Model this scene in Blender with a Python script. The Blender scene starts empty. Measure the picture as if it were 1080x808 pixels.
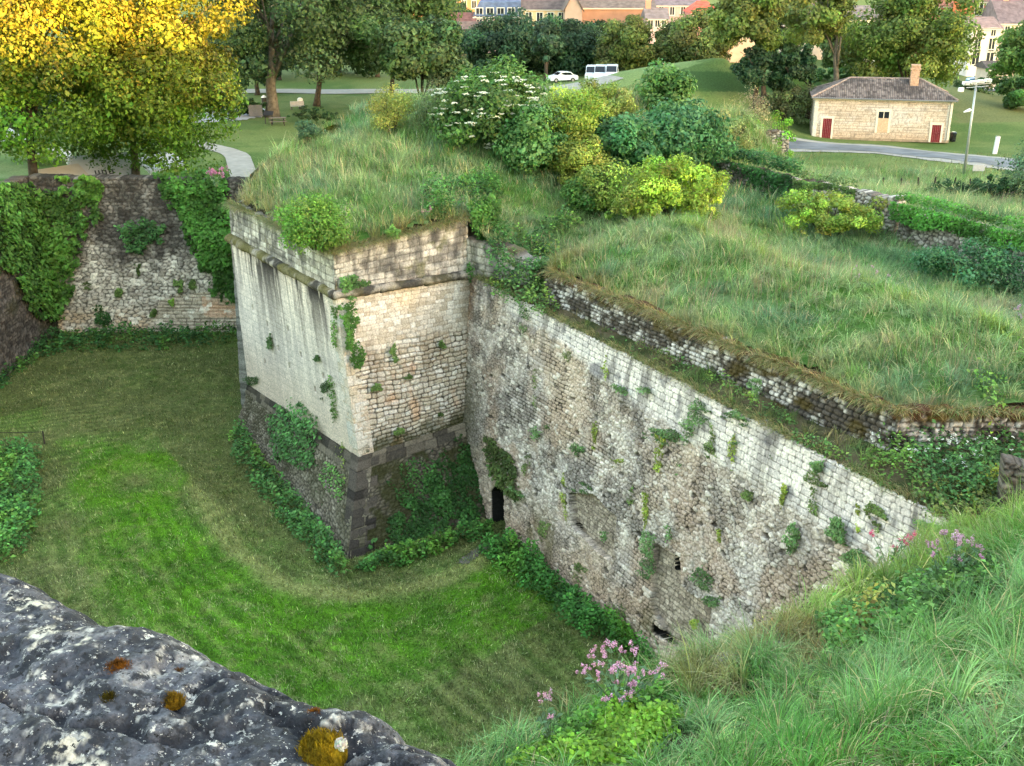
import bpy, math, random
import numpy as np
random.seed(7)
R = np.random.default_rng(11)
SC = bpy.context.scene
COL = SC.collection
rad = math.radians

# ------------------------------------------------------------------ camera geometry (metres, camera eye at z = 25)
PITCH = rad(20.7); F = 1200.0; EYE = 25.0
cp, sp = math.cos(PITCH), math.sin(PITCH)

def ray(px, py):
    a = px - 540.0; b = 404.0 - py
    return np.array([a, F*cp + b*sp, b*cp - F*sp])

def U(px, py, zr):                       # measured point at a height zr below the eye
    d = ray(px, py); t = zr/d[2]
    return np.array([d[0]*t, d[1]*t, EYE+zr])

def at(px, py, y):                       # measured point at a distance y
    d = ray(px, py); t = y/d[1]
    return np.array([d[0]*t, y, EYE+d[2]*t])

def proj(P):
    P = np.asarray(P, float)
    x = P[..., 0]; y = P[..., 1]; z = P[..., 2]-EYE
    f = np.maximum(y*cp - z*sp, .05); u = y*sp + z*cp
    return 540+F*x/f, 404-F*u/f

# ------------------------------------------------------------------ numpy noise
def _hash(ix, iy, iz, seed):
    h = (ix.astype(np.int64)*374761393 + iy.astype(np.int64)*668265263 + iz.astype(np.int64)*2147483647 + seed*974634777) & 0xffffffff
    h = ((h ^ (h >> 13))*1274126177) & 0xffffffff
    h = (h ^ (h >> 16)) & 0xffffffff
    return h/4294967295.0

def vn(x, y, z=None, seed=0):
    x = np.asarray(x, float); y = np.asarray(y, float)
    z = np.zeros_like(x) if z is None else np.asarray(z, float)
    ix = np.floor(x); iy = np.floor(y); iz = np.floor(z)
    fx = x-ix; fy = y-iy; fz = z-iz
    fx = fx*fx*(3-2*fx); fy = fy*fy*(3-2*fy); fz = fz*fz*(3-2*fz)
    r = 0
    for dx in (0, 1):
        for dy in (0, 1):
            for dz in (0, 1):
                w = (fx if dx else 1-fx)*(fy if dy else 1-fy)*(fz if dz else 1-fz)
                r = r + w*_hash(ix+dx, iy+dy, iz+dz, seed)
    return r

def fbm(x, y, z=None, seed=0, o=4):
    r = 0; a = .5; s = 1; t = 0
    for k in range(o):
        r = r + a*vn(np.asarray(x)*s, np.asarray(y)*s, None if z is None else np.asarray(z)*s, seed+k*17); t += a
        a *= .5; s *= 2.03
    return r/t

def sst(a, b, x):
    t = np.clip((x-a)/(b-a), 0, 1); return t*t*(3-2*t)

def lin(c):
    c = np.asarray(c, float)/255.0
    return np.where(c <= .04045, c/12.92, ((c+.055)/1.055)**2.4)

def mix(a, b, t):
    t = np.asarray(t)[..., None]; return a*(1-t)+b*t

def inpoly(px, py, poly):
    px = np.asarray(px); py = np.asarray(py); r = np.zeros(px.shape, bool); n = len(poly)
    for i in range(n):
        x0, y0 = poly[i]; x1, y1 = poly[(i+1) % n]
        c = ((y0 > py) != (y1 > py))
        with np.errstate(divide='ignore', invalid='ignore'):
            r ^= c & (px < (x1-x0)*(py-y0)/((y1-y0) if y1 != y0 else 1e-9)+x0)
    return r

def segdist(x, y, pts):
    d = np.full(np.shape(x), 1e9)
    for (x0, y0), (x1, y1) in zip(pts[:-1], pts[1:]):
        dx, dy = x1-x0, y1-y0; t = np.clip(((x-x0)*dx+(y-y0)*dy)/(dx*dx+dy*dy+1e-9), 0, 1)
        d = np.minimum(d, np.hypot(x-x0-t*dx, y-y0-t*dy))
    return d

# ------------------------------------------------------------------ mesh building
def link(o, parent=None):
    COL.objects.link(o)
    if parent is not None: o.parent = parent
    return o

def mesh(name, V, Fs, mat, parent=None, C=None, smooth=True, loc=None):
    """V n x 3 world (or parent-local) points, Fs list of index arrays (m x 3 or m x 4), C per-vertex colours."""
    V = np.asarray(V, np.float32)
    if not isinstance(Fs, list): Fs = [Fs]
    Fs = [np.asarray(f, np.int32) for f in Fs if len(f)]
    me = bpy.data.meshes.new(name)
    me.vertices.add(len(V)); me.vertices.foreach_set('co', V.ravel())
    li = np.concatenate([f.ravel() for f in Fs]); cnt = np.concatenate([np.full(len(f), f.shape[1], np.int32) for f in Fs])
    me.loops.add(len(li)); me.loops.foreach_set('vertex_index', li)
    st = np.concatenate([[0], np.cumsum(cnt)[:-1]]).astype(np.int32)
    me.polygons.add(len(cnt)); me.polygons.foreach_set('loop_start', st)
    me.polygons.foreach_set('use_smooth', np.full(len(cnt), smooth))
    if C is not None:
        a = me.color_attributes.new('Col', 'FLOAT_COLOR', 'POINT')
        c4 = np.ones((len(V), 4), np.float32); c4[:, :3] = np.clip(C, 0, 1)
        a.data.foreach_set('color', c4.ravel())
    me.materials.append(mat); me.update(calc_edges=True)
    o = bpy.data.objects.new(name, me)
    if loc is not None: o.location = loc
    return link(o, parent)

def tag(o, label=None, cat=None, group=None, kind=None):
    if label: o['label'] = label
    if cat: o['category'] = cat
    if group: o['group'] = group
    if kind: o['kind'] = kind
    return o

def thing(name, label, cat, loc=(0, 0, 0), rz=0, group=None):
    o = bpy.data.objects.new(name, None); o.empty_display_size = .3
    o.location = loc; o.rotation_euler = (0, 0, rz); link(o)
    return tag(o, label, cat, group)

class MB:
    """collects boxes, tubes, quads into one mesh"""
    def __init__(s): s.v = []; s.q = []; s.t = []; s.n = 0; s.c = []
    def add(s, V, Q=(), T=(), c=None):
        V = np.asarray(V, float)
        if len(Q): s.q.append(np.asarray(Q)+s.n)
        if len(T): s.t.append(np.asarray(T)+s.n)
        s.v.append(V); s.n += len(V)
        s.c.append(np.tile(np.asarray(c if c is not None else (.5, .5, .5), float), (len(V), 1)) if c is None or np.ndim(c) == 1 else np.asarray(c))
        return s
    def box(s, a, b, c=None, rz=0, org=(0, 0, 0), bev=0):
        a = np.array(a, float); b = np.array(b, float)
        V = np.array([[x, y, z] for z in (a[2], b[2]) for y in (a[1], b[1]) for x in (a[0], b[0])])
        if rz:
            k, m = math.cos(rz), math.sin(rz); V = np.c_[V[:, 0]*k-V[:, 1]*m, V[:, 0]*m+V[:, 1]*k, V[:, 2]]
        V = V+np.array(org)
        return s.add(V, [[0, 2, 3, 1], [4, 5, 7, 6], [0, 1, 5, 4], [2, 6, 7, 3], [0, 4, 6, 2], [1, 3, 7, 5]], (), c)
    def tube(s, pts, rs, n=8, c=None, cap=True):
        pts = np.asarray(pts, float); rs = np.broadcast_to(np.asarray(rs, float), (len(pts),))
        V = []; 
        for i, p in enumerate(pts):
            d = pts[min(i+1, len(pts)-1)]-pts[max(i-1, 0)]; d = d/(np.linalg.norm(d)+1e-9)
            a = np.cross(d, [0, 0, 1] if abs(d[2]) < .9 else [1, 0, 0]); a /= np.linalg.norm(a); b = np.cross(d, a)
            for k in range(n):
                t = 2*math.pi*k/n; V.append(p+rs[i]*(a*math.cos(t)+b*math.sin(t)))
        Q = [[i*n+k, i*n+(k+1) % n, (i+1)*n+(k+1) % n, (i+1)*n+k] for i in range(len(pts)-1) for k in range(n)]
        T = []
        if cap:
            V += [pts[0], pts[-1]]; m = len(pts)*n
            T = [[m, (k+1) % n, k] for k in range(n)]+[[m+1, m-n+k, m-n+(k+1) % n] for k in range(n)]
        return s.add(V, Q, T, c)
    def poly(s, P, c=None):
        P = np.asarray(P, float); n = len(P)
        return s.add(P, [[0, 1, 2, 3]] if n == 4 else (), [[0, i, i+1] for i in range(1, n-1)] if n != 4 else (), c)
    def build(s, name, mat, parent=None, smooth=False, col=False):
        V = np.concatenate(s.v); fs = []
        if s.q: fs.append(np.concatenate(s.q))
        if s.t: fs.append(np.concatenate(s.t))
        return mesh(name, V, fs, mat, parent, np.concatenate(s.c) if col else None, smooth)

# ------------------------------------------------------------------ materials
def newmat(name):
    m = bpy.data.materials.new(name); m.use_nodes = True
    nt = m.node_tree; b = nt.nodes['Principled BSDF']; return m, nt, b

LEAFK = 1.45
def mat_attr(name, rough=.85, scale=14, amt=.35, bump=.3, bscale=30, trans=0, spec=.25, dist=.02, detail2=None):
    m, nt, b = newmat(name); N = nt.nodes; L = nt.links
    at_ = N.new('ShaderNodeAttribute'); at_.attribute_name = 'Col'
    col = at_.outputs['Color']
    if amt:
        g = N.new('ShaderNodeNewGeometry')
        n = N.new('ShaderNodeTexNoise'); n.inputs['Scale'].default_value = scale; n.inputs['Detail'].default_value = 5; n.inputs['Roughness'].default_value = .65
        L.new(g.outputs['Position'], n.inputs['Vector'])
        mr = N.new('ShaderNodeMapRange'); mr.inputs['From Min'].default_value = .3; mr.inputs['From Max'].default_value = .7
        mr.inputs['To Min'].default_value = 1-amt; mr.inputs['To Max'].default_value = 1+amt
        L.new(n.outputs['Fac'], mr.inputs['Value'])
        x = N.new('ShaderNodeVectorMath'); x.operation = 'SCALE'
        L.new(col, x.inputs[0]); L.new(mr.outputs['Result'], x.inputs['Scale']); col = x.outputs['Vector']
        if bump:
            n2 = N.new('ShaderNodeTexNoise'); n2.inputs['Scale'].default_value = bscale; n2.inputs['Detail'].default_value = 6; n2.inputs['Roughness'].default_value = .7
            L.new(g.outputs['Position'], n2.inputs['Vector'])
            bp = N.new('ShaderNodeBump'); bp.inputs['Strength'].default_value = bump; bp.inputs['Distance'].default_value = dist
            L.new(n2.outputs['Fac'], bp.inputs['Height']); L.new(bp.outputs['Normal'], b.inputs['Normal'])
    L.new(col, b.inputs['Base Color'])
    b.inputs['Roughness'].default_value = rough; b.inputs['Specular IOR Level'].default_value = spec
    if trans:
        t = N.new('ShaderNodeBsdfTranslucent'); L.new(col, t.inputs['Color'])
        ms = N.new('ShaderNodeMixShader'); ms.inputs[0].default_value = trans
        out = N['Material Output']
        L.new(b.outputs[0], ms.inputs[1]); L.new(t.outputs[0], ms.inputs[2]); L.new(ms.outputs[0], out.inputs[0])
    return m

def mat_plain(name, c, rough=.7, metal=0, amt=.15, scale=6, spec=.4, bump=0, bscale=40, dist=.01):
    m, nt, b = newmat(name); N = nt.nodes; L = nt.links
    b.inputs['Roughness'].default_value = rough; b.inputs['Metallic'].default_value = metal; b.inputs['Specular IOR Level'].default_value = spec
    g = N.new('ShaderNodeNewGeometry')
    n = N.new('ShaderNodeTexNoise'); n.inputs['Scale'].default_value = scale; n.inputs['Detail'].default_value = 5
    L.new(g.outputs['Position'], n.inputs['Vector'])
    cr = N.new('ShaderNodeValToRGB'); cr.color_ramp.elements[0].position = .3; cr.color_ramp.elements[1].position = .7
    c = np.asarray(c, float)
    cr.color_ramp.elements[0].color = (*np.clip(c*(1-amt), 0, 1), 1); cr.color_ramp.elements[1].color = (*np.clip(c*(1+amt), 0, 1), 1)
    L.new(n.outputs['Fac'], cr.inputs[0]); L.new(cr.outputs[0], b.inputs['Base Color'])
    if bump:
        bp = N.new('ShaderNodeBump'); bp.inputs['Strength'].default_value = bump; bp.inputs['Distance'].default_value = dist
        n2 = N.new('ShaderNodeTexNoise'); n2.inputs['Scale'].default_value = bscale; L.new(g.outputs['Position'], n2.inputs['Vector'])
        L.new(n2.outputs['Fac'], bp.inputs['Height']); L.new(bp.outputs['Normal'], b.inputs['Normal'])
    return m

M_STONE = mat_attr('weathered_stone', .92, 13, .42, .8, 30, spec=.15, dist=.035)
M_SOIL = mat_attr('turf_soil', .95, 5, .35, .6, 18, spec=.1, dist=.05)
M_LAWN = mat_attr('mown_turf', .95, 9, .42, .7, 14, spec=.1, dist=.06)
M_LEAF = mat_attr('leaf', .62, amt=0, trans=.28, spec=.25)
M_GRASS = mat_attr('grass_blade', .6, amt=0, trans=.2, spec=.3)
M_PETAL = mat_attr('petal', .7, amt=0, trans=.3, spec=.2)
M_BARK = mat_plain('bark', (.07, .055, .042), .95, amt=.45, scale=3, bump=.6, bscale=14, spec=.1, dist=.05)
M_BARKG = mat_plain('grey_bark', (.12, .105, .085), .95, amt=.4, scale=3, bump=.6, bscale=14, spec=.1, dist=.05)
M_ROCK = mat_attr('lichened_rock', .9, 260, .45, 1.0, 130, spec=.2, dist=.007)
def crust(m):
    nt = m.node_tree; N = nt.nodes; L = nt.links; bs = N['Principled BSDF']; src = bs.inputs['Base Color'].links[0].from_socket; g = N.new('ShaderNodeNewGeometry')
    def layer(src, col, scale, lo, hi, det=7, rough=.7):
        n = N.new('ShaderNodeTexNoise'); n.inputs['Scale'].default_value = scale; n.inputs['Detail'].default_value = det; n.inputs['Roughness'].default_value = rough; L.new(g.outputs['Position'], n.inputs['Vector'])
        r = N.new('ShaderNodeValToRGB'); r.color_ramp.elements[0].position = lo; r.color_ramp.elements[1].position = hi; L.new(n.outputs['Fac'], r.inputs[0])
        x = N.new('ShaderNodeMix'); x.data_type = 'RGBA'; L.new(r.outputs[0], x.inputs['Factor']); L.new(src, x.inputs['A']); x.inputs['B'].default_value = (*col, 1); return x.outputs['Result']
    s_ = layer(src, (.030, .031, .038), 34, .53, .57); s_ = layer(s_, (.34, .325, .31), 95, .595, .62); s_ = layer(s_, (.64, .60, .54), 55, .625, .645); s_ = layer(s_, (.62, .58, .53), 230, .64, .66, 4); s_ = layer(s_, (.018, .017, .018), 160, .61, .63, 5)
    L.new(s_, bs.inputs['Base Color'])
crust(M_ROCK)
M_MOSS = mat_attr('moss', .95, 90, .4, .9, 300, spec=.1, dist=.004)

# ------------------------------------------------------------------ foliage engines
def norm(v): return v/(np.linalg.norm(v, axis=-1, keepdims=True)+1e-9)

def leafmesh(P, Nn, size, Cc, wid=.62, droop=.15, up=.35, wild=.8, rng=R):
    """one bent kite per leaf"""
    n = len(P); size = np.broadcast_to(np.asarray(size, float), (n,))
    nn = norm(Nn + wild*rng.normal(size=(n, 3))*.6 + np.array([0, 0, up]))
    t = norm(np.cross(nn, rng.normal(size=(n, 3)))); b = np.cross(nn, t)
    s = size[:, None]
    V = np.stack([P-t*s*.5, P-b*s*wid*.5+nn*s*.08, P+t*s*.5-nn*s*droop, P+b*s*wid*.5+nn*s*.08], 1).reshape(-1, 3)
    Q = np.arange(n*4).reshape(-1, 4)
    return V, Q, np.repeat(Cc, 4, 0)

def vary(c, n, rng=R, amt=.25, hue=.08):
    c = np.asarray(c, float)*(LEAFK if np.max(c) < .3 else 1); k = np.exp(rng.normal(size=(n, 1))*amt)
    h = 1+rng.normal(size=(n, 3))*hue
    return np.broadcast_to(c, (n, 3))*k*h

def join(parts):
    V = []; Q = []; C = []; n = 0
    for v, q, c in parts:
        V.append(v); Q.append(q+n); C.append(c); n += len(v)
    return np.concatenate(V), np.concatenate(Q), np.concatenate(C)

def blob_leaves(cen, rx, ry, rz, nblob, nleaf, leaf, col, rng, flat=.35, inner=.45, br=(.24, .42), tint=None, cvar=.22, low=-.75):
    """crown of lumpy clumps; returns leaf mesh arrays"""
    cen = np.asarray(cen, float)
    d = norm(rng.normal(size=(nblob*3, 3))); d = d[d[:, 2] > low][:nblob]
    nb = len(d)
    rr = rng.uniform(inner, .93, (nb, 1))
    bc = d*rr*np.array([rx, ry, rz])
    br_ = rng.uniform(*br, nb)*min(rx, ry, rz)*1.1
    tone = np.exp(rng.normal(size=(nb, 1))*cvar); hue = 1+rng.normal(size=(nb, 3))*.07
    w = br_**2; idx = rng.choice(nb, nleaf, p=w/w.sum())
    dd = norm(rng.normal(size=(nleaf, 3)))
    r = br_[idx][:, None]*(rng.uniform(.3, 1.08, (nleaf, 1))**.6)
    P = bc[idx]+dd*r*np.array([1.1, 1.1, .85])
    Nn = norm(dd+.5*norm(P/np.array([rx, ry, rz])))
    Cc = vary(col, nleaf, rng, .2, .07)*tone[idx]*hue[idx]
    if tint is not None:
        Cc = tint(P, Cc, idx)
    return leafmesh(P+cen, Nn, leaf*np.clip(np.exp(rng.normal(size=nleaf)*.33), .45, 1.9), Cc, rng=rng, up=flat)

def limb_tree(mb, base, top, r0, rng, nl=7, spread=(4, 4, 4), cen=None):
    base = np.array(base, float); top = np.array(top, float); n = 6
    pts = [base+(top-base)*i/n+np.r_[rng.normal(size=2)*.008*np.linalg.norm(top-base)*(1 if 0 < i else 0), 0] for i in range(n+1)]
    rs = [r0*1.35]+[r0*(1-.75*i/n) for i in range(1, n+1)]
    mb.tube(pts, rs, 10)
    cen = np.array(top if cen is None else cen, float)
    for k in range(nl):
        i = rng.integers(2, n); p = pts[i]; a = 2*math.pi*(k+rng.uniform(0, .6))/nl
        e = cen+np.array([math.cos(a)*spread[0], math.sin(a)*spread[1], rng.uniform(-.25, .75)*spread[2]])*rng.uniform(.5, .8)
        mid = (p+e)/2+np.array([0, 0, .12*np.linalg.norm(e-p)])+rng.normal(size=3)*.25
        mb.tube([p, (p+mid)/2+rng.normal(size=3)*.1, mid, e], [rs[i]*.55, rs[i]*.42, rs[i]*.3, .04], 6)
        for j in range(2):
            e2 = e+rng.normal(size=3)*np.array(spread)*.3
            mb.tube([mid, (mid+e2)/2+rng.normal(size=3)*.15, e2], [rs[i]*.25, rs[i]*.15, .025], 5)

def blades(P, h, w, az, lean, Cc, rng=R, bend=.6, seg=2):
    """tapered bent grass blades"""
    n = len(P)
    d = np.c_[np.cos(az), np.sin(az), np.zeros(n)]; sdir = az+np.pi/2+rng.normal(size=n)*.7
    s = np.c_[np.cos(sdir), np.sin(sdir), np.zeros(n)]*(w[:, None]*.5)
    rows = []
    for k in range(seg+1):
        t = k/seg; hor = h*lean*(t**1.9); ver = h*(t-lean**2*.62*t**2.6)*np.sqrt(np.clip(1-lean**2*.25, .3, 1))
        p = P+d*hor[:, None]+np.c_[np.zeros((n, 2)), ver]; f = [1, .85, .6, .1][k] if seg == 3 else [1, .75, .12][k]
        rows += [p-s*f, p+s*f]
    m = 2*(seg+1); V = np.stack(rows, 1).reshape(-1, 3); i = np.arange(n)[:, None]*m
    Q = np.concatenate([i+np.array([[2*k, 2*k+1, 2*k+3, 2*k+2]]) for k in range(seg)])
    return V, Q, np.repeat(Cc, m, 0)

# ------------------------------------------------------------------ plan of the fortification (x, y)
Cc_ = np.array([-2.0, 52.3]); Q_ = np.array([-7.9, 48.8]); L_ = np.array([-15.05, 59.6])
DIR = np.array([.482, -.876]); NRM = np.array([.876, .482])      # along the curtain wall, and into the rampart
def sd(s, d): return Cc_+DIR*s+NRM*d
ZC = -14.3                                                        # string course, below the eye
RET = np.array([-11.4, 73.0])
P1 = np.array([1.55, 47.7]); P2 = np.array([11.5, 31.5])

def park_plane(x, y):
    return -16.9-.021*(np.clip(x, -30, 45)+30)-.003*(np.clip(y, 60, 300)-100)

ctrl = []
def cp3(x, y, z): ctrl.append((x, y, z))
for x, y, z in [(-7.9, 48.8, -12.35), (-11.5, 54.2, -12.5), (-15, 59.6, -12.6), (-5, 50.8, -11.95), (-2.3, 52.6, -11.6),
                (-13.6, 66, -11.7), (-12.0, 73, -10.6), (1.0, 51.8, -13.9), (0, 47, -13.8), (2.0, 54.6, -13.3)]: cp3(x, y, z)
for px, py, z in [(350, 205, -11.1), (420, 205, -11.2), (480, 190, -11.1), (300, 160, -10.4), (380, 150, -10.2), (450, 150, -10),
                  (400, 118, -9.2), (330, 124, -9.8), (470, 108, -9), (515, 140, -9.5), (560, 108, -8.8), (600, 118, -9.2), (600, 170, -10.8),
                  (560, 228, -12.5), (640, 128, -9.6), (690, 122, -9.7), (650, 170, -10.9), (740, 132, -10.6), (790, 128, -11.2), (585, 255, -13.2)]:
    p = U(px, py, z); cp3(p[0], p[1], z)
for s in (5, 10, 16, 22, 28, 34):
    for d, z in ((2.0, -12.95), (5, -12.45), (8.2, -11.8), (12, -13.1), (16.5, -13.5)):
        p = sd(s, d)
        if p[1] > 34 or d < 3: cp3(p[0], p[1], z+(0 if s > 6 else .1))
for s, d, z in [(-5, 20.8, -13.5), (5, 20.6, -13.95), (15, 18.8, -14.1), (25, 18.5, -13.9), (-10, 22.5, -13.6), (-11, 27, -13.4), (0, 26, -13.3), (10, 25, -13.6), (22, 25, -13.9)]:
    p = sd(s, d); cp3(p[0], p[1], z)
for x, y, z in [(28, 75, -15.2), (22, 85, -15.8), (35, 92, -17.0), (40, 60, -14.6), (46, 78, -16.4), (18, 80, -14.0), (14, 88, -13.6), (10, 92, -13.2), (28, 112, -18), (36, 117, -18.3), (46, 117, -18.5), (46, 127, -18.3), (32, 127, -18.1), (40, 106, -17.8), (52, 104, -17.8), (26, 104, -17.5),
                (-14.5, 80, -13.5), (-16, 84, -16), (-10, 88, -14), (-2, 93, -13.4), (4, 96, -13.2), (-18, 70, -16.9), (-16, 95, -16.7), (26, 98, -17.6)]: cp3(x, y, z)
for px, py, yy in [(700, 70, 135), (655, 76, 136), (770, 70, 137), (840, 72, 142), (625, 85, 140), (700, 95, 126), (780, 96, 138), (900, 80, 152), (1000, 86, 156), (1090, 86, 156), (860, 99, 143)]:
    p = at(px, py, yy); cp3(p[0], p[1], p[2]-EYE)
for x in (-60, -40, -20, 0, 20, 40, 60):
    for y in (80, 100, 112, 128, 145, 160):
        if (x <= -20 or (y >= 100 and x < 20) or (x == 60 and y < 130)) and not (x == 0 and y in (100, 128, 145, 160)): cp3(x, y, float(park_plane(x, y)))
for x, y in [(22, 112), (60, 90), (60, 70), (-8, 128), (-8, 150), (0, 165)]: cp3(x, y, float(park_plane(x, y))+(1 if y < 80 else 0))
for x, y, z in [(14, 32.6, -12.75), (18, 32.6, -12.7), (24, 32.6, -12.75), (32, 32.6, -12.8), (44, 32.6, -12.9)]: cp3(x, y, z)
CT = np.array(ctrl)
_d = np.hypot(CT[:, None, 0]-CT[None, :, 0], CT[:, None, 1]-CT[None, :, 1])
_res = CT[:, 2]-park_plane(CT[:, 0], CT[:, 1])
_W = np.linalg.solve(np.sqrt(_d**2+1.2)*-1+np.eye(len(CT))*-.06, _res-_res.mean())
_RM = _res.mean()

def gz(x, y, noise=True):
    """ground height below the eye"""
    x = np.asarray(x, float); y = np.asarray(y, float); sh = x.shape
    xf = x.ravel(); yf = y.ravel(); out = np.zeros(len(xf))
    for i in range(0, len(xf), 20000):
        a = xf[i:i+20000]; b = yf[i:i+20000]
        out[i:i+20000] = -np.sqrt((a[:, None]-CT[:, 0])**2+(b[:, None]-CT[:, 1])**2+1.2)@_W+_RM
    w = (1-sst(156, 185, yf))*(1-sst(52, 72, np.abs(xf)))*sst(15, 30, yf)
    z = park_plane(xf, yf)+out*w
    if noise:
        near = 1-sst(85, 120, yf)
        z = z+(fbm(xf*.45, yf*.45, seed=3)-.5)*.55*near*w+(fbm(xf*.06, yf*.06, seed=5)-.5)*.5
        z = z+.02*np.maximum(yf-330, 0)*sst(330, 600, yf)
    return z.reshape(sh)

def hit(px, py):
    d = ray(px, py); ts = np.r_[np.linspace(30/d[1], 170/d[1], 900), np.linspace(170.5/d[1], 400/d[1], 200)]
    X = d[0]*ts; Y = d[1]*ts; Z = d[2]*ts
    g = gz(X, Y); i = int(np.argmax(Z < g)); return np.array([X[i], Y[i], EYE+g[i]])

def ground_at(x, y): return np.array([x, y, EYE+float(gz(np.array([x]), np.array([y]))[0])])

CUT = [(-32.6, 77.5), (-10, 77.5), RET+[.5, 0], L_+[.35, .1], Q_+[0, .4], Cc_+[.15, .25], (1.5, 48.6), P1+[.25, .1], P2+[.25, .3], (60, 31.9), (60, -40), (-90, -40), (-90, 20), (-45, 40), (-32.6, 55)]

def axis(lo, hi, f0, f1, st, gro=1.09):
    a = list(np.arange(f0, f1, st)); s = st
    while a[-1] < hi: s *= gro; a.append(a[-1]+s)
    s = st; b = []
    x = f0
    while x > lo: s *= gro; x -= s; b.append(x)
    return np.array(b[::-1]+a)

def cloth(name, xs, ys, zf, colf, mat, keep=None):
    X, Y = np.meshgrid(xs, ys); Z = zf(X, Y)
    n, m = X.shape; idx = np.arange(n*m).reshape(n, m)
    q = np.stack([idx[:-1, :-1], idx[:-1, 1:], idx[1:, 1:], idx[1:, :-1]], -1).reshape(-1, 4)
    V = np.c_[X.ravel(), Y.ravel(), Z.ravel()]
    if keep is not None:
        k = keep(X, Y).ravel(); q = q[k[q].any(1)] if False else q[k[q].all(1)]
        used = np.unique(q); rm = np.full(len(V), -1); rm[used] = np.arange(len(used)); q = rm[q]; V = V[used]
    return mesh(name, V, q, mat, None, colf(V))

# --- colours of the turf (linear)
G_PALE = np.array([.225, .33, .13]); G_MID = np.array([.10, .225, .035]); G_DRY = np.array([.42, .36, .20]); G_BLUE = np.array([.145, .275, .13])
G_DARK = np.array([.03, .055, .02]); G_LIME = np.array([.22, .30, .045]); G_OLIVE = np.array([.10, .10, .035])
ROADC = np.array([.16, .165, .18]); GRAVEL = np.array([.42, .39, .35])

road_pts = [(770, 156), (800, 154.5), (870, 156), (930, 158.5), (980, 163), (1040, 170), (1120, 180), (1250, 196)]
ROAD = [tuple(U(px, py, -18.1)[:2]) for px, py in [(700, 150.5), (770, 152.5), (830, 154.5)]]+[tuple(hit(px, py)[:2]) for px, py in road_pts[2:]]
PATH = [tuple(hit(px, py)[:2]) for px, py in [(140, 97), (230, 97), (330, 97.5), (430, 97), (520, 94), (640, 92)]]
WALK = [tuple(hit(px, py)[:2]) for px, py in [(190, 149), (225, 156), (250, 163), (285, 170)]]
CARPARK = [tuple(hit(px, py)[:2]) for px, py in [(150, 132), (205, 131), (256, 128), (292, 121), (290, 116), (252, 112), (150, 114)]]

def ground_col(V):
    x, y = V[:, 0], V[:, 1]
    n = fbm(x*.3, y*.3, seed=21); n2 = fbm(x*1.3, y*1.3, seed=22)
    c = mix(G_MID*.55, G_PALE*.5, sst(.3, .7, n)); c = mix(c, G_DRY*.4, sst(.55, .75, n2)*.5)
    far = sst(88, 100, y)
    lawn = mix(np.array([.07, .115, .028]), np.array([.115, .15, .045]), sst(.35, .65, n))
    c = mix(c, lawn, far)
    px, py = proj(V)
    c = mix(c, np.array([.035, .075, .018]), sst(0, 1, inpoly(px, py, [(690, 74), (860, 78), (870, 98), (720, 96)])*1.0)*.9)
    c = mix(c, G_OLIVE*1.2+.01, inpoly(px, py, [(995, 80), (1100, 84), (1100, 128), (1010, 130)])*.7)
    c = mix(c, np.array([.15, .21, .07]), inpoly(px, py, [(600, 90), (650, 62), (700, 60), (740, 66), (700, 80), (640, 96)])*.8)
    return c

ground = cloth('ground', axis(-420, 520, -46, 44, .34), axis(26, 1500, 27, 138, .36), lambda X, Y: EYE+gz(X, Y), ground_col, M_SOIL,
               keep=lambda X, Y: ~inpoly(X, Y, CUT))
tag(ground, kind='structure')

# the cut earth standing behind the walls, from the turf edge down
ep = np.array([RET+[.9, 0], L_+[.8, .3], Q_+[.1, .95], Cc_+[.1, .85], (1.7, 51.2), (3.4, 49.6), P1+[.75, .55], P2+[.45, .75], (44.0, 32.4)], float); es = np.r_[0, np.cumsum(np.hypot(*np.diff(ep, axis=0).T))]; et = np.linspace(0, es[-1], 420)
ex, ey = np.interp(et, es, ep[:, 0]), np.interp(et, es, ep[:, 1]); eg = EYE+gz(ex, ey)-.03
Ve = np.concatenate([np.c_[ex, ey, eg], np.c_[ex, ey, eg*0+EYE-17]]); i_ = np.arange(419)
tag(mesh('earth_bank', Ve, np.stack([i_, i_+1, i_+421, i_+420], -1), M_SOIL, None, np.tile((.05, .042, .028), (840, 1))), kind='structure')

def ribbon(name, pts, wid, mat, lift=.03, colf=None, wob=0, n=120):
    P = np.array(pts, float); seg = np.r_[0, np.cumsum(np.hypot(*np.diff(P, axis=0).T))]
    t = np.linspace(0, seg[-1], n); c = np.c_[np.interp(t, seg, P[:, 0]), np.interp(t, seg, P[:, 1])]
    k = np.ones(9)/9; cpad = np.pad(c, ((4, 4), (0, 0)), 'edge'); c = np.c_[np.convolve(cpad[:, 0], k, 'valid'), np.convolve(cpad[:, 1], k, 'valid')]
    d = np.gradient(c, axis=0); d /= np.linalg.norm(d, axis=1, keepdims=True); nn = np.c_[-d[:, 1], d[:, 0]]
    m = 13; u = np.linspace(-.5, .5, m)
    X = c[:, None, :]+nn[:, None, :]*(u[None, :, None]*wid)*(1+wob*(fbm(t*.3, t*0, seed=8)-.5))[:, None, None]
    Z = EYE+gz(X[..., 0], X[..., 1])+lift
    V = np.c_[X.reshape(-1, 2), Z.ravel()]; idx = np.arange(n*m).reshape(n, m)
    q = np.stack([idx[:-1, :-1], idx[1:, :-1], idx[1:, 1:], idx[:-1, 1:]], -1).reshape(-1, 4)
    return tag(mesh(name, V, q, mat), kind='structure')
M_ROAD = mat_plain('worn_asphalt', (.14, .145, .155), .9, amt=.35, scale=.5, bump=.3, bscale=30, spec=.2)
M_GRAVEL = mat_plain('pale_gravel', (.29, .27, .24), .95, amt=.14, scale=1.4, bump=.4, bscale=25, spec=.1)
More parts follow.
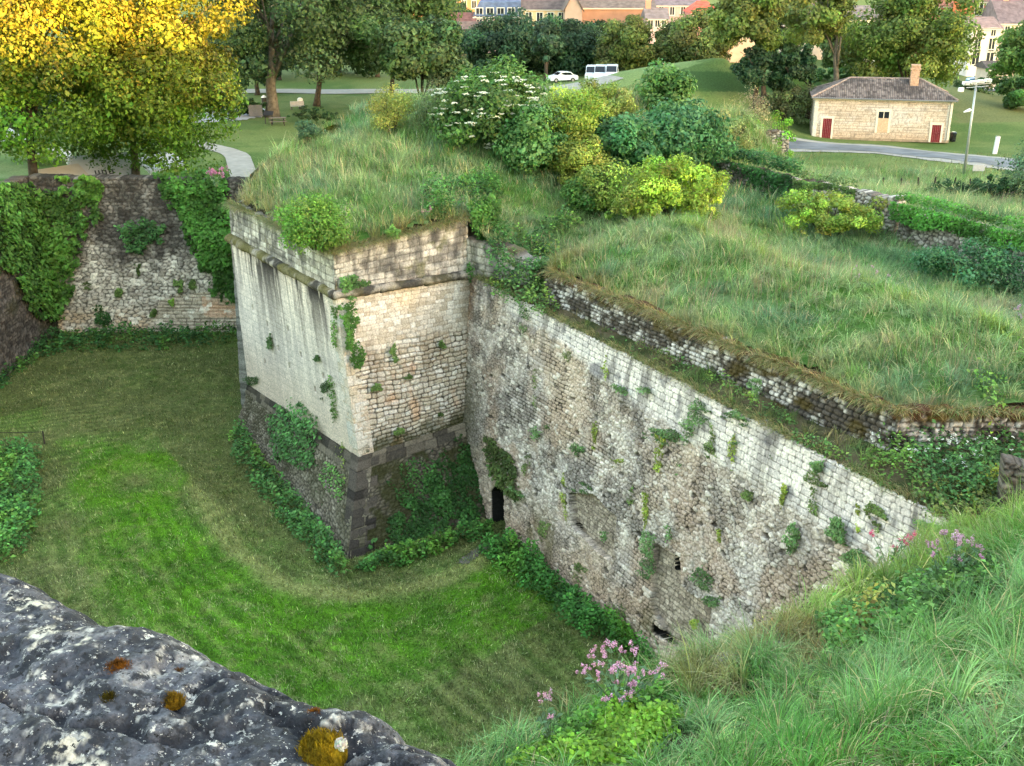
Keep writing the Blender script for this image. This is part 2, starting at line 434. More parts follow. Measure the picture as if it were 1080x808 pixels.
ribbon('road_verge', ROAD, 7.6, M_GRAVEL, .05, wob=.5)
ribbon('road', ROAD, 4.9, M_ROAD, .085)
ribbon('gravel_path', PATH, 5.0, M_GRAVEL, .08)
ribbon('footpath', WALK, 2.2, M_GRAVEL, .06)
def flat_patch(name, poly, mat, lift, st=.5):
    P = np.array(poly); xs = np.arange(P[:, 0].min(), P[:, 0].max(), st); ys = np.arange(P[:, 1].min(), P[:, 1].max(), st)
    o = cloth(name, xs, ys, lambda X, Y: EYE+gz(X, Y)+lift, lambda V: np.full((len(V), 3), .3), mat, keep=lambda X, Y: inpoly(X, Y, poly))
    return tag(o, kind='structure')
flat_patch('car_park', CARPARK, mat_plain('car_park_paving', (.30, .31, .34), .9, amt=.12, scale=.6, bump=.2), .05)

# ------------------------------------------------------------------ floor of the ditch
def P0(px, py): return tuple(U(px, py, -25)[:2])
TRACK = [P0(*p) for p in [(95, 470), (125, 520), (190, 590), (270, 640), (370, 665), (470, 645), (560, 600)]]
TRACK2 = [P0(*p) for p in [(150, 600), (230, 660), (330, 700), (420, 690), (520, 660)]]
EDGE = [P0(*p) for p in [(200, 500), (245, 580), (300, 620), (370, 632), (440, 622), (500, 600), (520, 585)]]
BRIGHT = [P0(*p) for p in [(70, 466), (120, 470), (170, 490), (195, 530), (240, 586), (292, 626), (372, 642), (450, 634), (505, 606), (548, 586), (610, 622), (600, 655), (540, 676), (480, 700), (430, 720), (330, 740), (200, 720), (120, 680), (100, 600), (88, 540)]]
RING = np.array(P0(142, 505))
STR = [[P0(*a), P0(*b)] for a, b in [((330, 690), (470, 780)), ((400, 690), (530, 790)), ((455, 670), (580, 770)), ((520, 660), (640, 760)), ((560, 640), (660, 730)), ((90, 560), (150, 680)), ((60, 560), (80, 640)), ((140, 560), (185, 660))]]
DUSTY = [P0(*p) for p in [(0, 398), (258, 372), (262, 440), (150, 425), (60, 432), (0, 455)]]
def ditch_z(X, Y):
    e = segdist(X, Y, EDGE)
    z = (fbm(X*.35, Y*.35, seed=31)-.5)*.28+(fbm(X*2.2, Y*2.2, seed=32)-.5)*.07
    z = z+.16*np.exp(-(e/.9)**2)
    r = np.hypot(X-RING[0], Y-RING[1]); z = z+.2*np.exp(-((r-2.6)/.8)**2)-.1*np.exp(-(r/2)**2)
    for s in STR: z = z-.035*np.exp(-(segdist(X, Y, s)/.28)**2)
    return z
def ditch_col(V, real=True):
    x, y = V[:, 0], V[:, 1]
    n = fbm(x*.35, y*.35, seed=41); n2 = fbm(x*2.0, y*2.0, seed=42); n3 = fbm(x*.9, y*.9, seed=43)
    brown = np.array([.12, .14, .045]); green = np.array([.068, .172, .012]); bright = np.array([.11, .25, .014]); hay = np.array([.25, .26, .09])
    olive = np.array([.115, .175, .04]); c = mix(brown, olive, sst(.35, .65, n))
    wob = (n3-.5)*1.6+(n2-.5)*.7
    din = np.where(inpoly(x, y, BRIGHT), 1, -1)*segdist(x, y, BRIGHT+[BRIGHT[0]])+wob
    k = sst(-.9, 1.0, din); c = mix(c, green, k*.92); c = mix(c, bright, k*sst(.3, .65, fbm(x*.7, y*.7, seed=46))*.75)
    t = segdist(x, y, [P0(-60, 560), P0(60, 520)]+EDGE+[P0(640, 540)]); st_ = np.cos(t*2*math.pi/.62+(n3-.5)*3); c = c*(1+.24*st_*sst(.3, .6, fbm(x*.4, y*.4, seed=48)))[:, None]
    e = segdist(x, y, EDGE)+wob*.3; c = mix(c, hay*1.1, (1-sst(.1, .8, e))*.8)
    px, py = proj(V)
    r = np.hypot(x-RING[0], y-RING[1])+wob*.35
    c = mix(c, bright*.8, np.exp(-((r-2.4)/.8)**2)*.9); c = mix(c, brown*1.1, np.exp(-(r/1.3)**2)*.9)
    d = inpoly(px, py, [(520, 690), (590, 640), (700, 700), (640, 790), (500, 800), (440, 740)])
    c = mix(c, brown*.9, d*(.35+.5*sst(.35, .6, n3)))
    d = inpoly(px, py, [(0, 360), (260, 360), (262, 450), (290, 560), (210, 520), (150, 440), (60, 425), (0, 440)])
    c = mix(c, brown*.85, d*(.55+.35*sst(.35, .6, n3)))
    for s in STR:
        q = segdist(x, y, s); c = mix(c, hay, (1-sst(.05, .3, np.abs(q-.4+(n2-.5)*.5)))*.22); c = mix(c, green*.6, (1-sst(.1, .4, q+(n2-.5)*.4))*.3)
    for reg, p0, p1, per in (([(430, 700), (520, 660), (610, 640), (690, 730), (640, 800), (480, 800)], (455, 670), (580, 770), .8), ([(40, 520), (110, 520), (150, 680), (60, 700)], (90, 560), (150, 680), .9), ([(100, 560), (250, 620), (420, 700), (300, 740), (150, 700)], (150, 590), (300, 700), 1.1)):
        A_, B_ = np.array(P0(*p0)), np.array(P0(*p1)); d_ = (B_-A_)/np.linalg.norm(B_-A_); w_ = -(x-A_[0])*d_[1]+(y-A_[1])*d_[0]+(n3-.5)*.5
        s_ = np.cos(w_*2*math.pi/per); m_ = np.clip(segdist(px, py, list(reg)+[reg[0]])/18, 0, 1)*inpoly(px, py, reg)*sst(.3, .55, fbm(x*.6, y*.6, seed=49))
        c = c*(1+.3*s_*m_)[:, None]; c = mix(c, hay, m_*sst(.75, 1, s_)*.45)
    c = mix(c, hay*.9, sst(.56, .74, n2)*.5)
    c = mix(c, green*.5, sst(.58, .75, fbm(x*2.3, y*2.3, seed=47))*.45)
    return c
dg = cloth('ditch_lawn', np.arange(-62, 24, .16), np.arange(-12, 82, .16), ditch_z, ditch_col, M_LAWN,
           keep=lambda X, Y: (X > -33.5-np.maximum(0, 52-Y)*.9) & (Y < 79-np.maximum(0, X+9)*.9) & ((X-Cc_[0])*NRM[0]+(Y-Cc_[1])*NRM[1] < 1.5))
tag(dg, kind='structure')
# worn path to the postern
flat = [P0(*p) for p in [(478, 596), (494, 600), (520, 578), (527, 566), (512, 570)]]
xs = np.arange(-4, 2, .12); ys = np.arange(38, 52, .12)
wp = cloth('worn_path', xs, ys, lambda X, Y: ditch_z(X, Y)+.03, lambda V: vary((.10, .088, .075), len(V), amt=.12), M_SOIL, keep=lambda X, Y: inpoly(X, Y, flat))
tag(wp, kind='structure')

# ------------------------------------------------------------------ masonry
def courses(u, v, seed, ch=(.22, .34), sw=(.3, .7), joint=.03, warp=.03, quo=False):
    """coursed stone: returns (height 0..1, stone id hash, distance to the joint)"""
    rg = np.random.default_rng(seed)
    vv = v+(fbm(u*.35, v*.35, seed=seed)-.5)*warp*5+(fbm(u*2.2, v*2.2, seed=seed+1)-.5)*warp*1.6
    uu = u+(fbm(u*2.5, v*2.5, seed=seed+2)-.5)*warp*1.8
    e = np.cumsum(np.r_[v.min()-.6, rg.uniform(*ch, 140)])
    k = np.clip(np.searchsorted(e, vv)-1, 0, 138)
    dv = np.minimum(vv-e[k], e[k+1]-vv)
    du = np.zeros_like(u); sid = np.zeros_like(u)
    for j in np.unique(k):
        m = k == j; f = np.cumsum(np.r_[u.min()-1-rg.uniform(0, .5), rg.uniform(*sw, int((np.ptp(u)+3)/sw[0])+4)])
        i = np.clip(np.searchsorted(f, uu[m])-1, 0, len(f)-2)
        du[m] = np.minimum(uu[m]-f[i], f[i+1]-uu[m]); sid[m] = _hash(i, np.full(len(i), j), np.zeros(len(i)), seed)
    d = np.minimum(du, dv); d = d-np.maximum(0, .05-np.hypot(du, dv)*.6)*.5
    return sst(0, joint*1.6, d), sid, d

def rubble(u, v, seed, sx=.36, sy=.2, joint=.035):
    a = u/sx+(fbm(u*1.5, v*1.5, seed=seed)-.5)*1.1; b = v/sy+(fbm(u*1.5, v*1.5, seed=seed+9)-.5)*1.2
    ia = np.floor(a); ib = np.floor(b); f1 = np.full(u.shape, 9.); f2 = np.full(u.shape, 9.); sid = np.zeros(u.shape)
    for dx in (-1, 0, 1):
        for dy in (-1, 0, 1):
            cx = ia+dx; cy = ib+dy; z0 = np.zeros_like(cx)
            q = cx+.08+.84*_hash(cx, cy, z0, seed)+.5*(np.mod(cy, 2)); w = cy+.2+.6*_hash(cx, cy, z0, seed+1)
            d = np.hypot((q-.25-a)*.95, w-b); h = _hash(cx, cy, z0, seed+2)
            new = d < f1; f2 = np.where(new, f1, np.minimum(f2, d)); sid = np.where(new, h, sid); f1 = np.where(new, d, f1)
    e = (f2-f1)*.5*min(sx, sy)*1.6
    return sst(0, joint*1.6, e), sid, e

def wall(name, TL, TR, BL, BR, res, fn, parent=None, thick=.8, ragged=0, seed=0, mat=None, cut=None):
    """a masonry skin with real relief, returned with its own thickness behind; fn(u, v, px, py, P) -> (relief, colour)"""
    TL, TR, BL, BR = [np.asarray(p, float) for p in (TL, TR, BL, BR)]
    Lh = .5*(np.linalg.norm(TR-TL)+np.linalg.norm(BR-BL)); Hh = .5*(np.linalg.norm(TL-BL)+np.linalg.norm(TR-BR))
    n = max(4, int(Lh/res)); m = max(4, int(Hh/res))
    S, T = np.meshgrid(np.linspace(0, 1, n), np.linspace(0, 1, m))
    Tt = T
    if ragged:
        cut_ = ragged*(fbm(S*Lh*.9, S*0, seed=seed+70)*1.1+.14*_hash(np.floor(S*Lh/.3), S*0, S*0, seed)-.6)
        Tt = T*(1+cut_/Hh)
    P = (BL*(1-S[..., None])+BR*S[..., None])*(1-Tt[..., None])+(TL*(1-S[..., None])+TR*S[..., None])*Tt[..., None]
    nrm = np.cross(TR-TL+BR-BL, TL-BL+TR-BR); nrm /= np.linalg.norm(nrm)
    Pf = P.reshape(-1, 3); px, py = proj(Pf)
    u = (S*Lh).ravel(); v = (Tt*Hh).ravel()
    h, c = fn(u, v, px, py, Pf)
    h2d = h.reshape(m, n); h2d[-1] = h2d[-1]*.25; h = h2d.ravel()
    V = Pf+nrm*h[:, None]
    idx = np.arange(n*m).reshape(m, n)
    q = np.stack([idx[:-1, :-1], idx[:-1, 1:], idx[1:, 1:], idx[1:, :-1]], -1).reshape(-1, 4)
    ring = np.r_[idx[0, :], idx[1:, -1], idx[-1, -2::-1], idx[-2:0:-1, 0]]
    hv = Pf[ring]-nrm*thick
    hv[:, 2] = Pf[ring][:, 2]
    b = np.arange(len(ring))+len(V); rn = np.roll(ring, -1); bn = np.roll(b, -1)
    q2 = np.stack([rn, ring, b, bn], -1)
    V = np.concatenate([V, hv]); c = np.concatenate([c, c[ring]*.9])
    return mesh(name, V, [q, q2], mat or M_STONE, parent, c)

class Surf:
    """a flat wall face to set plants on: uv by pixel"""
    def __init__(s, TL, TR, BL, BR):
        s.o = np.asarray(BL, float); s.n = np.cross(np.asarray(TR)-TL+np.asarray(BR)-BL, np.asarray(TL)-BL+np.asarray(TR)-BR); s.n /= np.linalg.norm(s.n)
    def p(s, px, py):
        d = ray(px, py); E = np.array([0, 0, EYE]); t = ((s.o-E)@s.n)/(d@s.n); return E+d*t

def stain(c, u, v, top, seed, col=(.05, .05, .052), amt=.8, fu=1.6, fv=.16, lo=.42, hi=.62, fall=4.):
    k = sst(lo, hi, fbm(u*fu, v*fv, seed=seed, o=5)*.75+.25*fbm(u*6, v*1.2, seed=seed+3))*np.exp(-np.maximum(0, top-v)/fall)
    return mix(c, np.asarray(col), np.clip(k*amt*1.15, 0, 1))

def Z(p, zr): return np.array([p[0], p[1], EYE+zr])
ORANGE = lin((205, 150, 105)); TAN = lin((204, 188, 168)); WHITE = lin((222, 214, 206)); LILAC = lin((190, 182, 182)); BRN = lin((120, 100, 75)); MOSSY = lin((70, 72, 35)); BLK = lin((52, 48, 44)); MORT = lin((100, 88, 74)); RUST = lin((110, 66, 38))

# ---- bastion ------------------------------------------------------
bastion = thing('bastion', 'pale stone bastion with a sharp corner above the mown ditch, black streaks down one face', 'bastion', (Q_[0], Q_[1], 0))
inv = -np.array([Q_[0], Q_[1], 0])
def bw(*a, **k):
    o = wall(*a, **k); o.parent = bastion; o.matrix_parent_inverse.identity(); o.location = inv; return o
JQ = U(378, 482, -21.5); JC = U(502, 441, -21.3); JL = U(262, 406, -22.3)
QB = U(366, 600, -25.25); CB = U(524, 550, -25.25); LB = U(250, 452, -25.25)
def flank_fn(u, v, px, py, P):
    h, i, d = courses(u, v, 5, (.17, .26), (.24, .52), .015, .03)
    h2, i2, d2 = courses(u, v, 5, (.17, .26), (.24, .52), .03, .09)
    H = v.max(); low = 1-sst(H*.56, H*.72, v+(fbm(u*.8, v*.8, seed=4)-.5)*1.6)
    hh = h*(1-low)+h2*low
    c = mix(TAN*.92, WHITE*.8, i); c = mix(c, lin((204, 182, 152)), sst(.55, .8, fbm(u*.6, v*.6, seed=8))*.6)
    c = mix(c, ORANGE*.9, .6*sst(.63, .8, fbm(u*.9+3, v*.9, seed=12))*low*.9)
    c = c*(.8+.4*i[:, None])
    c = mix(c, MORT*.8, (1-h)*.4*(1-low)+(1-h2)*low*.65); c = mix(c, BLK*1.1, (1-sst(0, .022, d2))*low*sst(.3, .6, fbm(u*1.7, v*1.7, seed=14))*.85)
    c = c*(.82+.36*fbm(u*7, v*7, seed=15))[:, None]
    q = np.minimum(u, 9)  # quoin of larger pale blocks at the corner
    hq, iq, dq = courses(u, v, 77, (.36, .5), (.7, 1.0), .015, .01)
    isq = (u < .42+.26*np.mod(np.floor(v/.43), 2))
    c = np.where(isq[:, None], mix(WHITE*.86, TAN*.85, iq)*(1-.35*(1-hq))[:, None], c); hh = np.where(isq, hq, hh)
    c = mix(c, BRN*.6, sst(.55, .75, fbm(u*.7, v*.25, seed=31))*sst(H*.85, H*.6, v)*.35*(~isq))
    c = mix(c, MOSSY*.6, sst(.9, 0, v+(fbm(u*2, v*2, seed=44)-.5)*.9)*.9*(~isq))
    c = mix(c, BRN*.7, sst(u.max()-.9, u.max()-.1, u)*.6)
    return hh*(.012+.05*low)+low*(fbm(u*1.2, v*1.2, seed=55)-.5)*.12-low*sst(.86, .95, i)*.06, c
bw('flank_wall', Z(Q_, ZC), Z(Cc_, ZC), JQ, JC, .03, flank_fn)
def face_fn(u, v, px, py, P):
    h, i, d = courses(u, v, 15, (.28, .4), (.5, .95), .02, .02); H = v.max(); Lu = u.max()
    c = mix(lin((208, 200, 192)), lin((226, 217, 207)), i); c = mix(c, LILAC*.9, sst(.4, .75, fbm(u*.5, v*.5, seed=9))*.35)
    c = mix(c, MORT*1.3, (1-h)*.3)
    c = mix(c, lin((214, 194, 174))*.95, sst(H*.45, H*.05, v)*.6)
    c = stain(c, u, v, H, 18, lin((44, 43, 46)), 1.0, 2.1, .16, .41, .55, 2.5)
    c = stain(c, u+9, v, H, 28, lin((66, 63, 64)), .75, 4.6, .3, .47, .62, 2.0)
    isq = (u > Lu-.5-.28*np.mod(np.floor(v/.43), 2))
    hq, iq, dq = courses(u, v, 78, (.36, .5), (.7, 1.0), .015, .01)
    c = np.where(isq[:, None], mix(WHITE*.9, TAN*.9, iq)*(1-.3*(1-hq))[:, None], c)
    # put-log holes
    hole = np.zeros_like(u)
    for a, b in [(2.2, 4.6), (4.1, 4.2), (5.2, 3.2), (6.9, 4.6), (6.4, 2.6), (8.2, 3.6), (9.4, 2.2), (10.6, 3.2), (3.0, 2.0), (8.8, 5.0)]:
        hole = np.maximum(hole, (np.maximum(np.abs(u-a)/.10, np.abs(v-b)/.13) < 1)*1.)
    c = mix(c, BLK*.6, hole*.8)
    return h*.01+(fbm(u*.9, v*.9, seed=56)-.5)*.05-hole*.25, c*np.array([1.04, .975, .95])
bw('face_wall', Z(L_, ZC), Z(Q_, ZC), JL, JQ, .045, face_fn)
def foot_fn(seed, dark, mossk, qside=0):
    def fn(u, v, px, py, P):
        h, i, d = rubble(u, v, seed, .34, .17, .035); H = v.max()
        c = mix(lin((120, 108, 92)), lin((170, 158, 140)), i)*dark; c = mix(c, BLK*.7, (1-h)*.85)
        c = mix(c, MOSSY*.55, sst(.42, .62, fbm(u*1.1, v*1.1, seed=seed+5))*mossk)
        top = sst(H-.75, H-.6, v)                                    # the ashlar course at the head of the footing
        hb, ib, db = courses(u, v, seed+8, (.4, .5), (.7, 1.2), .02, .01)
        c = np.where((v > H-.75)[:, None], mix(lin((60, 55, 50)), lin((120, 110, 96)), ib)*(1-.6*(1-hb))[:, None], c)
        hh = np.where(v > H-.75, hb, h)
        if qside:
            q = (u < .85+.4*np.mod(np.floor(v/.5), 2)); c = np.where(q[:, None], mix(lin((44, 40, 38)), lin((92, 84, 76)), ib)*(1-.6*(1-hb))[:, None], c); hh = np.where(q, hb, hh)
        return hh*.05+(fbm(u*.8, v*.8, seed=seed+6)-.5)*.25*(hh > -1), c
    return fn
bw('flank_footing', JQ+[-.03, -.03, 0], JC, QB, CB, .05, foot_fn(61, .44, .8, 1))
bw('face_footing', JL, JQ+[-.03, -.03, 0], LB, QB, .055, foot_fn(71, .85, .45))
def plain_fn(seed, base=(.30, .28, .25)):
    def fn(u, v, px, py, P):
        h, i, d = courses(u, v, seed, (.2, .32), (.3, .7), .03, .04); c = mix(np.array(base)*.75, np.array(base)*1.15, i)
        c = mix(c, BLK, (1-h)*.7); c = stain(c, u, v, v.max(), seed+4)
        return h*.04+(fbm(u, v, seed=seed+6)-.5)*.1, c
    return fn
RB = Z(RET+[-.1, .2], -25.2)
bw('return_wall', Z(RET, -12.3), Z(L_+[.1, .05], -12.5), RB, LB+[.3, .15, 0], .12, plain_fn(81))
# parapet above the string course
def para_fn(seed, a, b, dark):
    def fn(u, v, px, py, P):
        h, i, d = courses(u, v, seed, (.26, .36), (.4, .9), .025, .03); H = v.max()
        c = mix(a, b, i); c = mix(c, MORT*.6, (1-h)*.65)
        c = stain(c, u, v, H*.8, seed+2, lin((48, 47, 50)), dark*.8, 2.4, .9, .42, .64, 6)
        c = mix(c, lin((66, 64, 64)), sst(.46, .64, fbm(u*1.8, v*2.4, seed=seed+12, o=5))*.6)
        c = mix(c, lin((62, 54, 46)), sst(H-.28, H-.05, v+(fbm(u*2, v*2, seed=seed)-.5)*.4)*.85)
        c = mix(c, lin((96, 96, 56)), sst(.6, .75, fbm(u*1.6, v*1.6, seed=seed+8))*.5)
        return h*.04+(fbm(u*1.1, v*1.1, seed=seed+6)-.5)*.16, c
    return fn
bw('face_parapet', Z(L_+[.16, .1], -12.45), Z(Q_+[0, .2], -12.3), Z(L_+[.1, .07], ZC+.12), Z(Q_+[0, .14], ZC+.12), .045, para_fn(91, lin((176, 168, 158)), lin((214, 208, 198)), .75), ragged=.35, seed=3)
bw('flank_parapet', Z(Q_+[0, .2], -12.35), Z(Cc_+[-.1, .15], -11.55), Z(Q_+[0, .14], ZC+.12), Z(Cc_+[-.1, .1], ZC+.12), .045, para_fn(95, lin((178, 170, 162)), lin((206, 198, 190)), .8), ragged=.3, seed=5)
# string course
def cordon(name, A, B, outw, seed, mossy, r=.2):
    A = np.array(A, float); B = np.array(B, float); Ln = np.linalg.norm(B-A); n = int(Ln/.06); m = 12
    t = np.linspace(0, 1, n)[:, None]; ang = np.linspace(-math.pi*.55, math.pi*.6, m)
    blk = _hash(np.floor(t[:, 0]*Ln/.75), t[:, 0]*0, t[:, 0]*0, seed); gap = np.abs(np.mod(t[:, 0]*Ln/.75, 1)-.5)*2
    rr = r*(.85+.3*blk)*(1-.35*sst(.93, 1, gap)); rr = rr[:, None]*(1+.5*(fbm(t*Ln*2.5, ang[None, :]*1.2+0*t, seed=seed)-.5))
    V = (A+(B-A)*t)[:, None, :]+np.array([outw[0], outw[1], 0])*(rr*np.cos(ang)*1.1)[..., None]+np.array([0, 0, 1])*(rr*np.sin(ang)*.85)[..., None]
    V = V.reshape(-1, 3); idx = np.arange(n*m).reshape(n, m)
    q = np.stack([idx[:-1, :-1], idx[1:, :-1], idx[1:, 1:], idx[:-1, 1:]], -1).reshape(-1, 4)
    k = fbm(V[:, 0]*2.2, V[:, 1]*2.2, V[:, 2]*2.2, seed=seed)
    c = mix(lin((150, 142, 132)), lin((70, 66, 62)), sst(.4, .6, k))
    c = mix(c, lin((100, 94, 54)), np.clip(sst(.45, .62, fbm(V[:, 0]*1.3, V[:, 1]*1.3, V[:, 2], seed=seed+4))*1.2, 0, 1)*mossy)
    o = mesh(name, V, q, M_STONE, bastion, c); o.location = inv; return o
dq = (Cc_-Q_)/np.linalg.norm(Cc_-Q_); df = (L_-Q_)/np.linalg.norm(L_-Q_)
of = np.array([dq[1], -dq[0]]); ofl = np.array([-df[1], df[0]])
cordon('string_course', Z(Q_-dq*.12, ZC+.05), Z(Cc_-dq*.1, ZC+.05), of, 3, .3, .24)
cordon('string_course', Z(Q_-df*.12, ZC+.05), Z(L_, ZC+.05), ofl, 4, .8, .26)

# ---- curtain wall ---------------------------------------------------
curtain = thing('curtain_wall', 'long battered wall of pale rubble stone running from the bastion corner, with a dark doorway at its foot', 'wall', (sd(12, 0)[0], sd(12, 0)[1], 0))
E2 = sd(28.5, 0); OUT = -1.35
CTL, CTR, CBL, CBR = Z(Cc_, ZC), Z(E2, ZC), Z(sd(-.6, OUT), -25.25), Z(sd(28.5, OUT), -25.25)
S_CUR = Surf(CTL, CTR, CBL, CBR)
DOOR = [(518, 518), (525, 508), (531.5, 517), (533.5, 560), (531, 572), (519, 562)]
NICHE = [(602, 520), (627, 521), (652, 546), (646, 592), (634, 585), (604, 554)]
NICHE2 = [(690, 572), (716, 588), (718, 618), (752, 640), (746, 690), (714, 690), (688, 640)]
SLIT = [(711, 584), (716.5, 588), (716, 604), (710.5, 600)]
SLOT = [(689, 656), (709, 672), (709, 680), (689, 666)]
HOLE = [(606, 551), (611, 555), (611, 559), (606, 555)]
def cur_fn(u, v, px, py, P):
    H = v.max()
    hr, ir, dr = rubble(u, v, 101, .25, .145, .016)
    ha, ia, da = courses(u, v, 103, (.19, .28), (.3, .6), .013, .03)
    hs, is_, ds = courses(u, v, 107, (.13, .2), (.18, .45), .018, .05)
    nb = fbm(u*.45, v*.45, seed=110); nm = fbm(u*1.4, v*1.4, seed=111); nf = fbm(u*5, v*5, seed=112)
    bandh = .7+1.4*sst(5, 22, u)
    ash = sst(H-bandh-.25, H-bandh+.25, v+(nm-.5)*.9)*sst(3.0, 4.5, u)
    crs = sst(.58, .7, fbm(u*.25, v*.3, seed=115))*(1-ash)
    hh = hr*(1-crs)+hs*crs; idd = np.where(crs > .5, is_, ir)
    c = mix(lin((150, 138, 130)), lin((222, 213, 207)), np.clip(idd*.8+nf*.3, 0, 1)); c = mix(c, LILAC*.95, sst(.45, .7, nb)*.45)
    c = mix(c, lin((98, 90, 86)), sst(.46, .66, nm)*.6); c = mix(c, lin((176, 150, 132)), sst(.5, .7, fbm(u*.55+11, v*.55, seed=119))*sst(H*.95, H*.55, v)*.6)
    c = mix(c, lin((208, 184, 162)), sst(.55, .75, fbm(u*.3+7, v*.3, seed=118))*.5)
    c = mix(c, BLK*.9, (1-hh)*(.45+.55*sst(.35, .6, nm))); c = mix(c, WHITE*1.05, sst(.9, .97, idd)*.6)
    # lower part: brown, damp
    lowb = sst(4.2, .8, v+(nm-.5)*2.5); c = mix(c, lin((180, 154, 132))*(.65+.6*idd[:, None]), lowb*.65*hh)
    c = mix(c, lin((92, 86, 52)), sst(.5, .68, fbm(u*.8, v*.5, seed=121))*sst(4, 1, v)*.65)
    # white ashlar at the head
    ca = mix(lin((206, 200, 202)), lin((232, 226, 222)), ia)*(.86+.2*nf[:, None]); ca = mix(ca, BLK*1.3, (1-ha)*.75); ca = mix(ca, lin((96, 94, 104)), sst(.6, .75, nm)*.7)
    c = mix(c, ca, ash); hh = hh*(1-ash)+ha*ash
    # strip near the re-entrant corner
    k = sst(1.1, .2, u); c = mix(c, mix(lin((150, 108, 76)), lin((215, 180, 150)), is_)*(1-.6*(1-hs))[:, None], k*.85)
    mo = sst(4.0, 1.2, u+(nm-.5)*2)*sst(7.5, 5.0, v+(nb-.5)*2)*sst(.4, 1.4, v); c = mix(c, lin((66, 62, 34)), mo*.8)
    c = stain(c, u, v, H, 131, lin((70, 66, 66)), .6, 2.2, .3, .5, .66, 3)
    c = c*(.8+.4*fbm(u*9, v*9, seed=113))[:, None]*np.array([1.04, .985, .955]); hole_ = (sst(.965, .975, _hash(np.floor(idd*9973), np.floor(idd*99), idd*0, 5))*(1-ash)); c = mix(c, BLK*.8, hole_*.8*hr)
    rel = hh*(.05*(1-ash)+.015*ash)+(nb-.5)*.2*(1-ash)+(nm-.5)*.09*(1-ash)+(idd-.5)*.05*(1-ash)-hole_*.09*hr
    for poly, dep in ((NICHE, .26), (NICHE2, .2)):
        m = inpoly(px, py, poly); rel = np.where(m, rel*.6-dep, rel)
        c = np.where(m[:, None], mix(mix(lin((132, 116, 104)), lin((190, 172, 156)), is_), BLK, (1-hs)*.6)*(.75+.5*nf[:, None]), c)
    for poly, dep, lip in ((HOLE, .7, .25), (SLIT, .8, .35), (SLOT, .9, .6), (DOOR, 1.6, .8)):
        m = inpoly(px, py, poly); e_ = segdist(px, py, list(poly)+[poly[0]])
        rel = np.where(m & (e_ > lip), -dep, np.where(m, -.04, rel)); c = np.where(m[:, None], lin((24, 22, 20)), c)  # openings coloured near black: their unlit depth is put into the colour
    return rel, c
o = wall('rubble_face', CTL, CTR, CBL, CBR, .031, cur_fn, thick=.4, ragged=.12, seed=31); o.parent = curtain; o.location = -np.array(curtain.location)
# rampart parapet set back on the berm
ramp = thing('rampart_parapet', 'low dark parapet wall with white lichen blocks, set back above the curtain under grass', 'wall', (P1[0], P1[1], EYE-14))
def rpar_fn(seed):
    def fn(u, v, px, py, P):
        h, i, d = courses(u, v, seed, (.12, .2), (.18, .42), .02, .05); H = v.max(); n = fbm(u*1.3, v*1.8, seed=seed+1); n2 = fbm(u*5, v*5, seed=seed+2)
        c = mix(lin((178, 168, 160)), lin((230, 222, 218)), i)
        c = mix(c, lin((56, 46, 38)), sst(.36, .54, n*.6+n2*.4)*.92); c = mix(c, BLK*.8, (1-h)*.85)
        c = mix(c, lin((74, 48, 28)), sst(H-.42, H-.2, v+(n2-.5)*.6)*.95); c = mix(c, lin((96, 84, 34)), sst(.5, .62, fbm(u*2.4, v*2.4, seed=seed+7))*sst(H-.6, H-.2, v)*.6)
        c = mix(c, lin((78, 66, 26)), sst(.55, .7, fbm(u*.9+2, v*2, seed=seed+4))*.7)
        return h*.07+(i-.5)*.06+(n-.5)*.2, c
    return fn
def rw(*a, **k):
    o = wall(*a, **k); o.parent = ramp; o.location = -np.array(ramp.location); return o
P3 = np.array([44.0, 31.0]); P0_ = P1+np.array([1.2, 1.6])
rw('parapet_face', Z(P1, -12.9), Z(P2, -12.85), Z(P1-NRM*.15, -14.25), Z(P2-NRM*.15, -14.25), .03, rpar_fn(141), thick=.6, ragged=.4, seed=11)
rw('parapet_return', Z(P2, -12.85), Z(P3, -12.8), Z(P2+[0, -.12], -14.4), Z(P3+[0, -.12], -14.4), .05, rpar_fn(151), thick=.6, ragged=.35, seed=12)
rw('parapet_end', Z(P0_, -12.7), Z(P1, -12.9), Z(P0_+[-.1, 0], -14.25), Z(P1-NRM*.15, -14.25), .05, rpar_fn(161), thick=.5, ragged=.4, seed=13)
frag = thing('broken_wall', 'broken stub of lichened wall standing at the inner corner where bastion meets curtain', 'wall', (Cc_[0], Cc_[1], EYE-14.2))
o = wall('stub_face', Z(Cc_+[-.1, .1], -12.5), Z(Cc_+[2.9, -1.9], -12.95), Z(Cc_+[-.1, 0], -14.3), Z(Cc_+[2.8, -2.1], -14.3), .045, para_fn(171, lin((168, 160, 150)), lin((205, 196, 186)), .7), ragged=.7, seed=9)
o.name = 'stub_face'; o.parent = frag; o.location = -np.array(frag.location)

